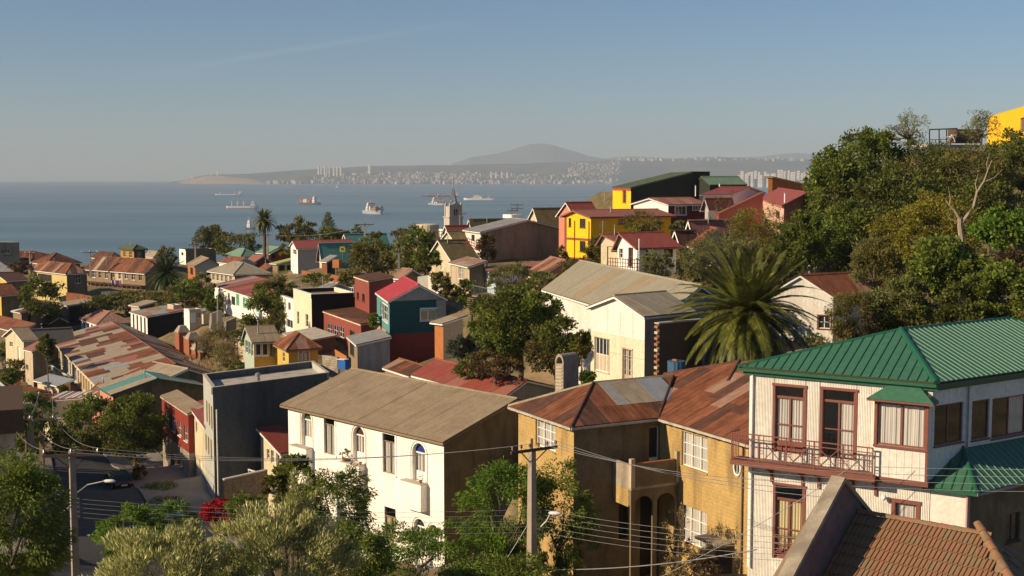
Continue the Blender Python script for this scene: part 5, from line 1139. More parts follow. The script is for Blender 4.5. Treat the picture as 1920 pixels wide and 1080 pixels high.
for i,(px,py,D) in enumerate(((342,622,180),(361,635,172),(373,655,166))):
    m=MB(); p=at(px,py,D); f=H(-30); s_=Vector((f.y,-f.x,0)); up=Vector((0,0,1)); h=5.2
    m.box(p,s_,f,-.75,.75,p.z-h,p.z,-.9,.9,BRICKRED); q=[p-s_*.9-f*1,p+s_*.9-f*1,p+s_*.9+f*1,p-s_*.9+f*1]; m.hexa([a+up*.003 for a in q],[a.lerp(p,.55)+up*.9 for a in q],CONC)
    tag(m.build('brick_buttress'),('tall brick buttress with concrete cap nearest the dark side wall','middle brick buttress with concrete cap above the dry slope','short brick buttress at the foot of the dry grass slope')[i],'buttress','brick buttresses on the slope')
for i,(x0,x1,y,yb,D) in enumerate(((390,417,588,616,178),(417,443,603,630,168))):
    a=at(x0+7,y,D); b_=at(x1,y,D+5); t=(b_-a).normalized(); n=Vector((t.y,-t.x,0)); m=MB(); h=(yb-y)*D/F; up=Vector((0,0,1))
    m.box(a,t,n,0,(b_-a).length,a.z-h-1,a.z,-.3,0,CONCL)
    pr=[(0,0)]+[(-.55*((k/6)**2)*h*.55,-h*k/6) for k in range(7)]+[(0,-h)]
    for k in range(6):
        p0=a-t*abs(pr[k+1][0])+up*pr[k+1][1]; p1=a-t*abs(pr[k+2][0])+up*pr[k+2][1]; f=[p0,a+up*pr[k+1][1],a+up*pr[k+2][1],p1]; m.hexa(f,[q-n*.3 for q in f],CONCL)
    tag(m.build('retaining_wall'),('beige retaining wall with curved flare left of the bent lamp post','beige retaining wall with curved flare right of the bent lamp post')[i],'wall','flared retaining walls')
# ---------------------------------------------------------------- middle left cluster
house('dark_render_block','long windowless brown block with narrow white end wall on the skyline',(348,470),282,(336,469),405,495,wl=WHITE,wr=EARTHW,hr=68,roof='flat',rise=.3,rm=CONCL,trim=BARK,cat='building',lo=[(340,473,344,479,V_)])
house('orange_end_house','grey sided house with orange boarded end wall',(366,499),250,(352,494),412,535,wl=ORANGEW,wr=LGREY,hr=58,roof='gableL',ridge=(392,485),rm=[TAUPER,DIRTYG],oh=.25,trim=DIRTYG,lo=[(357,502,362,515,V_)],ro=[(388,509,395,521,V_)],cw=2,rh=5,sep=False)
house('long_beige_villa','low beige villa with broad olive hip roof and a row of tall windows',(440,515),232,(395,509),502,540,wl=BEIGE,wr=EARTHW,hr=66,roof='hip',rise=1.9,rm=OLIVER,oh=.5,lo=row(398,514,525,430,518,530,5,4.5,WW))
house('white_upper_storey','white upper storey with rusty low roof standing above the beige villa',(441,494),243,(411,491),478,510,wl=WHITE,wr=LGREY,hr=66,roof='gableL',rise=1.0,rm=RUST3,oh=.2,lo=[(426,493,433,499,WD)])
house('green_hip_house','house with pale green hip roof and turquoise gable under the palm',(452,482),282,422,487,500,wl=LTEAL,wr=LTEAL,roof='hip',rise=1.6,rm=GRNR2,oh=.4)
house('crimson_wall_house','crimson walled house with dull green low roof right of the lone palm',(507,475),262,(483,473),546,505,wl=DRED,wr=DRED,hr=62,roof='gableL',ridge=(527,464),rm=GRNR2,oh=.3,lo=[(497,475,500,482,WS)],ro=[(510,475,516,484,V_)])
house('pale_tan_roof_house','low house with dusty pink roof between green hip and crimson houses',(478,490),250,462,505,508,wl=BEIGE,wr=DRED,roof='gableL',rise=.9,rm=REDR2)
house('lime_awning_shop','shop front with lime green sheet awning and ochre counter',(520,494),236,511,560,517,wl=WOODL,wr=PYEL,hr=70,roof='shed',hz=(0,0,.9,.9),rm=LIME,oh=.4,ro=[(523,497,534,508,V_),(538,497,549,508,V_)])
house('red_strip_roof_house','tall white house with broad stained grey side wall and red roof edge',(558,466),222,(545,461),665,510,wl=WHITE,wr=CONCL,hr=66,roof='gableR',ridge=(551,452),rm=REDR,trim=WTRIM,oh=.3,lo=[(549,468,556,477,WW)])
house('teal_roof_house','long house with teal sheet roof hidden partly by trees',(604,474),212,599,690,500,wl=CREAM,wr=LTEAL,hr=66,roof='gableR',rise=1.5,rm=TEALR,oh=.4,ro=[(608,478,616,490,V_)])
house('upper_teal_roof_house','house with bright teal roof plane behind the stained grey wall',(655,462),240,640,730,490,wl=CREAM,wr=CREAM,hr=66,roof='gableR',rise=2.2,rm=TEALR,oh=.3)
house('long_pale_roof_hall','long low pale roof on the skyline behind the teal roof',(600,452),262,592,690,470,wl=CONCL,wr=WOOD,hr=66,roof='gableR',rise=1.2,rm=CONCL,oh=.3)
house('teal_lean_to','small teal lean-to with grey roof beside rusty fence',(613,490),204,603,628,516,wl=RUST3,wr=TEAL,roof='shed',hz=(0,0,.7,.7),rm=GALV,oh=.3,cat='shed',ro=[(615,494,621,512,V_)])
m=MB(); p=at(632,502,203); m.cube(p,1.15,.9,1.3,ORANGEW,20); m.cube(p+Vector((0,0,-2.4)),.12,.12,2.4,WOOD); tag(m.build('orange_hut_box'),'orange plank box raised on a post beside the teal lean-to','box')
sgn=thing('yellow_sign','yellow board with a black N shaped mark above the teal roof','sign',at(642,474,210)); m=MB(); p=at(642,472,210); t=H(80); n=Vector((t.y,-t.x,0)); m.box(p,t,n,-.42,.42,p.z,p.z+.85,0,.05,M('sign_yellow',(.75,.68,.05),sc=3)); m.tube([p-Vector((0,0,1.4)),p],.04,METAL,5); m.build('board',sgn)
m=MB(); m.box(p,t,n,-.2,-.12,p.z+.2,p.z+.66,.053,.06,BLACK); m.box(p,t,n,.12,.2,p.z+.2,p.z+.66,.053,.06,BLACK); f=[p+t*a+n*.053+Vector((0,0,z)) for a,z in((-.12,.66),(-.03,.66),(.12,.2),(.03,.2))]; m.hexa(f,[q+n*.007 for q in f],BLACK); m.build('letter_mark',sgn)
wallthing('brick_terrace_wall','long orange brick terrace wall below the stained grey house',[(567,508,203),(600,516,199)],203,1.0,.25,BRICKRED,TERRA)
wallthing('brick_terrace_wall','short orange brick terrace wall right of the long one',[(611,513,199),(637,519,196)],199,.8,.25,BRICKRED,TERRA)
wallthing('earth_bank_wall','pale rubble retaining wall below the brick terraces',[(566,532,186),(600,538,184),(664,548,182)],186,2.5,.6,EARTHW)
m=MB(); a=at(628,540,175); b_=at(663,543,174)
for k in range(10):
    p=a.lerp(b_,k/9); m.cube(p-Vector((0,0,1.2)),.08,.08,1.5,WTRIM)
beam(m,a+Vector((0,0,.25)),b_+Vector((0,0,.25)),.07,.09,WTRIM); beam(m,a-Vector((0,0,.6)),b_-Vector((0,0,.6)),.06,.08,WTRIM); tag(m.build('white_railing'),'white railing behind the black tar wall','railing')
house('green_shutter_house','white house with green shutters and rust red striped roof',(510,568),180,(402,534),None,610,wl=WHITE,wr=WHITE,hr=60,roof='gableL',ridge=(592,549),rm=[RUST,REDR2,REDR,GALV],weights=[3,3,3,.6],oh=.3,cw=2,rh=6,sep=False,
  lo=[(427,549,431,570,WS),(434,556,441,572,V_),(442.5,552,449,574,SHG),(455,557,460,578,SHG),(461,559,466,580,SHG),(480,566,486,586,SHG)])
house('white_box_house','white two storey box house left of the cream front',(551,564),160,(526,556),556,628,wl=WHITE,wr=WHITE,hr=60,roof='flat',rise=.15,rm=GALV,lo=[(540,567,545,582,dict(fr=WTRIM,nx=1,ny=1)),(537,599,549,615,WG)])
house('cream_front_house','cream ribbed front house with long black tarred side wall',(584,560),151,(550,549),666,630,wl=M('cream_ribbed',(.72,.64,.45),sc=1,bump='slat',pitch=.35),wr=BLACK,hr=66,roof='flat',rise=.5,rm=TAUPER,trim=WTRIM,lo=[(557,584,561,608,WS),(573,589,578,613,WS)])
house('long_maroon_house','long maroon sheet clad house with cream cornice and grouped windows',(677,612),138,(585,579),('m',46,7),667,wl=MAROON,wr=MAROON,roof='shed',hz=(.2,.2,.7,.7),rm=[RUST2,RUST],oh=.12,cw=2.2,rh=5,sep=False,trim=CREAM,dep=.0,
  lo=[(593,600,602,619,WD),(613,607,622,627,WW),(625,610,634,630,WW),(636,613,645,633,WW),(656,620,665,636,WD)])
house('orange_ground_storey','orange rendered ground storey recessed beneath the maroon house',(672,669),140.5,(590,643),('m',46,6),700,wl=M('orange_render',(.55,.30,.12),(.45,.24,.09),sc=1),wr=EARTHW,roof='flat',rise=.05,rm=WOOD,lo=[(597,649,602,662,V_),(610,654,616,668,V_),(622,658,627,672,DRW),(633,661,639,676,V_)])
house('tall_maroon_house','tall maroon clad house with cream cornice behind the long maroon one',(692,529),146,(665,520),737,608,wl=MAROON,wr=MAROON,hr=60,roof='shed',hz=(.1,.1,.5,.5),rm=RUST2,oh=.12,trim=CREAM,lo=[(669,548,673,562,dict(fr=WOOD,nx=1,ny=1)),(679,551,684,566,dict(fr=WOOD,nx=1,ny=1))])
TH_=house('teal_boarded_house','teal and red boarded house with crimson roof and grey corrugated gable',(730,565),122,(706.5,548),836,705,wl=LTEAL,hr=66,wr=TEAL,roof='gableL',ridge=(786,535),rm=CRIM,oh=.15,gm=SLATE,split=627,wl2=PINK,wr2=REDB,trim=WTRIM,capm=CRIM,
  lo=[(713,568,718,592,WS),(718.5,572,728,602,dict(fr=WTRIM,nx=2,ny=2,trim=WTRIM,tw=.1))],ro=[(789,581,817,601,dict(fr=WTRIM,nx=2,ny=1,trim=WTRIM,tw=.1,bw=.09,cur=CURTY))])
t=TH_['dirR']; n=Vector((t.y,-t.x,0)); o=TH_['N']; ua=(onwall(786,579,o,t)-o).dot(t); ub=(onwall(820,579,o,t)-o).dot(t); z_=onwall(800,578,o,t).z
b=MB(); f=[o+t*ua+n*.05+Vector((0,0,z_+.15-o.z)),o+t*ub+n*.05+Vector((0,0,z_+.15-o.z)),o+t*ub+n*.5+Vector((0,0,z_-o.z)),o+t*ua+n*.5+Vector((0,0,z_-o.z))]; b.hexa(f,[q-Vector((0,0,.05)) for q in f],LTEAL); b.build('window_awning',TH_['par'])
b=MB(); ua=(onwall(818,585,o,t)-o).dot(t); b.box(o,t,n,ua,TH_['RR'],onwall(825,603,o,t).z,TH_['ze']-.05,.003,.05,SLATE); b.build('grey_wall_panel',TH_['par'])
house('grey_sheet_shed','grey panel shed with corrugated lean roof against the teal boarded house',(670,647),117,(653,632),(731,643),690,wl=WOODL,wr=SLATE,roof='shed',hz=(0,0,.5,.5),rm=[GALV,CONCL],oh=.15,cw=1.5,rh=5,sep=False,cat='shed',lo=[(656,640,664,668,V_)])
house('green_glazed_turret','tall green and yellow house front with glazed upper room and brown gable roof',(476,641),128,(458,632),(523,639),700,wl=MINT,wr=YEL,roof='gableR',ridge=(464,614),rm=TAUPER,oh=.25,trim=MINT,cw=.8,rh=6,gm=MINT,
  lo=[(460,638,464.5,662,WS),(465.5,641,469.5,665,WS),(470.5,643,474.5,668,WS)],ro=[(479,642,490,667,dict(fr=WTRIM,nx=1,ny=1,bw=.09)),(491.5,642,503,667,dict(fr=WTRIM,nx=1,ny=1,bw=.09)),(506,642,516,667,dict(fr=LTEAL,nx=1,ny=1,bw=.09))])
house('yellow_hip_cottage','yellow cottage with rusty pyramid roof and twin arched window in red surround',(541,657),124,(520,647),(596,653),700,wl=YEL,wr=YEL,roof='hip',rise=1.35,rm=[RUST,RUST4,RUST3],oh=.35,cw=1.1,rh=6,sep=False,trim=WOODL,
  lo=[(530,660,534,678,WS)],ro=[(562,659,569,676,dict(k='arch')),(569.8,659,576.8,676,dict(k='arch'))],rv=.08)
house('red_sheet_roof_house','low house with broad red sheet roof directly behind the arched window house',(942,746),97,(776,703),(1042,726),800,wl=WHITE,wr=SLATE,roof='gableL',ridge=(986,714),rm=[REDR,REDR,REDR2],oh=.2,cw=2.2,rh=6)
house('striped_rust_shed','shed with striped rusty roof beside the red sheet roof',(768,704),110,(722,689),None,730,wl=WOODL,wr=WOOD,hr=50,roof='gableL',ridge=(797,688),rm=[RUST,RUST4,RUST2],oh=.2,cw=.8,rh=5,cat='shed')
house('orange_plank_shack','orange plank shack with ragged grey sheet roof right of the teal house',(831,606),116,815,868,655,wl=ORANGEW,wr=BEIGE,hr=62,roof='shed',hz=(0,0,.5,.5),rm=[GALV,WOODL,DIRTYG],oh=.3,cw=.9,rh=2,cat='shed')
kb=MB(); p=at(645,692,111); kb.cube(p,.85,.6,.85,M('kiosk_blue',(.02,.12,.42),sc=2),35); kb.cube(p+Vector((-.1,-.05,.86)),.9,.65,.04,WTRIM,35); tag(kb.build('blue_bin'),'small blue and white box at the foot of the orange stairs','box')
m=MB(); a=at(622,694,112)
for k in range(9): m.cube(a+Vector((.12*k*0,.0,0))+Vector((-.05*k,.28*k,.17*k-.6)),2.0,.3,.17,CONC,40)
tag(m.build('stairway'),'concrete stairs between the yellow cottage and the grey shed','stairs')
house('low_concrete_annex','low concrete annex roof under the cream front house',(572,640),140,(533,625),('m',48,4),660,wl=CONCL,wr=BARK,roof='shed',hz=(0,0,.3,.3),rm=CONCL,oh=.2,trim=CONCL)
house('wooden_hut','small timber hut with rusty roof beside the scrap timber shed',(95,604),208,76,124,622,wl=WOODL,wr=WOOD,roof='gableL',rise=.7,rm=RUST,cat='hut')
house('wooden_hut','low hut with grey roof between the pink roof cottage and the brown scrub',(262,574),205,246,290,592,wl=BEIGE,wr=EARTHW,roof='shed',hz=(0,0,.5,.5),rm=DIRTYG,cat='hut')
house('wooden_hut','tiny hut with brown hip roof under the trees right of the maroon houses',(752,535),150,742,775,552,wl=WOODL,wr=WOOD,roof='hip',rise=.7,rm=RUST2,cat='hut')
house('back_yard_house','low red roofed house squeezed behind the white box and cream front houses',(600,545),172,588,664,566,wl=CREAM,wr=SLATE,roof='gableL',rise=.8,rm=[GALV,DIRTYG])
house('back_yard_house','low rusty roofed house in the yard behind the tall maroon one',(752,520),160,738,790,545,wl=WHITE,wr=WOODL,roof='gableL',rise=.9,rm=RUST4)
house('back_yard_house','little white house with rusty roof below the crimson walled house',(498,505),240,486,522,520,wl=WHITE,wr=BEIGE,roof='gableL',rise=.8,rm=RUST3)
house('back_yard_house','grey shed roofed house left of the green shutter house',(385,585),190,372,402,605,wl=CREAM,wr=BEIGE,roof='shed',hz=(0,0,.4,.4),rm=GALV)
house('garden_house','low brick red roofed house left of the beige corner shop',(40,720),168,(10,706),70,745,wl=CREAM,wr=BEIGE,roof='gableL',rise=1.0,rm=[RUST3,RUST])
wallthing('retaining_wall','long beige coped wall running down beside the dry grass bank to the glazed turret',[(444,631,163),(470,645,153),(497,662,143),(524,680,134)],163,2.2,.35,BEIGE,CONCL)
wallthing('retaining_wall','dark brick retaining wall between the brick buttresses',[(330,622,186),(352,634,177),(378,662,163)],186,5.5,.4,BRICKRED,CONC)
wallthing('tarred_wall','long dark tarred wall above the scrub right of the rusty sheet fence',[(181,556,221),(225,551,226),(262,546,230)],221,2.4,.15,BLACK)
wallthing('white_fence','low turquoise and white fence below the gallery tenement',[(190,547,236),(236,545,238)],236,1.1,.06,WTRIM,cat='fence')
wallthing('garden_wall','low brown garden wall above the patchwork tenement roof',[(105,650,200),(150,642,204)],200,1.6,.2,EARTHW)
wallthing('timber_fence','grey timber fence between white box house and yellow turret',[(528,622,150),(552,634,147),(575,642,143)],150,1.5,.06,WOODL,cat='fence')
wallthing('timber_fence','brown timber fence beside the stairs under the maroon house',[(628,655,126),(650,668,121)],126,1.8,.06,ORANGEW,cat='fence')
for i,(x,y,D) in enumerate(((215,493,255),(600,458,215),(1130,443,132),(1230,442,125),(560,558,158),(880,428,168))):
    p=at(x,y,D); m=MB(); m.tube([p-Vector((0,0,.6)),p+Vector((0,0,1.8))],.03,METAL,4)
    for k in range(4): q=p+Vector((0,0,1.0+.25*k)); beam(m,q-Vector((.55-.08*k,0,0)),q+Vector((.55-.08*k,0,0)),.03,.03,METAL)
    tag(m.build('television_aerial'),('thin aerial on the gallery tenement roof','thin aerial on the teal roof','aerial on the small red gable of the beige wing','aerial on the red roof of the lattice balcony house','aerial on the cream front house','aerial on the pale warehouse roof')[i],'aerial','rooftop aerials')
# ---------------------------------------------------------------- upper town, centre and right
house('mossy_gable_cottage','cream cottage with steep mossy brown gable roof below the church tower',(845,482),172,806,892,515,wl=CREAM,wr=BEIGE,hr=66,roof='gableR',ridge=(825,451),rm=MOSS,oh=.35,trim=WTRIM,hl=-52,lo=[(826,490,832,505,dict(k='solid',dm=CREAM,fr=WTRIM,nx=1,ny=1,sill=False))])
house('mossy_gable_cottage','smaller mossy gabled cottage just behind the steep cream gable',(852,449),192,830,890,470,wl=CREAM,wr=BEIGE,hr=66,roof='gableR',ridge=(841,434),rm=MOSS,oh=.3,trim=WTRIM)
house('tan_annex_house','tan house with ragged flat sheet roof and tall white window',(880,500),155,(846,492),908,548,wl=BEIGE,wr=EARTHW,hr=58,roof='shed',hz=(0,0,.5,.5),rm=[DIRTYG,RUST4],oh=.35,cw=1.2,rh=3,sep=False,lo=[(860,499,868,523,dict(fr=WTRIM,nx=2,ny=2,cur=CURT,glass=GLASS))])
house('taupe_warehouse','big warehouse with ribbed taupe gable wall and pale metal roof',(902,435),165,(872,431),(1054,428),493,wl=WPANEL,wr=TAUPE,roof='gableL',ridge=(989,413),rm=GALV,oh=.4,cw=3,rh=9,trim=WTRIM,cat='warehouse',lo=[(884,440,890,452,V_)])
m=MB(); a=at(874,461,161); b_=at(899,470,155)
for z in(0,.35,.7,1.05): beam(m,a+Vector((0,0,z)),b_+Vector((0,0,z)),.06,.06,SHIPR)
for k in range(9): p=a.lerp(b_,k/8); m.cube(p-Vector((0,0,.1)),.06,.06,1.2,SHIPR)
tag(m.build('red_railing'),'bright red balcony railing left of the taupe warehouse wall','railing')
house('small_red_roof_house','small house with red roof beside the round tank',(842,434),215,833,880,448,wl=WHITE,wr=WHITE,hr=65,roof='gableR',rise=.9,rm=REDR)
house('long_mossy_house','long low brownish roof on the skyline right of the church tower',(885,425),235,878,955,440,wl=CREAM,wr=CREAM,hr=66,roof='gableR',rise=1.3,rm=MOSS)
house('white_verge_gable','cream gable with bold white verges and mossy roof behind the warehouse',(1012,418),185,(990,417),1062,470,wl=CREAM,wr=CREAM,hr=66,roof='gableR',ridge=(1003,391),rm=MOSS,oh=.4,trim=WTRIM,hl=-55)
house('red_gable_house','red roofed gable with white verge left of the yellow house',(1078,403),168,(1048,402),1120,488,wl=PINK,wr=PINK,hr=66,roof='gableR',ridge=(1064,380),rm=REDR,oh=.35,trim=WTRIM,hl=-55)
house('steep_mossy_house','steep weathered mossy roof below the yellow and red tower',(1150,393),192,(1081,392),None,480,wl=BEIGE,wr=BEIGE,hr=58,roof='gableL',ridge=(1196,361),rm=MOSS,oh=.2,cw=1.5,rh=2,sep=False)
HYY=house('bright_yellow_house','bright yellow two storey house with red bands and long faded red roof',(1108,406),140,(1060,404),1258,492,wl=SUNYEL,wr=SUNYEL,hr=66,roof='gableR',ridge=(1080,395),rm=REDR2,oh=.45,trim=REDR2,hl=-55,
  lo=[(1066,409,1071,425,dict(fr=WOOD,nx=1,ny=2)),(1087,410,1098,427,dict(fr=WOOD,nx=2,ny=1,cur=CURT)),(1087,452,1098,472,dict(fr=WOOD,nx=2,ny=1))],ro=[(1159,411,1175,420,WD)])
b=MB(); o=HYY['L']; t=-HYY['dirL']; n=Vector((t.y,-t.x,0))
for y0,y1 in((446,450),(483,487)): b.box(o,t,n,.0,HYY['LL']+.05,at(1085,y1,142).z,at(1085,y0,142).z,.003,.08,REDR)
b.box(o,t,n,-.05,.25,HYY['zb'],HYY['ze']-.1,.003,.1,REDR); b.build('red_band',HYY['par'])
for x in(1078,1105): p=onwall(x,430,o,t)+n*.1; b=MB(); b.tube([Vector((p.x,p.y,HYY['zb'])),Vector((p.x,p.y,HYY['ze']-.6))],.05,WOOD,5); b.build('downpipe',HYY['par'])
HBK=house('black_hall','long black walled hall with green sheet roof on the skyline',(1183,352),176,(1149,351),1296,392,wl=SUNYEL,wr=BLACKW,hr=66,roof='shed',hz=(0,0,2.3,2.3),rm=MOSSG,oh=.12,trim=MOSSG,cat='building',cw=2,rh=5,sep=False,lo=[(1168,357,1174,380,dict(fr=SHIPR,nx=1,ny=3,trim=SHIPR,tw=.1))])
b=MB(); o=HBK['L']; t=-HBK['dirL']; n=Vector((t.y,-t.x,0)); b.box(o,t,n,0,HBK['LL'],HBK['ze']-.5,HBK['ze']-.02,.003,.06,SHIPR); b.build('red_band',HBK['par'])
house('black_hall_upper','raised black block with green cap at the top of the dark hall',(1296,323),197,(1272,324),1331,390,wl=MOSSG,wr=BLACKW,hr=66,roof='flat',rise=.1,rm=MOSSG,trim=MOSSG,cat='building')
house('green_ribbed_roof_hall','light green ribbed roof sloping down at the right end of the dark hall',(1331,346),196,1300,1400,380,wl=BLACKW,wr=BLACKW,hr=66,roof='gableR',rise=1.3,rm=GRNR2,trim=MOSSG,cat='building',oh=.1)
HWR=house('maroon_sided_house','white gabled house with rusty roof and dark maroon boarded side with two windows',(1253,383),150,(1188,382),1324,425,wl=WHITE,wr=M('dark_maroon_boards',(.11,.03,.022),(.08,.022,.016),sc=1,bump='board',pitch=.2),hr=66,roof='gableR',ridge=(1221,372),rm=[REDR2,RUST4,REDR2],cw=1.2,rh=9,sep=False,oh=.35,trim=WTRIM,hl=-48,
  ro=[(1266,387,1286,403,dict(fr=WTRIM,nx=3,ny=1,trim=WTRIM,tw=.1,cur=CURTY)),(1299,386,1309.5,394,dict(fr=WTRIM,nx=2,ny=2,trim=WTRIM,tw=.08))])
house('white_block_house','tall white wall between the maroon boarded side and the salmon wall',(1328,381),149,(1322,381),1372,420,wl=WHITE,wr=WHITE,hr=66,roof='gableR',rise=.6,rm=REDR2,trim=WTRIM)
house('red_white_gable_house','white gabled house with red roof and metal chimney above the maroon sided one',(1386,362),172,(1318,365),1432,385,wl=WHITE,wr=WHITE,hr=66,roof='gableR',ridge=(1355,351),rm=REDR,oh=.35,trim=WTRIM,hl=-48)
house('orange_wedge_house','orange wedge shaped gable under grey roof at the edge of the trees',(1448,354),180,(1440,354),1530,375,wl=ORANGEW,wr=ORANGEW,hr=66,roof='shed',hz=(1.8,1.8,.2,.2),rm=DIRTYG,oh=.35,trim=PYEL,cw=1.5,rh=4,sep=False)
SALM=M('salmon_render',(.50,.17,.11),(.42,.14,.09),sc=1,stain=(.4,.17,.12))
house('salmon_wall_house','salmon house whose side wall slopes up towards the pink one',(1348,401),138,(1343,401),1430,432,wl=SALM,wr=SALM,hr=66,roof='shed',hz=(0,0,2.5,2.5),rm=REDR2,oh=.05,trim=SALM)
house('pink_house','pale pink house with red roof partly behind dark trees',(1470,384),126,(1427,370),1550,440,wl=M('pale_pink_render',(.72,.45,.36),(.66,.4,.32),sc=1.5,stain=(.6,.36,.3)),wr=SALM,hr=62,roof='gableL',ridge=(1512,362),rm=REDR,oh=.35,trim=SALM,lo=[(1453,395,1462,410,V_)])
for (x,y,D,h,l) in ((1304,368,176,22,'thin metal flue before the dark hall'),(1349,350,172,6,'short metal flue on the red and white gable'),(1471,402,128,45,'tall white flue pipe at the corner of the pink house')):
    p=at(x,y,D); m=MB(); hh=h*D/F; m.tube([p,p+Vector((0,0,hh))],.09,WTRIM,6); m.lathe(p+Vector((0,0,hh)),[(.16,0),(.05,.14)],METAL,8); tag(m.build('flue_pipe'),l,'chimney')
HR2=house('red_roofed_balcony_house','white house with bright red gable roof and dark lattice balcony',(1195,462),112,(1158,459),1268,522,wl=WHITE,wr=WSLAT,hr=65,roof='gableR',ridge=(1167,438),rm=REDR,oh=.45,trim=REDR2,hl=-45,lo=[(1161,466,1168,484,dict(fr=WTRIM,nx=1,ny=2,trim=WTRIM,tw=.08)),(1178,464,1187,500,dict(fr=BROWNT,nx=2,ny=2))],ro=[(1211,463,1221,480,WD),(1245,463,1262,482,V_)])
house('beige_side_wing','beige panelled wing with small red gable left of the lattice balcony',(1158,452),115,(1127,451),1195,515,wl=CREAM,wr=BEIGE,hr=65,roof='gableR',ridge=(1134,440),rm=REDR2,oh=.35,trim=REDR2,hl=-40,lo=[(1138,462,1152,500,dict(k='solid',dm=CREAM,fr=CREAM,nx=1,ny=1,sill=False))])
m=MB(); a=at(1140,484,108.5); c=at(1182,487,105); e_=at(1198,487,107.5)
for (p,q,nk) in ((a,c,9),(c,e_,4)):
    for z in(0,-.35,-.7,-1.05): beam(m,p+Vector((0,0,z)),q+Vector((0,0,z)),.05,.06,BROWNT)
    for k in range(nk+1): r_=p.lerp(q,k/nk); m.cube(r_-Vector((0,0,1.25)),.06,.06,1.35,BROWNT)
b0=a-Vector((0,0,1.3));f=[b0,c-Vector((0,0,1.3)),e_-Vector((0,0,1.3)),at(1150,508,111)]; 
lat=thing('lattice_balcony','dark brown lattice balcony on posts in front of the red roofed white house','balcony',b0); m.build('lattice',lat); m=MB(); m.prism([Vector((q.x,q.y,b0.z)) for q in f],.15,BROWNT); m.build('deck',lat); m=MB(); m.tube([Vector((e_.x,e_.y,b0.z-4)),e_+Vector((0,0,2))],.06,WTRIM,5); m.tube([Vector((c.x,c.y,b0.z-4)),c-Vector((0,0,1.2))],.07,WOOD,5); m.build('post',lat)
house('red_hip_house','house with overlapping red roof planes right of the balcony house',(1303,462),112,(1292,458),1375,490,wl=WHITE,wr=WSLAT,hr=64,roof='gableL',ridge=(1345,430),rm=REDR,oh=.3,ro=[(1302,464,1312,478,WW),(1317,464,1330,478,WW)])
house('far_red_roof','low red roof plane behind the willow-like tree',(1300,432),122,1290,1372,450,wl=REDR2,wr=REDR2,hr=66,roof='gableR',rise=1.0,rm=REDR2)
house('connecting_red_roof','small dull red link roof between the two red roofed houses',(1275,448),119,1265,1305,470,wl=WOOD,wr=WOOD,hr=66,roof='gableR',rise=.8,rm=RUST2)
house('blue_walled_house','light blue house end with wide dark red and rusty roof',(930,509),135,(908,504),1088,552,wl=BLUEP,wr=BLUEP,hr=65,roof='shed',hz=(0,0,.9,.9),rm=[RUST2,REDR2,RUST2],oh=.3,cw=2.5,rh=5,sep=False,trim=WOOD,lo=[(916,515,924,533,dict(fr=WTRIM,nx=1,ny=1))])
house('brick_red_roof_house','broad flat brick red roof in front of the bright yellow house',(1010,520),130,(985,512),1098,540,wl=PINK,wr=PINK,hr=66,roof='gableL',ridge=(1060,489),rm=[REDR2,RUST4,RUST],cw=2,rh=5,sep=False,oh=.3)
# deck and wooden stairs
dk=thing('wooden_deck','wooden deck with pale railing and steep stairs beside the light blue house','deck',at(905,556,128)); m=MB(); a=at(885,553,126); b_=at(920,562,121); c=at(935,556,126)
m.prism([a,b_,c,at(900,550,131)],.15,WOODL); m.build('deck_boards',dk); m=MB()
for (p,q,nk) in ((a,b_,12),(b_,c,5)):
    beam(m,p+Vector((0,0,1)),q+Vector((0,0,1)),.05,.05,METAL)
    for k in range(nk+1): r_=p.lerp(q,k/nk); m.cube(r_,.03,.03,1.0,METAL)
m.build('railing',dk); m=MB()
for p in(a,b_,c,a.lerp(b_,.5)): m.tube([p-Vector((0,0,3.5)),p],.08,WOOD,5)
s0=at(884,560,124); s1=at(882,592,119)
for k in range(9): p=s0.lerp(s1,k/8); m.cube(p,1.2,.3,.05,WOODL,60)
beam(m,s0,s1,.08,.2,WOOD); beam(m,s0+Vector((1,.2,0)),s1+Vector((1,.2,0)),.08,.2,WOOD); m.build('stairs',dk)
wallthing('white_fence','white upright board fence stepping down beside the cream cottage',[(783,519,150),(803,516,150),(818,528,146),(830,534,144)],150,2.0,.06,WSLAT,cat='fence')
# round tank, deck by it
m=MB(); p=at(802,446,258); m.lathe(p,[(2.3,0),(2.3,2.6),(2.2,2.75),(.1,2.9)],CREAM,24); tag(m.build('round_tank'),'round beige tank left of the church tower','tank')
house('pale_blue_parapet_house','flat white house with pale blue wall between tank and church tower',(830,432),250,823,850,445,wl=WHITE,wr=BLUEP,roof='flat',rise=.2,rm=CONCL,hr=65)
m=MB(); a=at(811,448,200); b_=at(834,450,196)
m.prism([a,b_,b_+Vector((1,3,0)),a+Vector((1,3,0))],.2,WOOD)
for k in range(8): p=a.lerp(b_,k/7); m.cube(p,.08,.08,1.3,WOOD)
beam(m,a+Vector((0,0,1.3)),b_+Vector((0,0,1.3)),.1,.1,WOOD); beam(m,a+Vector((0,0,.7)),b_+Vector((0,0,.7)),.08,.08,WOOD)
for p in(a,b_): m.tube([p-Vector((0,0,3)),p],.12,WOOD,5)
tag(m.build('dark_terrace'),'dark wooden terrace with railing below the round tank','terrace')
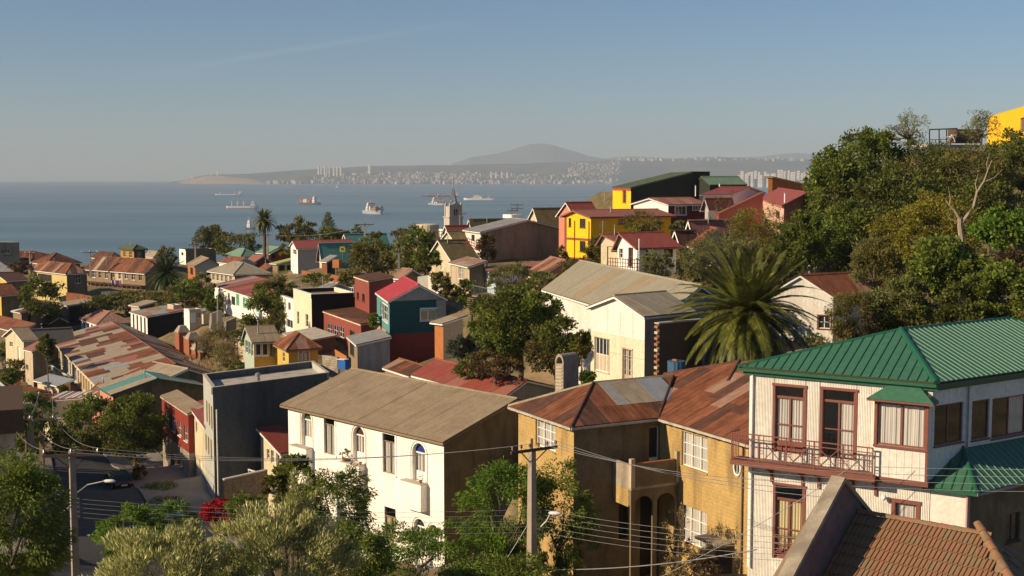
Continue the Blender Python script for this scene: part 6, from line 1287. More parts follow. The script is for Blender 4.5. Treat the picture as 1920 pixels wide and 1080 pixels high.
# church tower
def church():
    D=330; p=at(850,425,D); par=thing('church_tower','grey stone church bell tower with open lattice spire','church tower',p); s=D/F
    w=27*s; h=(425-384)*s; f=H(-25); sd_=Vector((f.y,-f.x,0)); b=MB(); ST=M('church_stone',(.50,.46,.39),(.38,.35,.3),sc=.6,stain=(.34,.31,.26))
    b.box(p,sd_,f,-w/2,w/2,p.z-8,p.z+h*.42,-w/2,w/2,ST); b.box(p,sd_,f,-w*.56,w*.56,p.z+h*.42,p.z+h*.46,-w*.56,w*.56,ST); b.box(p,sd_,f,-w*.42,w*.42,p.z+h*.46,p.z+h*.93,-w*.42,w*.42,ST)
    for x in(-1,1):
        for y in(-1,1): b.box(p,sd_,f,x*w*.4-w*.07,x*w*.4+w*.07,p.z+h*.46,p.z+h*1.0,y*w*.4-w*.07,y*w*.4+w*.07,ST); q=p+sd_*x*w*.4+f*y*w*.4; b.lathe(q+Vector((0,0,h)),[(w*.08,0),(.02,w*.2)],ST,4)
    b.build('shaft',par)
    for (d,o) in ((f*-1,sd_),(sd_,f)):
        t=o; n=d; v=MB(); v.box(p,t,n,-w*.13,w*.13,p.z+h*.52,p.z+h*.8,w*.42,w*.43,DARKIN); v.tube([p+n*w*.43+t*w*.13*cos(pi*i/8)+Vector((0,0,h*.8+w*.13*sin(pi*i/8))) for i in range(9)],.12,ST,4); v.box(p,t,n,-w*.02,w*.02,p.z+h*.52,p.z+h*.85,w*.43,w*.45,ST); v.build('belfry_window',par)
        g=MB(); g.face([p+n*w*.44+t*-w*.42+Vector((0,0,h*.93)),p+n*w*.44+t*w*.42+Vector((0,0,h*.93)),p+n*w*.44+Vector((0,0,h*1.12))],ST); g.face([p+n*w*.4+t*-w*.42+Vector((0,0,h*.93)),p+n*w*.44+t*-w*.42+Vector((0,0,h*.93)),p+n*w*.44+Vector((0,0,h*1.12)),p+n*w*.2+Vector((0,0,h*1.12))],ST); g.build('gablet',par)
    st=MB(); tp=p+Vector((0,0,at(850,352,D).z-p.z)); r=w*.34
    base=[p+sd_*r*cos(2*pi*i/8)+f*r*sin(2*pi*i/8)+Vector((0,0,h*.93)) for i in range(8)]
    for i,q in enumerate(base):
        beam(st,q,tp,.3,.3,METAL)
        for k in(.3,.6): beam(st,q.lerp(tp,k),base[(i+1)%8].lerp(tp,k),.2,.2,METAL)
        beam(st,q,base[(i+1)%8].lerp(tp,.3),.07,.07,METAL)
    st.tube([tp,tp+Vector((0,0,2.6))],.14,METAL,4); beam(st,tp+Vector((-.5,0,1.3)),tp+Vector((.5,0,1.3)),.1,.1,METAL); st.build('spire',par)
church()
# ---------------------------------------------------------------- big cream house right of centre
house('broad_roof_house','large pale house with very broad olive grey roof behind the cross gable',(1232,604),90,(1022,541),None,715,wl=WPANEL,wr=SLATE,hr=52,roof='gableL',ridge=(1312,537),rm=[OLIVER,OLIVER,M('browner_roof_sheet',(.30,.24,.15),(.25,.2,.12),sc=.7,bump='corr',bs=.4)],weights=[8,6,1],oh=.3,cw=2.6,rh=9,trim=WTRIM)
HC=house('cream_cross_gable_house','white and cream panelled gable house with multi-pane window and glazed door',(1209,592),85,(1108,575),('m',51,4.5),722,wl=WPANEL,wr=SLATE,roof='gableR',ridge=(1157,556),rm=[OLIVER,DIRTYG,OLIVER],oh=.3,cw=1.6,rh=7,trim=WTRIM,split=637,wl2=M('cream_panel',(.70,.60,.44),(.62,.52,.38),sc=.8,bs=.1,stain=(.55,.46,.32)),
  lo=[(1115.5,634,1142,697,dict(fr=WTRIM,nx=4,ny=2,transom=.0,panelh=1.25,dm=BEIGE,trim=BEIGE,tw=.05)),(1168,655,1185,714,dict(k='d',fr=BEIGE,nx=2,ny=3,panelh=.4,cur=CURT,glass=GLASS,gap=.4,trim=BEIGE,tw=.09,nosill=1))])
o=HC['L']; t=-HC['dirL']; n=Vector((t.y,-t.x,0)); b=MB()
for x in(1140,1163,1187): u=(onwall(x,600,o,t)-o).dot(t); b.box(o,t,n,u-.01,u+.01,at(1209,637,85).z,HC['ze'],.002,.014,CONCL)
for y in(664,): z=onwall(1160,y,o,t).z; b.box(o,t,n,(onwall(1144,y,o,t)-o).dot(t),HC['LL'],z-.015,z+.015,.002,.014,CONCL)
zz=at(1209,638,85).z; b.box(o,t,n,0,HC['LL'],zz-.02,zz+.02,.002,.03,WTRIM); b.build('joint_strip',HC['par'])
BRKW=M('brown_brick_wall',(.14,.085,.05),(.1,.06,.035),sc=1.5,bump='course',bs=.8)
tb=thing('brick_wall','shaded brown brick wall with toothed left edge beside the cream gable house','wall',at(1234,712,82)); a=at(1234,608,82); b_=along(a,55,1318); t=(b_-a).normalized(); n=Vector((t.y,-t.x,0)); zb=at(1234,725,82).z
m=MB(); m.box(a,t,n,.12,(b_-a).length,zb-2,a.z,-.3,0,BRKW); m.build('wall_section',tb)
k=0; z=zb
while z<a.z-.1:
    if k%2==0: m=MB(); m.box(a,t,n,-.06,.115,z,z+.17,-.3,.004,TERRA if k%3 else BEIGE); m.build('brick',tb)
    z+=.19; k+=1
m=MB(); m.box(a,t,n,.0,(b_-a).length,a.z+.003,a.z+.1,-.36,.06,CONCL); m.build('coping',tb)
bt=thing('blue_tank','blue ribbed water tank with a brick on its lid behind the rusty ridge','tank',at(1268,706,80)); p=at(1268,706,80); m=MB(); r=.52; pr=[]
i0=0; K=28
for zc,s_ in((0,1),(1.0,1.04)): 
    for j in range(K): rr=r*s_*(1+(.05 if j%2 else 0)); m.v.append(p+Vector((rr*cos(2*pi*j/K),rr*sin(2*pi*j/K),zc)))
mi=m.mi(M('blue_plastic',(.05,.12,.2),sc=2,rough=.5))
for j in range(K): m.f.append((j,(j+1)%K,K+(j+1)%K,K+j)); m.m.append(mi)
m.f.append(tuple(range(K,2*K))); m.m.append(mi); m.build('tank_body',bt); m=MB(); m.cube(p+Vector((-.1,0,1.01)),.3,.15,.1,TERRA,30); m.build('loose_brick',bt)
house('white_hillside_house','white boarded house with patchy rusty gable roof behind the big palm',(1563,555),101,(1446,551),1650,640,wl=WSLAT,wr=WSLAT,hr=62,roof='gableR',ridge=(1504,517),rm=[RUST3,RUST3,DIRTYG,RUST4],weights=[3,2,1.2,1],oh=.25,cw=2.6,rh=2.2,trim=WTRIM,hl=-35,lo=[(1534,592,1557,616,dict(fr=WTRIM,nx=2,ny=2,trim=BROWNT,tw=.09))])
house('yellow_hilltop_house','bright yellow house front high on the hilltop cut by the right edge',(2010,176),190,(1852,221),('m',60,8),290,wl=SUNYEL,wr=SUNYEL,roof='flat',rise=.2,rm=REDR,trim=SUNYEL,lo=[(1914,222,1925,245,dict(fr=BROWNT,nx=1,ny=2,trim=BROWNT,tw=.2))])
tr=thing('hilltop_terrace','hilltop terrace with brown wall and open metal frame against the sky','terrace',at(1795,275,165)); P_=lambda x,y,D=165: at(x,y,D); m=MB(); a,b_=P_(1795,242),P_(1840,241,166); t=(b_-a).normalized(); n=Vector((t.y,-t.x,0)); m.box(a,t,n,0,(b_-a).length,P_(1795,268).z,a.z,-2,0,WOOD); m.build('brown_cabin',tr)
m=MB(); 
for x in(1743,1761,1775): m.tube([P_(x,270),P_(x,243)],.08,BLACK,5)
m.tube([P_(1742,243),P_(1795,241)],.08,BLACK,5); m.tube([P_(1742,262),P_(1795,262)],.04,BLACK,4); m.build('frame',tr)
m=MB(); m.box(P_(1740,272),t,n,-.2,8,P_(1740,276).z,P_(1740,271).z,-4,0.2,CONCL); m.build('slab',tr)
et=thing('white_table','white trestle table standing on the hilltop terrace','table',P_(1785,270,164)); m=MB()
for (x0,y0,x1,y1) in((1779,266,1785,252),(1791,266,1785,252),(1776,268,1781,256)): m.tube([P_(x0,y0,164),P_(x1,y1,164)],.06,WTRIM,5)
m.build('legs',et); m=MB(); m.prism([P_(1768,258,164),P_(1792,252,164),P_(1794,252,165),P_(1770,258,165)],.08,WTRIM); m.build('tabletop',et)
for i,(x,y,D,w) in enumerate(((1700,318,168,34),(1672,330,160,20),(1618,356,150,14))):
    house('hidden_white_house',('white and red house fragment showing through the hillside trees','small white wall patch among the dark hillside trees','pinkish wall patch between the dark tree crowns')[i],(x,y),D,x-w*.7,x+w*.3,y+28,wl=WHITE if i<2 else PINK,roof='gableL',rise=.6,rm=REDR)
house('dark_eaved_house','dark brown eaved beige house cut by the left edge above the street',(27,812),84,('m',-112,9),('m',-21,7),1010,wl=BEIGE,wr=EARTHW,roof='shed',hz=(.1,.1,.4,.4),rm=WOOD,oh=.6,th=1.6,under=WOOD,fl=False)
house('aqua_row_house','pale aqua row house with white pilasters at the left edge of the street',(44,765),150,(-30,700),('m',62,9),810,wl=LTEAL,wr=CREAM,roof='flat',rise=.5,rm=RUST,trim=WTRIM,lo=row(5,735,762,36,752,778,4,5,V_))
house('low_rusty_street_house','low flat rusty roofed houses between the aqua row and the tenement',(92,752),158,(40,712),('m',62,10),800,wl=BEIGE,wr=EARTHW,roof='shed',hz=(0,0,.5,.5),rm=[RUST,REDR2,RUST2],oh=.2,cw=2,rh=4,sep=False,lo=row(62,745,770,86,762,788,3,4,V_))
house('grey_canopy_house','small beige house with bluish grey sheet canopy beside the tenement',(112,722),160,(70,712),132,790,wl=CREAM,wr=CREAM,roof='shed',hz=(0,0,.4,.4),rm=GALVB,oh=.4)
house('beige_corner_shop','low beige corner building with brown awnings at the bend of the street',(97,800),138,(80,790),143,832,wl=CREAM,wr=CREAM,hr=65,roof='flat',rise=.2,rm=DIRTYG,ro=[(105,802,112,815,V_),(118,803,126,815,V_)])
m=MB(); a=at(92,747,136)
for k in range(12):
    q0=a+Vector((.32*k,.05*k,.06*math.sin(k))); f=[q0,q0+Vector((.2,0,.02)),q0+Vector((.9,2.4,.35)),q0+Vector((.7,2.4,.33))]; m.hexa(f,[q-Vector((0,0,.04)) for q in f],WTRIM if k%2 else SLATE)
for q in(a,a+Vector((3.6,.5,0))): m.tube([q-Vector((0,0,3)),q],.06,WOOD,5)
tag(m.build('striped_awning'),'striped grey and white slatted awning near the street bend','awning')
house('off_frame_shade_house','tall unseen beige house added left of the view to shade the street',(-520,735),80,('m',-24,26),('m',66,8),1050,wl=BEIGE,wr=BEIGE,roof='gableL',rise=2,rm=RUST,fl=False)  # out of view; added so that its shadow falls on the street
# low white street fronts under the trees
house('street_gate_house','low cream street front with red gate posts beyond the street trees',(318,905),122,(262,868),('m',62,6),925,wl=CREAM,wr=EARTHW,roof='shed',hz=(0,0,.6,.6),rm=RUST2,oh=.2,lo=[(268,882,272,902,V_),(282,889,288,912,DRB),(298,895,305,920,V_)])
house('pink_street_front','pink and white low street front farther down beyond the first tree',(238,870),140,(205,850),('m',62,7),885,wl=PINK,wr=CREAM,roof='shed',hz=(0,0,.6,.6),rm=RUST2,oh=.2,lo=[(212,862,217,872,V_),(226,866,231,876,V_)])
# the unseen house left of the frame, above, is added to shade the street
# ================================================================= TERRAIN, ROAD, SEA
for g in ((690,1080,92),(560,1040,96),(352,668,176),(378,696,160),(330,650,188),(400,700,150),(960,500,148),(1030,497,150),(1000,510,140),(300,985,95),(222,915,110),(122,880,135),(420,1000,88),(150,1080,78),(60,1000,75),(600,1110,78),(1000,1140,62),(1400,1180,52),(1700,1250,45),(30,760,165),(60,700,190),
          (400,660,165),(430,700,140),(395,620,182),(350,560,215),(300,560,215),(240,560,225),(600,530,190),(660,545,180),(720,560,165),(860,690,115),(900,700,108),(980,712,100),(1090,700,95),(900,560,140),
          (1300,530,112),(1400,640,95),(1500,650,95),(1600,640,92),(1700,620,92),(1800,600,92),(1900,590,92),(1550,560,112),(1650,520,118),(1800,500,116),(1900,500,112),
          (1480,470,135),(1560,440,150),(1660,400,160),(1780,380,155),(1900,370,150),(1700,290,185),(1600,300,190),(1800,278,180),(1900,272,185),(2050,300,160),(2100,450,120),(1560,330,210),(1480,350,200),(2200,250,230),(2000,240,260)):
    ground(*g)
GP=np.array(GPTS)
# sea-ward slope
def gz(x,y):
    d2=(GP[:,0]-x)**2+(GP[:,1]-y)**2+4.0; w_=1/d2**1.7; z=float((w_*GP[:,2]).sum()/w_.sum())
    k=min(1,max(0,(y-300)/420)); z=z*(1-k)+(-6)*k if y>300 else z
    if x<-75 and y>40 : kk=min(1,(-75-x)/90)*(.0 if y<320 else 1); z=z-6*kk
    return z
xs=np.concatenate([np.arange(-260,-80,12),np.arange(-80,110,2.0),np.arange(110,330,12)]); ys=np.concatenate([[-40,-10,10],np.arange(25,260,2.0),np.arange(260,380,6),np.arange(380,1000,40)])
zz=np.zeros((len(ys),len(xs)))
for j,y in enumerate(ys):
    X=xs[None,:]; d2=(GP[:,0][:,None]-X)**2+(GP[:,1][:,None]-y)**2+4.0; w_=1/d2**1.7; z=(w_*GP[:,2][:,None]).sum(0)/w_.sum(0)
    if y>300: k=min(1,(y-300)/420); z=z*(1-k)+(-6)*k
    if y>=320: z=z-6*np.clip((-75-xs)/90,0,1)
    zz[j]=z-.12
def gridmesh(name,xs,ys,zz,mat):
    nx,ny=len(xs),len(ys); V=np.stack([np.tile(xs,ny),np.repeat(ys,nx),zz.reshape(-1)],1); i=np.arange((ny-1)*(nx-1)); r=i//(nx-1); c=i%(nx-1); a=r*nx+c
    Fq=np.stack([a,a+1,a+nx+1,a+nx],1); me=bpy.data.meshes.new(name); me.from_pydata(V.tolist(),[],Fq.tolist()); me.materials.append(mat); me.polygons.foreach_set('use_smooth',[True]*len(Fq)); me.update(); o=bpy.data.objects.new(name,me); COL.objects.link(o); return o
struct(gridmesh('ground',xs,ys,zz,SOIL))
# street: ribbon following photo points (px,py of centre, D, half width)
def ribbon(name,pts,mat,lift,kerb=0,kind='structure'):
    P=[]; 
    for (x,y,D,hw) in pts: p=at(x,y,D); P.append((Vector((p.x,p.y,0)),hw))
    Q=[]
    for i in range(len(P)-1):
        for k in range(8): Q.append((P[i][0].lerp(P[i+1][0],k/8),P[i][1]+(P[i+1][1]-P[i][1])*k/8))
    Q.append(P[-1]); m=MB(); prev=None
    for i,(p,hw) in enumerate(Q):
        d=(Q[min(i+1,len(Q)-1)][0]-Q[max(i-1,0)][0]).normalized(); s=Vector((d.y,-d.x,0)); row_=[]
        for f in(-1,-.5,0,.5,1): q=p+s*hw*f; row_.append(Vector((q.x,q.y,gz(q.x,q.y)+lift)))
        if prev:
            for k in range(4): m.face([prev[k],prev[k+1],row_[k+1],row_[k]],mat)
            if kerb:
                for e in(0,4): m.face([prev[e],row_[e],row_[e]-Vector((0,0,kerb)),prev[e]-Vector((0,0,kerb))],mat)
        prev=row_
    o=m.build(name); o['kind']=kind; return o
ribbon('street',[(190,1150,70,6),(190,1040,82,5.5),(215,980,95,5),(205,925,108,4.8),(170,892,122,4.6),(135,870,137,4.5),(95,835,160,4.2),(60,800,185,4)],ASPH,.02)
ribbon('pavement',[(430,1120,72,2.6),(395,1010,88,2.8),(350,955,99,2.8),(300,915,112,2.8),(245,885,126,2.6),(190,862,142,2.4)],PAVE,.13,.2)
ribbon('pavement',[(20,1100,72,2.5),(60,1000,86,2.0),(70,930,102,1.6),(60,880,125,1.5)],PAVE,.13,.2)
def patch(name,px,py,D,rx,ry,mat,lift,label=None):
    c=at(px,py,D); m=MB(); pts=[Vector((c.x+rx*cos(a)*(1+.1*sin(3*a)),c.y+ry*sin(a),0)) for a in [2*pi*i/18 for i in range(18)]]; pts=[Vector((p.x,p.y,gz(p.x,p.y)+lift)) for p in pts]
    for i in range(18): m.face([Vector((c.x,c.y,gz(c.x,c.y)+lift)),pts[i],pts[(i+1)%18]],mat)
    o=m.build(name); o['kind']='structure'
patch('grass_verge',190,883,128,2.4,3.5,M('dry_verge',(.20,.14,.04),(.12,.1,.03),sc=1.5),.2)
# sea
def sea():
    m=bpy.data.materials.new('sea_water'); m.use_nodes=True; nt=m.node_tree; N=nt.nodes; L=nt.links; b=N['Principled BSDF']; b.inputs['Base Color'].default_value=(.035,.085,.125,1); b.inputs['Specular IOR Level'].default_value=.5; b.inputs['IOR'].default_value=1.33
    tc=N.new('ShaderNodeTexCoord'); mp=N.new('ShaderNodeMapping'); mp.inputs['Scale'].default_value=(.0007,.0022,1); L.new(tc.outputs['Object'],mp.inputs[0]); nz=N.new('ShaderNodeTexNoise'); nz.inputs['Scale'].default_value=1.0; nz.inputs['Detail'].default_value=6; nz.inputs['Distortion'].default_value=.6; L.new(mp.outputs[0],nz.inputs[0])
    mr=N.new('ShaderNodeMapRange'); mr.inputs[1].default_value=.42; mr.inputs[2].default_value=.6; mr.inputs[3].default_value=.34; mr.inputs[4].default_value=.42; L.new(nz.outputs[0],mr.inputs[0]); L.new(mr.outputs[0],b.inputs['Roughness'])
    rp=N.new('ShaderNodeValToRGB'); rp.color_ramp.elements[0].position=.4; rp.color_ramp.elements[1].position=.62; rp.color_ramp.elements[0].color=(.11,.185,.215,1); rp.color_ramp.elements[1].color=(.085,.155,.20,1); L.new(nz.outputs[0],rp.inputs[0]); L.new(rp.outputs[0],b.inputs['Base Color'])
    n2=N.new('ShaderNodeTexNoise'); n2.inputs['Scale'].default_value=.05; n2.inputs['Detail'].default_value=6; mp2=N.new('ShaderNodeMapping'); mp2.inputs['Scale'].default_value=(1,2.2,1); L.new(tc.outputs['Object'],mp2.inputs[0]); L.new(mp2.outputs[0],n2.inputs[0]); bp=N.new('ShaderNodeBump'); bp.inputs['Strength'].default_value=.25; bp.inputs['Distance'].default_value=.8; L.new(n2.outputs[0],bp.inputs['Height']); L.new(bp.outputs[0],b.inputs['Normal'])
    mb=MB(); K=96; Rr=20500; c=Vector((0,0,0)); ring=[Vector((Rr*cos(2*pi*i/K),Rr*sin(2*pi*i/K),0)) for i in range(K)]; mb.face(ring,m); o=mb.build('sea',org=(0,0,0)); o['kind']='structure'
sea()
# far shore
HILLM=M('far_hill_scrub',(.035,.05,.035),(.16,.12,.07),sc=.0016,mix=.75,bs=0,rough=1,lo=.42,hi=.66); SAND=M('far_sand',(.42,.30,.19),(.3,.22,.13),sc=.002,bs=0)
def ridge_mesh(name,prof,D0,D1,mat,ns=80,rows=14,rough=.12,seed=1):
    rs=np.random.RandomState(seed); X0,X1=prof[0][0],prof[-1][0]; V=[];Fq=[]; cols=ns*3
    ph=rs.rand(12)*6.28
    for j in range(rows+1):
        f=j/rows
        for i in range(cols+1):
            px=X0+(X1-X0)*i/cols; k=max(q for q in range(len(prof)-1) if prof[q][0]<=px+1e-6); y=prof[k][1]+(prof[k+1][1]-prof[k][1])*(px-prof[k][0])/(prof[k+1][0]-prof[k][0])
            D=D0+(D1-D0)*min(f,1); x=(px-960)/F*D; zt=max(1,EYE+(328-y)/F*D1)
            g=sum(sin(x*.0016*(1.7**q)+ph[q]+f*2)*(.6**q) for q in range(5)); z=zt*(f**.75)*(1+rough*g*(1-f)*1.6)+(zt*.035*g if f>.9 else 0)
            V.append((x,D+200*sin(x*.001+ph[6])*(1-f),max(z,-2) if j else -2))
    # behind
    nb=cols+1
    for i in range(nb): v=V[rows*nb+i]; V.append((v[0]*1.1,v[1]*1.1,-5))
    for j in range(rows+1):
        for i in range(cols): a=j*nb+i; Fq.append((a,a+1,a+nb+1,a+nb))
    me=bpy.data.meshes.new(name); me.from_pydata(V,[],Fq); me.materials.append(mat); me.polygons.foreach_set('use_smooth',[True]*len(Fq)); me.update(); o=bpy.data.objects.new(name,me); COL.objects.link(o); o['kind']='structure'; return o
FARP=[(320,341),(350,338),(372,331),(400,327),(440,326),(470,325),(520,321),(560,319),(620,316),(700,313),(760,312),(830,309),(900,307),(980,306),(1060,304),(1130,302),(1200,301),(1300,298),(1500,297),(1750,296),(2100,300)]
ridge_mesh('far_hills',FARP,14800,17000,HILLM)
ridge_mesh('sand_cliffs',[(335,342),(360,337),(385,331),(420,330),(450,333),(475,336),(500,342)],14500,15200,SAND,ns=20,rows=5,seed=4)
ridge_mesh('low_headland',[(480,342),(520,333),(560,326),(600,322),(650,320),(700,323),(780,330),(850,338)],14300,15600,HILLM,ns=40,rows=8,seed=5)
MTN=M('far_mountain',(.11,.12,.12),(.13,.13,.125),sc=.0006,bs=0,rough=1)
ridge_mesh('mountain',[(820,325),(850,306),(885,295),(930,288),(965,277),(995,270),(1018,268),(1040,271),(1070,281),(1100,292),(1140,301),(1200,312)],21500,23000,MTN,rough=.06,seed=2)
ridge_mesh('mountain',[(1020,320),(1100,300),(1180,294),(1260,297),(1340,292),(1420,294),(1500,290),(1700,292),(2100,310)],23200,23600,MTN,rough=.04,seed=3)
# buildings on the far shore
rf_=random.Random(3); TOWM=M('far_tower_white',(.62,.58,.52),sc=.02,bs=0); FW=[M('far_house_white',(.42,.38,.33),sc=.02,bs=0),M('far_house_tan',(.4,.33,.25),sc=.02,bs=0),M('far_house_grey',(.26,.25,.24),sc=.02,bs=0)]
def farz(px,f):
    k=max(q for q in range(len(FARP)-1) if FARP[q][0]<=px); y=FARP[k][1]+(FARP[k+1][1]-FARP[k][1])*(px-FARP[k][0])/(FARP[k+1][0]-FARP[k][0]); return EYE+(328-y)/F*17000
def farscatter(name,label,x0,x1,y0,y1,n,D,wmin,wmax,slope_=0):
    m=MB()
    for i in range(n):
        px=x0+(x1-x0)*rf_.random(); v=rf_.random(); py=y0+(y1-y0)*v+slope_*(px-x0)/(x1-x0)
        Dq=D-400*v; p=at(px,py,Dq); s=rf_.uniform(wmin,wmax); m.cube(p-Vector((0,0,s*.6)),s*rf_.uniform(.7,1.6),s,s*.6+s*rf_.uniform(.3,.6),rf_.choices(FW,[5,2,2])[0],rf_.uniform(-40,40))
    o=m.build(name); tag(o,label,'houses',kind='stuff'); return o
farscatter('far_town','pale houses covering the hill across the bay left of centre',590,900,322,341,420,14400,10,26)
farscatter('far_town','scattered tiny houses on the coastal slope across the bay centre',900,1160,326,341,170,14600,9,24)
farscatter('far_hill_suburb','bright cluster of houses on the hill spur across the bay',1065,1165,306,330,240,14700,9,22,-4)
farscatter('ridge_houses','thin line of white houses along the far ridge top',1160,1510,297,300,60,16900,20,40)
farscatter('shore_buildings','low pale buildings strung along the far waterline',500,1150,340,343,130,14300,14,36)
def tower_(px,yt,yb,w,D,lab):
    p=at(px,yb,D); m=MB(); wd=w*D/F; h=(yb-yt)*D/F; m.cube(p-Vector((0,0,20)),wd,wd*.8,h+20,TOWM,20)
    for k in range(1,8): m.cube(p+Vector((0,0,h*k/8)),wd*1.02,wd*.82,h*.03,FW[2],20)
    tag(m.build('tower_block'),lab,'tower block','tower blocks across the bay')
for i,x in enumerate((597.5,602,609,613,617.5,626,632,639)): tower_(x,311.5+(i>4)*1.2,324+(i>3)*2,3.2,14300,['leftmost','second','third','fourth','fifth','sixth','seventh','rightmost'][i]+' slab tower, counted from the left, in the tight headland cluster across the bay')
tower_(693,309.5,322,5,14300,'lone wide tower block on the headland right of the tight cluster')
for i,x in enumerate((921,930,941,951)): tower_(x,322.5,330,3,14300,('leftmost','second','third','rightmost')[i]+' small tower block in the short row on the far shore behind the ships')
for i in range(22):
    x=1385+6.2*i+rf_.uniform(-1.5,1.5); tower_(x,322+rf_.uniform(-3,7)-(i>8)*2,346,rf_.uniform(3.2,6),8200+rf_.uniform(0,900),'pale tower block in the dense high rise district right of the dark hall')
tower_(361,330,341,2.5,15500,'faint single tower on the hazy headland at far left'); tower_(396,320,330,2,15300,'faint tower above the sand cliffs, left one'); tower_(408,319,330,2,15300,'faint tower above the sand cliffs, right one')
# port building on the near shore
pb=thing('port_building','pale flat roofed port building showing above the warehouse roof','building',at(960,412,520)); m=MB(); p=at(962,424,520); m.cube(p-Vector((0,0,10)),11,8,13,CREAM,60); m.cube(p+Vector((0,0,3.1)),8,5,1.6,WHITE,60); m.build('hall',pb); m=MB()
for k in range(6): m.cube(p+Vector((-4.5+1.8*k,-4.6,.8)),.9,.1,1.0,GLASSD,0)
m.build('window_row',pb)
# ships
hull_ship('cargo_ship','white bulk carrier farthest left in the bay, seen side on',429,366,50,88,SHIPW,SHIPG,superx=.92,cranes=2,sh=10,fb=4)
hull_ship('cargo_ship','long white freighter with red waterline and cream cranes',455,391,60,86,SHIPW,SHIPR,superx=.82,cranes=4,sh=11,fb=5)
hull_ship('container_ship','red and white container ship with dark hull seen three quarter on',582,384,42,118,SHIPB,SHIPB,superx=.7,sh=15,fb=5,deck=[(.05,.55,8,(CONR,CONR,CONW))],beamf=.2)
hull_ship('container_ship','grey container ship with white bridge seen stern on',700,401,34,150,SHIPG,SHIPG,superx=.35,sh=15,fb=6,deck=[(.5,.95,7,(CONBR,CONW,CONBR))],beamf=.3)
hull_ship('bulk_carrier','long dark bulk carrier with red deck gear in the distance',825,369,70,86,SHIPB,SHIPR,superx=.93,cranes=3,sh=11,fb=3,deck=[(.15,.8,3,(CONR,CONBR))])
hull_ship('cargo_ship','small cargo ship seen bow on left of the church spire',822,385,24,160,SHIPG,SHIPB,superx=.45,sh=14,fb=5,beamf=.34,deck=[(.6,.9,4,(CONR,CONW))])
hull_ship('passenger_ship','cream passenger liner with orange lifeboats right of the church spire',898,375,57,-88,SHIPW,SHIPW,superx=.55,sl=.3,sh=9,fb=4.5,cranes=2,deck=[(.1,.3,2.5,(CONR,CONW)),(.72,.85,2.5,(CONR,CONW))])
hull_ship('tug_boat','small blue and white tug boat near the lone palm crown',470,431,21,110,SHIPB,SHIPB,superx=.35,sh=10,fb=3,beamf=.28,sl=.3)
sb=thing('sail_boat','tiny white sailing boat far out in the bay','sail boat',onz(631,352,0)); p=onz(631,352,0); m=MB(); m.face([p+Vector((0,0,2)),p+Vector((9,0,2)),p+Vector((3,0,26))],SHIPW); m.face([p+Vector((-1,.5,2)),p+Vector((-7,.5,2)),p+Vector((1,.5,22))],SHIPW); m.build('sails',sb); m=MB(); m.hexa([p+Vector(q) for q in((-10,-2,0),(10,-2,0),(10,2,0),(-10,2,0))],[p+Vector(q) for q in((-11,-2.5,2),(12,-2.5,2),(12,2.5,2),(-11,2.5,2))],SHIPW); m.build('hull',sb)
# haze: one closed even volume round everything
hz_=MB(); hz_.hexa([Vector(q) for q in((-24000,-300,-12),(24000,-300,-12),(24000,24000,-12),(-24000,24000,-12))],[Vector(q) for q in((-24000,-300,690),(24000,-300,690),(24000,24000,690),(-24000,24000,690))],WTRIM)
ho=hz_.build('haze',org=(0,0,0)); hm=bpy.data.materials.new('haze_air'); hm.use_nodes=True
for n_ in list(hm.node_tree.nodes):
    if n_.type=='BSDF_PRINCIPLED': hm.node_tree.nodes.remove(n_)
pv=hm.node_tree.nodes.new('ShaderNodeVolumePrincipled'); pv.inputs['Color'].default_value=(.66,.78,.92,1); pv.inputs['Density'].default_value=HAZE_D; pv.inputs['Anisotropy'].default_value=0.0
hm.node_tree.links.new(pv.outputs[0],hm.node_tree.nodes['Material Output'].inputs['Volume']); ho.data.materials.clear(); ho.data.materials.append(hm); ho['kind']='stuff'
# ================================================================= VEGETATION
T=tree
# foreground
T('tall feathery green tree in shade filling the lower left corner',20,985,52,230,300,32000,'green',size=.19,asp=.28,clumps=150,mode='droop',cr=.2,seed=1)
T('silvery olive tree in the foreground left of centre',300,1095,44,290,240,30000,'silver',size=.19,asp=.22,clumps=110,mode='up',cr=.18,seed=2)
T('silvery olive tree in the foreground in front of the white house corner',525,1065,47,280,250,34000,'silver',size=.19,asp=.22,clumps=120,mode='up',cr=.18,seed=3)
T('narrow silvery olive shoot rising before the white house wall',567,935,48,70,110,3800,'silver',size=.14,asp=.22,clumps=26,mode='up',cr=.25,seed=31,trunk=True)
T('young feathery bright tree behind the left olive tree',240,1000,58,130,110,7000,'bright',size=.18,asp=.28,clumps=60,mode='droop',cr=.22,seed=4)
T('feathery bright tree between the silvery olive trees and the street',325,985,62,100,110,6000,'bright',size=.18,asp=.28,clumps=50,mode='droop',cr=.22,seed=5)
T('feathery green tree in front of the arched window house',625,950,66,160,170,15000,'green',size=.2,asp=.28,clumps=90,mode='droop',cr=.2,seed=6)
T('glossy dark leaved tree at the left corner of the white arched house',545,905,70,110,90,5000,'dark',size=.26,asp=.4,clumps=45,mode='o',cr=.2,seed=7,mat2='brown',m2f=.35)
T('low feathery tree below the arched window house',780,1060,60,330,150,20000,'bright',size=.19,asp=.28,clumps=110,mode='droop',cr=.18,seed=8)
T('light green feathery tree left of the concrete power pole',945,965,64,170,240,19000,'bright',size=.19,asp=.28,clumps=100,mode='droop',cr=.2,seed=9)
T('light green feathery tree right of the concrete power pole',1045,975,65,150,230,17000,'green',size=.19,asp=.28,clumps=90,mode='droop',cr=.2,seed=10)
T('bright feathery tree low between the two silvery olive trees',420,1075,52,150,120,9000,'bright',size=.19,asp=.28,clumps=60,mode='droop',seed=111)
T('feathery green tree rising at the bottom edge right of the olive trees',665,1050,55,150,150,12000,'green',size=.19,asp=.28,clumps=70,mode='droop',seed=112)
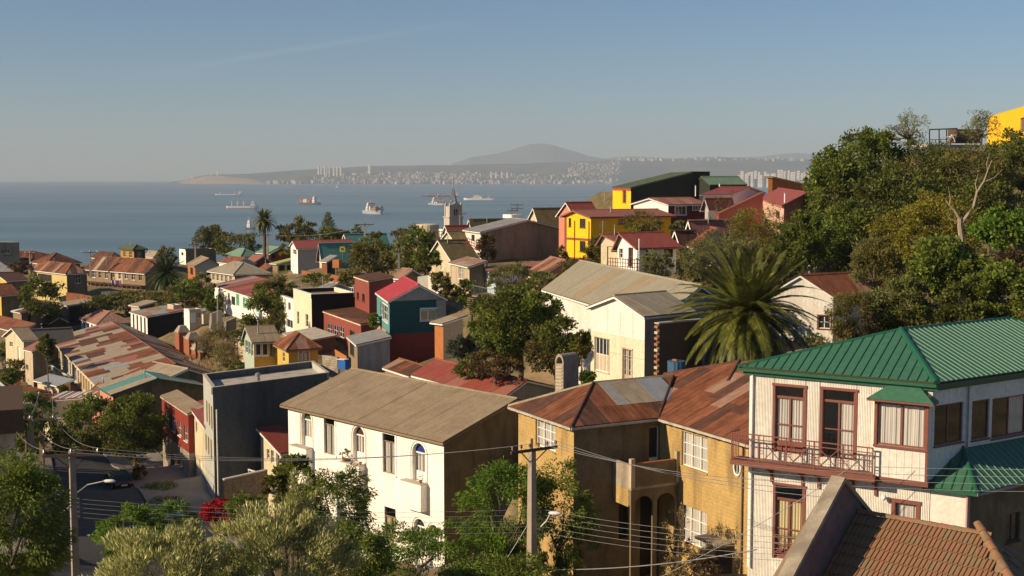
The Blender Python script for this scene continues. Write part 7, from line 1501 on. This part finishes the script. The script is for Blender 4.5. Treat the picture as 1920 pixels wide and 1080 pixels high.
T('dark green bush at the foot of the concrete power pole',960,1085,58,230,90,9000,'green',size=.18,asp=.3,clumps=60,mode='droop',seed=11)
T('crimson bougainvillea beside the rough brown wall',410,958,84,62,58,3600,'red',size=.17,asp=.6,clumps=36,cr=.28,seed=12,cat='bush',name='bougainvillea')
T('dark shrub right of the crimson bougainvillea',462,955,82,80,60,3500,'green',size=.17,asp=.5,clumps=40,seed=13,cat='bush',name='shrub')
T('small clipped bush on the pavement beside the parked cars',262,888,112,27,34,1500,'olive',size=.2,asp=.5,clumps=24,seed=14,cat='bush',name='shrub')
T('dry climbing shrub before the ochre wall and lower window',1265,1010,66,60,120,1400,'dry',size=.18,asp=.3,clumps=30,seed=15,cat='bush',name='shrub',limbs=12)
T('climber spreading at the foot of the ochre wall',1300,1070,60,120,60,3500,'brown',size=.18,asp=.35,clumps=40,seed=16,cat='bush',name='shrub',mat2='dry',m2f=.4)
T('street tree with round dark crown nearest the dark red house',250,800,118,120,130,12000,'dark',size=.28,asp=.45,clumps=80,seed=17,mat2='green',m2f=.5)
T('street tree with dark crown left of the one by the dark red house',165,795,128,120,120,12000,'dark',size=.28,asp=.45,clumps=80,seed=18,mat2='green',m2f=.5)
T('dark street tree partly behind the wooden pole at left',80,840,120,110,130,9000,'dark',size=.28,asp=.45,clumps=60,seed=19,mat2='green',m2f=.35)
T('light green tree top behind the wooden power poles at left',45,770,112,110,80,5000,'bright',size=.24,asp=.35,clumps=50,seed=20,mode='droop')
# left slope
T('dark shrub mass right of the yellow two storey house',75,560,205,80,80,3500,'dark',size=.5,clumps=50,seed=21,cat='bush',name='shrub')
T('dull pinkish tree behind the brown roofed shack',38,502,245,42,34,1500,'brown',size=.4,clumps=25,seed=22)
T('dark round shrub beside the flat red annex roof',87,650,158,32,42,1800,'dark',size=.35,clumps=24,seed=23,cat='bush',name='shrub')
T('yellowish garden bush below the cream cottage',45,692,168,70,40,2200,'olive',size=.35,clumps=40,seed=24,cat='bush',name='shrub',mat2='brown',m2f=.4)
T('green garden bushes beside the cream cottage steps',20,705,160,40,30,1200,'green',size=.35,clumps=25,seed=25,cat='bush',name='shrub')
T('yellow flowering bush beside the tenement balcony',116,730,155,22,14,700,'yell',size=.25,clumps=14,seed=26,cat='bush',name='shrub')
T('scrub on the slope below the gallery tenement',240,563,215,170,34,4200,'olive',size=.45,clumps=70,seed=27,cat='bush',name='shrub',mat2='dark',m2f=.4)
T('scrub right of the dark palm above the sheds',350,556,205,90,44,3200,'olive',size=.42,clumps=50,seed=28,cat='bush',name='shrub',mat2='yell',m2f=.2)
T('grey green tree between dark palm and green shutter house',378,535,205,44,50,2000,'grey',size=.4,clumps=30,seed=29)
T('round bright green tree beside the bent lamp post',402,564,183,42,50,2500,'green',size=.35,clumps=30,seed=30)
T('dark evergreen tree covering the end of the green shutter house',495,590,165,90,90,6000,'dark',size=.36,clumps=60,seed=32,mat2='green',m2f=.3)
T('broad dark green tree behind the white box house',520,545,172,80,50,4500,'dark',size=.36,clumps=45,seed=33,mat2='olive',m2f=.4)
T('small yucca-like tree in front of the white box house',522,598,150,30,36,900,'olive',size=.6,asp=.12,clumps=10,mode='o',seed=34)
T('dry bushy growth on the bank right of the brick buttresses',410,640,165,80,60,3500,'dry',size=.3,asp=.25,clumps=60,seed=35,cat='bush',name='dry_brush',mat2='olive',m2f=.3,trunk=False)
T('pale dry brush low on the bank beside the green glazed turret',428,665,148,60,50,3000,'dry',size=.28,asp=.25,clumps=50,seed=36,cat='bush',name='dry_brush',mat2='grey',m2f=.3,trunk=False)
T('green shrub at the top of the flared retaining walls',445,632,152,36,26,1200,'grey',size=.3,clumps=20,seed=37,cat='bush',name='shrub')
T('small green shrub below the dry bank beside the turret',445,690,135,36,24,1200,'green',size=.25,clumps=20,seed=38,cat='bush',name='shrub')
T('yellow green autumn tree on the skyline left of the lone palm',395,450,305,75,60,4500,'yell',size=.5,clumps=50,seed=40,mat2='olive',m2f=.3)
T('dark spreading cypress left of the lone palm',445,458,300,90,46,4500,'dark',size=.5,clumps=50,seed=41,mat2='olive',m2f=.3)
T('low green tree on the skyline right of the ochre turret',312,480,265,40,34,1600,'olive',size=.45,clumps=25,seed=42)
T('olive green autumn tree right of the lone palm on the skyline',560,440,262,75,58,4500,'olive',size=.5,clumps=50,seed=43,mat2='yell',m2f=.3)
T('dark broad cedar below the pointed conifer',620,440,255,70,26,2500,'dark',size=.5,clumps=30,seed=44)
T('small rounded tree on the skyline beside the power pole',705,441,240,28,16,700,'olive',size=.4,clumps=14,seed=45)
T('low bushes on the skyline left of the round tank',760,437,235,60,22,1500,'olive',size=.4,clumps=25,seed=46,cat='bush',name='shrub')
T('leafy tree with reddish tints in front of the teal roofs',700,482,188,110,70,6500,'olive',size=.4,clumps=70,seed=47,mat2='dark',m2f=.4)
T('light grey green tree left of the cream cottage gable',778,470,178,80,100,6500,'grey',size=.4,clumps=70,seed=48,mat2='green',m2f=.3)
T('bushes under the light grey green tree beside the white fence',800,490,165,50,50,2500,'green',size=.35,clumps=30,seed=49,cat='bush',name='shrub',mat2='olive',m2f=.4)
T('scrubby bushes along the terrace below the teal roof',655,520,182,60,30,1800,'olive',size=.35,clumps=30,seed=50,cat='bush',name='shrub')
T('thin shrubs on the earth bank above the maroon house',620,535,182,70,20,1300,'dry',size=.3,clumps=24,seed=51,cat='bush',name='shrub',mat2='green',m2f=.4,trunk=False)
T('small olive tree in front of the white board fence',826,535,140,38,50,2200,'olive',size=.28,clumps=28,seed=52)
T('green bushes below the tan annex house',872,545,140,60,50,3000,'green',size=.3,clumps=36,seed=53,cat='bush',name='shrub',mat2='yell',m2f=.2)
T('bare brownish tree against the taupe warehouse wall',914,465,155,44,60,2200,'brown',size=.3,clumps=34,seed=54,limbs=14)
T('olive tree left of the broad roof in front of the blue walled house',960,525,122,90,60,6500,'grey',size=.28,asp=.3,clumps=60,seed=55,mode='up')
T('olive tree touching the far edge of the broad roof',1020,528,118,80,40,4000,'grey',size=.28,asp=.3,clumps=40,seed=56,mode='up')
T('large rounded dark green tree left of the cream gable house',975,600,100,180,140,26000,'dark',size=.24,asp=.5,clumps=120,seed=57,mat2='green',m2f=.7,cr=.2)
T('lower dark tree in the shade beside the cream gable house',1040,650,96,110,110,9000,'dark',size=.24,asp=.5,clumps=60,seed=58,mat2='brown',m2f=.2)
T('brownish undergrowth below the large rounded dark tree',930,680,100,110,60,6000,'brown',size=.22,asp=.4,clumps=60,seed=59,cat='bush',name='shrub',mat2='olive',m2f=.5)
T('yellow green citrus bush against the cream gable house wall',1090,645,91,40,60,2600,'yell',size=.2,clumps=30,seed=60,cat='bush',name='shrub',mat2='green',m2f=.4)
T('light green bush right of the rounded chimney',1100,705,86,30,30,1500,'bright',size=.2,clumps=20,seed=61,cat='bush',name='shrub')
T('bluish grey flowering bush below the orange plank shack',865,650,104,50,50,3500,'blue',size=.2,clumps=36,seed=62,cat='bush',name='shrub')
T('dark garden shrubs behind the striped rusty shed',880,690,103,70,30,2500,'dark',size=.22,clumps=30,seed=63,cat='bush',name='shrub')
T('tree in front of the long faded red roof of the yellow house',1205,418,126,78,42,4200,'olive',size=.26,asp=.3,clumps=50,seed=64,mode='droop',mat2='dark',m2f=.5)
T('bush climbing the right corner of the bright yellow house',1118,468,126,46,60,2800,'olive',size=.26,clumps=36,seed=65,cat='bush',name='shrub',mat2='yell',m2f=.3)
T('small bush below the maroon boarded side',1275,425,128,40,20,1000,'grey',size=.26,clumps=16,seed=66,cat='bush',name='shrub')
T('bare reddish tree against the white block house',1362,385,140,50,50,900,'brown',size=.22,clumps=30,seed=67,limbs=20)
T('dark shrub between warehouse and bright yellow house',1053,478,140,26,34,1200,'dark',size=.28,clumps=18,seed=68,cat='bush',name='shrub')
T('low green hedge below the bright yellow house',1090,500,125,80,24,2200,'olive',size=.26,clumps=30,seed=69,cat='bush',name='shrub',mat2='yell',m2f=.3)
T('grey green round shrub under the balcony house wall',1232,495,104,60,60,4500,'grey',size=.22,asp=.35,clumps=50,seed=70,cat='bush',name='shrub')
T('wide olive green willow in front of the red hip house',1350,485,108,150,110,14000,'olive',size=.26,asp=.25,clumps=110,seed=71,mode='droop',mat2='grey',m2f=.5)
T('tall olive green willow in front of the salmon wall',1420,440,112,120,110,12000,'olive',size=.26,asp=.25,clumps=90,seed=72,mode='droop',mat2='moss',m2f=.4)
T('low willow foliage left of the big palm crown',1300,500,104,70,60,4500,'grey',size=.24,asp=.3,clumps=50,seed=73,mode='droop')
T('bright green rounded tree between the beige villa and the flared walls',345,540,200,50,40,2200,'green',size=.36,clumps=30,seed=120)
T('bright yellow green bush at the foot of the dark evergreen',470,640,150,34,26,1200,'bright',size=.26,clumps=20,seed=121,cat='bush',name='shrub')
T('green garden tree beside the orange end house',388,560,200,34,34,1500,'green',size=.34,clumps=22,seed=122)
T('green bushes below the brick terraces',595,522,192,60,22,1500,'green',size=.34,clumps=26,seed=123,cat='bush',name='shrub')
T('low green trees left of the scrap timber shed',95,585,208,40,34,1500,'green',size=.36,clumps=24,seed=124)
T('garden trees below the low orange rusty shed',20,655,180,60,30,1800,'green',size=.34,clumps=30,seed=125,mat2='olive',m2f=.5)
T('yellow green tree behind the lime awning shop',540,470,250,34,26,1200,'moss',size=.4,clumps=18,seed=126)
T('green bush behind the grey sheet shed',705,600,128,30,26,1200,'green',size=.24,clumps=20,seed=127,cat='bush',name='shrub')
# right hillside
RH='trees on the right hillside'
T('tall dark green tree forming the left shoulder of the hillside against the sky',1560,370,142,110,190,17000,'dark',size=.36,clumps=110,seed=74,mat2='green',m2f=.6,group=RH,limbs=10)
T('highest dark green tree of the hillside with broken outline',1635,310,152,130,150,17000,'dark',size=.38,clumps=110,seed=75,mat2='green',m2f=.6,group=RH)
T('dark tree between the pink house and the palm, lower hillside',1500,450,122,110,110,12000,'dark',size=.3,clumps=80,seed=76,mat2='green',m2f=.6,group=RH)
T('deep green tree in the middle of the hillside',1600,440,128,150,130,15000,'dark',size=.32,clumps=100,seed=77,mat2='green',m2f=.5,group=RH)
T('brownish olive tree crown right of the highest dark tree',1730,320,150,150,110,12000,'olive',size=.36,asp=.3,clumps=90,seed=78,mat2='dark',m2f=.5,group=RH)
T('wide brownish olive crown below the hilltop terrace',1810,330,146,190,120,15000,'olive',size=.36,asp=.3,clumps=110,seed=79,mat2='dark',m2f=.5,group=RH)
T('tree below the bright yellow hilltop house at the right edge',1895,310,150,110,130,9000,'dark',size=.36,clumps=80,seed=80,mat2='olive',m2f=.4,group=RH)
T('sparse grey twiggy tree on the skyline left of the terrace',1705,240,160,90,70,1500,'grey',size=.3,asp=.3,clumps=60,seed=81,shell=.3,limbs=26,group=RH)
T('sparse twiggy tree on the skyline before the yellow hilltop house',1840,235,156,80,80,1700,'grey',size=.3,asp=.3,clumps=60,seed=82,shell=.3,limbs=26,group=RH)
T('golden green mounded tree in the middle right of the hillside',1740,440,118,200,120,22000,'moss',size=.24,clumps=130,seed=83,group=RH,cr=.2)
T('golden green upper lobe tree touching the pale branched trunk',1760,385,121,90,60,6000,'moss',size=.24,clumps=50,seed=84,group=RH)
T('dark shaded tree behind the pale branched trunk',1860,390,130,130,110,9000,'dark',size=.34,clumps=80,seed=85,group=RH)
T('grey green tall shrub beside the rusty hillside roof',1640,500,104,110,110,11000,'grey',size=.24,asp=.35,clumps=80,seed=86,mat2='olive',m2f=.5,group=RH,mode='up')
T('weeping olive coloured tree before the white hillside house',1600,595,92,90,110,9000,'olive',size=.22,asp=.25,clumps=70,seed=87,mode='droop',mat2='brown',m2f=.3,group=RH)
T('dark shady tree above the ridge of the green metal roof',1690,580,94,130,130,12000,'dark',size=.24,clumps=80,seed=88,mat2='grey',m2f=.3,group=RH)
T('large leaved bright climber tree right of the middle of the hillside',1770,500,98,140,120,12000,'green',size=.3,asp=.7,clumps=90,seed=89,mat2='yell',m2f=.3,group=RH)
T('glossy cactus-like shrub mass at the upper right',1880,430,104,110,80,5000,'bright',size=.36,asp=.55,clumps=60,seed=90,group=RH,mat2='dark',m2f=.3)
T('sunlit leafy bush at the right edge above the green roof',1880,555,92,130,130,12000,'green',size=.26,asp=.6,clumps=90,seed=91,mat2='yell',m2f=.35,group=RH)
T('dark gap tree between the leafy bushes above the green roof',1800,575,92,110,90,7000,'dark',size=.24,clumps=60,seed=92,group=RH)
T('reddish brown dry shrub among the hillside bushes',1905,490,100,70,50,3000,'brown',size=.26,clumps=40,seed=93,group=RH,cat='bush',name='shrub')
T('dark undergrowth behind the palm and the cream house',1350,600,100,160,120,9000,'dark',size=.28,clumps=80,seed=94,group=RH)
T('dark understory on the hillside behind the golden green tree',1680,380,140,200,160,12000,'dark',size=.38,clumps=100,seed=95,group=RH)
T('dark hillside tree standing just outside the right edge, upper one',1990,330,150,150,150,6000,'dark',size=.4,clumps=70,seed=140,mat2='green',m2f=.4,group=RH)
T('leafy hillside tree standing just outside the right edge, lower one',2010,500,110,170,170,8000,'green',size=.3,clumps=80,seed=141,mat2='olive',m2f=.4,group=RH)
T('hillside tree farther beyond the right edge behind the green roof',2160,560,100,170,150,6000,'dark',size=.3,clumps=70,seed=142,mat2='olive',m2f=.4,group=RH)
# pale forked trunk standing before the golden tree
t_=thing('bare_branched_tree','pale bare forked trunk rising before the golden green tree','tree',at(1803,470,112),RH); m=MB()
Z=lambda x,y,D=112: at(x,y,D)
m.tube([Z(1804,478),Z(1803,445),Z(1800,425),Z(1800,410)],[.3,.26,.24,.22],BARKL,8); m.build('trunk',t_); m=MB()
for p,r in (([(1800,412),(1790,395),(1780,385),(1772,372)],.15),([(1802,420),(1815,402),(1826,385),(1832,360),(1845,340),(1852,320),(1860,300)],.17),([(1832,362),(1829,345),(1834,325)],.07),([(1845,342),(1865,332),(1880,318)],.06),([(1780,386),(1782,372),(1778,350)],.07),([(1798,418),(1780,410),(1774,400)],.08),([(1852,322),(1850,305),(1856,288)],.05),([(1820,395),(1835,380),(1845,376)],.04)):
    k=len(p); m.tube([Z(*q) for q in p],[r*(1-.8*i/(k-1)) for i in range(k)],BARKL,6)
m.build('branches',t_)
palm('large date palm with arching fronds beside the rusty hip roof',1402,586,84,150,None,nf=112,tr=.55,dead=14,k=54,seed=5)
palm('dark low palm in front of the gallery tenement',312,515,222,44,None,nf=95,mats=('palmd','palmd'),tr=.5,dead=6,k=18,seed=6)
palm('lone tall palm standing against the sea on the skyline',495,413,262,27,None,nf=64,tr=.38,dead=4,k=18,seed=7)
conifer('pointed dark conifer on the skyline against the sea',615,400,440,258,44)
conifer('small layered araucaria beside the skyline power pole',669,422,444,245,30,n=500,tiers=6,size=.5)
# dry grass over bare ground
rs=np.random.RandomState(5)
def grass(name,label,px,py,D,rx,ry,n,mat,size):
    c=at(px,py,D); a=rs.rand(n)*2*pi; r=np.sqrt(rs.rand(n)); X=c.x+rx*r*np.cos(a); Y=c.y+ry*r*np.sin(a); Zs=np.array([gz(x,y) for x,y in zip(X,Y)]); P=np.stack([X,Y,Zs],1)
    q=leafquads(P,np.stack([rs.randn(n)*.35,rs.randn(n)*.35,np.ones(n)],1),size,.18,rs); o=quadmesh(name,q,[LM[mat]],None,org=(c.x,c.y,c.z)); tag(o,label,'grass',kind='stuff')
grass('dry_grass','dry straw coloured grass on the bank below the flared walls',410,650,158,7,17,5000,'dry',.55)
grass('dry_grass','dry grass on the earth bank above the maroon house',630,545,182,12,10,1800,'dry',.5)
grass('dry_grass','sparse weeds along the left slope gardens',60,680,175,14,22,2500,'olive',.5)
grass('dry_grass','rough grass on the hillside under the trees',1700,520,115,22,22,2500,'olive',.5)
def cover(name,label,x0,x1,y0,y1,nclump,per,mats,size,seed):
    rs=np.random.RandomState(seed); P=[];mi=[]
    foot=[(ORG[o.name],o) for o in bpy.data.objects if o.get('category') in('house','tenement','building','warehouse','shed')]
    boxes_=[]
    for _,o in foot:
        vs_=[ORG[o.name]+v.co for c in o.children if c.name.startswith('wall') for v in c.data.vertices]
        if vs_: boxes_.append((min(v.x for v in vs_)-.4,max(v.x for v in vs_)+.4,min(v.y for v in vs_)-.4,max(v.y for v in vs_)+.4))
    k=0; tries=0
    while k<nclump and tries<nclump*6:
        tries+=1; x=x0+(x1-x0)*rs.rand(); y=y0+(y1-y0)*rs.rand()
        if any(a<x<b and c<y<d for a,b,c,d in boxes_) or (x<-14 and y<150) : continue
        z=gz(x,y); r=.5+rs.rand()**2*1.3; m=int(per*r*r*.6)+8; d=unit(rs.randn(m,3)); d[:,2]=np.abs(d[:,2]); P.append(np.array([x,y,z-.15])+d*(rs.rand(m,1)**.4)*np.array([r,r,r*.75])); mi+= [rs.choice(len(mats))]*m; k+=1
    P=np.concatenate(P); q=leafquads(P,rs.randn(len(P),3)+np.array([0,0,.6]),size,.5,rs,.6); o=quadmesh(name,q,[LM[m] for m in mats],None,org=(0,0,80),mi=np.array(mi,dtype=np.int32)); tag(o,label,'ground cover',kind='stuff')
cover('undergrowth','weeds and low scrub growing between the houses on the slopes',-75,70,100,250,900,60,('olive','green','dry','dark','grey','brown'),.28,3)
cover('hillside_undergrowth','dense low scrub under the trees of the right hillside',20,90,84,185,800,90,('dark','green','olive','brown'),.3,4)
grass('pavement_weeds','dark weeds in the planting strips of the pavement',300,934,105,1.5,1.6,500,'green',.35)
grass('pavement_weeds','low weeds at the kerb beside the silver car',310,950,100,1.2,1.2,400,'olive',.3)
# ================================================================= POLES, WIRES, LAMPS
PC=at(997,1080,60); zt=at(997,832,60).z; zb=gz(PC.x,PC.y)
z_arm=at(997,842,60).z
pp,pts=power_pole('concrete power pole in front of the ochre house with a tilted looking crossarm',PC,at(997,850,60).z+.2,zb,w=.34,arms=((z_arm,2.6,58,6),),az=-40)
m=MB(); beam(m,Vector((PC.x,PC.y,at(997,852,60).z)),Vector((PC.x,PC.y,zt+.25)),.12,.12,BARK); m.build('head_extension',pp)
ra=MB(); rk=Vector((PC.x,PC.y,0))+H(62)*.48; rack=[]
ra.tube([Vector((rk.x,rk.y,at(1010,1010,60).z)),Vector((rk.x,rk.y,at(1010,955,60).z))],.03,METAL,5)
for y in(957,967,978,989,1000): z=at(1010,y,60).z; ra.tube([Vector((PC.x,PC.y,z)),Vector((rk.x,rk.y,z))],.015,METAL,4); rack.append(Vector((rk.x,rk.y,z)))
rr=ra.build('wire_rack',pp)
for z in rack: i_=MB(); i_.lathe(z-Vector((0,0,.05)),[(.03,0),(.06,.03),(.06,.08),(.03,.1)],CERAM,8); i_.build('insulator',rr)
lm_=MB(); a=Vector((PC.x,PC.y,at(1012,995,60).z)); hl_=at(1032,962,58.5); lm_.tube([a,a+H(70)*.4+Vector((0,0,.1)),a.lerp(hl_,.7)+Vector((.1,0,-.1)),hl_],.03,WTRIM,6); lm_.build('lamp_arm',pp); lamp_head(pp,hl_-H(100)*.1,100,.85)
PL=at(142,1080,60); zbl=gz(PL.x,PL.y); za2=at(142,852,60).z
pl_,ptl=power_pole('concrete power pole at left with a long dark crossarm',PL,at(142,845,60).z,zbl,w=.32,arms=((at(142,852,60).z,2.6,80,3),),az=-30)
lm_=MB(); a=Vector((PL.x,PL.y,at(150,948,60).z)); hl_=at(196,902,58.5); lm_.tube([a+H(90)*.12,a+H(90)*.15+Vector((0,0,.6)),a.lerp(hl_,.5)+Vector((-.05,0,.42)),hl_],.028,METAL,6); lm_.build('lamp_arm',pl_); lamp_head(pl_,hl_-H(90)*.05,90,.75)
lrack=[Vector((PL.x,PL.y,at(155,y,60).z))+H(90)*.28 for y in(936,944,952,961,970)]
m=MB()
for q in lrack: m.tube([q-H(90)*.28,q],.015,METAL,4)
m.tube([lrack[0]+Vector((0,0,.1)),lrack[-1]-Vector((0,0,.1))],.025,METAL,5); m.build('wire_rack',pl_)
P1=at(62,900,96); q1,pt1=power_pole('concrete power pole behind the left trees, pale and without lamp',P1,at(62,782,96).z,gz(P1.x,P1.y),w=.36,arms=((at(62,786,96).z,3.6,85,3),),az=-30)
P2=at(79,860,112); q2,pt2=power_pole('wooden power pole with high crossarm standing among the left street trees',P2,at(79,737,112).z,gz(P2.x,P2.y),w=.3,arms=((at(79,740,112).z,2.4,85,3),(at(79,785,112).z,2.6,85,2)),mat=WOODL)
def skypole(label,px,ytop,D,base,arm=1,lamp=False,mat=None,al=2.2):
    P=at(px,base,D); s=D/F; return power_pole(label,P,at(px,ytop,D).z,P.z-2,w=.3,arms=tuple((at(px,ytop+3+7*i,D).z,al,90,3) for i in range(arm)),mat=mat)
skypole('power pole on the skyline right of the lone palm',502,437,255,466); skypole('power pole with lamp bracket on the skyline before the bay',684,418,205,450,al=3)
skypole('small pole with crossarm left of the ochre turret',169,470,250,492,al=3); skypole('small pole above the dark brown render block',366,455,280,465); skypole('pole on the skyline at far left',56,472,285,482)
skypole('tall pole with many insulators behind the warehouse roof',970,381,300,412,arm=2,al=3); skypole('shorter twin pole left of the tall insulator pole',960,392,300,412); skypole('pole in front of the church tower',862,398,290,425,al=3)
skypole('thin pole among trees beside the cream cottage',748,468,170,520,mat=METAL,al=.8); 
bl=thing('street_lamp','bent green grey lamp post on the path by the retaining walls','street lamp',at(408,619,176)); m=MB(); Zp=lambda x,y:at(x,y,176); m.tube([Zp(408,622),Zp(408,560),Zp(408.6,553),Zp(411,548),Zp(415,546.5)],[.1,.08,.06,.05,.05],METAL,6); m.build('post',bl); lamp_head(bl,Zp(414,546.5),90,1.0)
m=MB(); m.tube([at(420,612,172),at(420,565,172)],.06,METAL,5); tag(m.build('thin_post'),'thin straight post right of the bent lamp post','pole')
m=MB(); m.tube([at(368,673,150),at(368,640,150)],.1,RUST2,6); tag(m.build('roof_flue'),'rusty flue pipe on the dark slope of the patchwork roof','chimney')
# wires
G1='high wires strung over the street'; G2='lower wires between the two concrete poles'; G3='lower wires running right from the centre pole'
for i in range(3):
    wire(('far','middle','near')[i]+' high wire from the left pole crossarm across the white house to the centre pole',ptl[i],pts[i],.6,.01,G1,n=20)
    wire(('top','middle','bottom')[i]+' high wire running right from the centre pole across the ochre house',pts[3+i],at(1560,905+14*i,50),.45,.012,'high wires crossing the ochre and green roofed houses')
    wire(('left','middle','right')[i]+' slack wire from the left pole crossarm back to the pale pole behind the trees',ptl[i],pt1[i],.55,.013,'slack wires down the street')
    wire(('left','middle','right')[i]+' wire between the pale pole and the wooden pole at left',pt1[i],pt2[i],.3,.02,'wires behind the left trees')
for i in range(5):
    wire(('topmost','second','third','fourth','lowest')[i]+' of the five lower wires between the left pole and the centre pole rack',lrack[i],rack[i],.35,.009,G2,n=20)
    wire(('topmost','second','third','fourth','lowest')[i]+' of the five lower wires running right from the centre pole rack',rack[i],at(1640,1012+11*i,50),.35,.010,G3)
    wire(('topmost','second','third','fourth','lowest')[i]+' of the fanned service wires from the left pole up the street',lrack[i],pt1[0]+Vector((.2*i,0,-2.5-.25*i)),.3,.011,'fanned service wires up the street')
for i in range(4): wire(('topmost','second','third','lowest')[i]+' thin wire in front of the green roofed house',at(1380,858+12*i,54),at(1960,880+14*i,46),.15,.009,'thin wires before the green roofed house')
wire('guy wire slanting down left of the centre pole',Vector((PC.x,PC.y,at(997,972,60).z)),at(930,1080,60),.0,.015); wire('stay wire slanting across the lower left tree',Vector((PL.x,PL.y,at(142,945,60).z)),at(20,1022,60),.05,.015)
wire('service wire sagging to the balcony corner of the green roofed house',at(1200,1100,58),at(1640,846,55),.3,.014)
wire('thick cable low across the ochre house front',Vector((PC.x,PC.y,at(997,1068,60).z)),at(1420,1030,56),.3,.03)
wire('low cable running left from the centre pole',Vector((PC.x,PC.y,at(997,1066,60).z)),at(700,1050,62),.2,.025)
for i in range(3): wire(('left','middle','right')[i]+' long thin skyline wire over the middle rooftops',at(684,424,205)+Vector((0,0,0)),at(502,440,255)+Vector((i*.5,0,0)),.8,.012,'wires on the skyline')
# clothes drying on the gallery
for i,(x,c) in enumerate(((207,(.7,.7,.72)),(210,(.03,.03,.04)),(213,(.65,.65,.62)),(217,(.4,.05,.1)),(220,(.05,.12,.35)),(224,(.5,.15,.3)))):
    p=at(x,525.5,243); m=MB(); mm=M('cloth_%d'%i,c,sc=3); 
    for k in range(4):
        a=p+Vector((.09*k,.03*sin(k*2.),0)); m.face([a,a+Vector((.09,.03*sin(k*2.+2)-.03*sin(k*2.),0)),a+Vector((.09,.0,-1.0)),a+Vector((0,0,-1.05))],mm)
    tag(m.build('hanging_cloth'),('white','black','pale grey','dark red','blue','pink')[i]+' garment hanging on the gallery tenement clothes line','laundry','laundry on the gallery tenement')
# ================================================================= CARS
CB=M('black_car_paint',(.012,.014,.02),sc=1,rough=.25,spec=.6,bs=0); CS=M('silver_car_paint',(.45,.47,.48),sc=1,rough=.3,metal=.4,bs=0); CN=M('navy_car_paint',(.02,.025,.04),sc=1,rough=.25,spec=.6,bs=0)
def gcar(label,px,py,D,hd,mt):
    p=at(px,py,D); z=gz(p.x,p.y)+.04; car(label,Vector((p.x,p.y,z)),hd,mt)
gcar('black hatchback parked at the kerb seen from behind under the lamp head',223,917,110,-30,CB)
gcar('dark car parked on the far side of the street below the wooden pole',122,880,134,-62+180,CN)
gcar('silver car half hidden behind the bright feathery tree',320,978,96,-20,CS)
print('objects',len(bpy.data.objects),'tris approx',sum(len(o.data.polygons) for o in bpy.data.objects if o.type=='MESH')*2, 'tiles',NT)
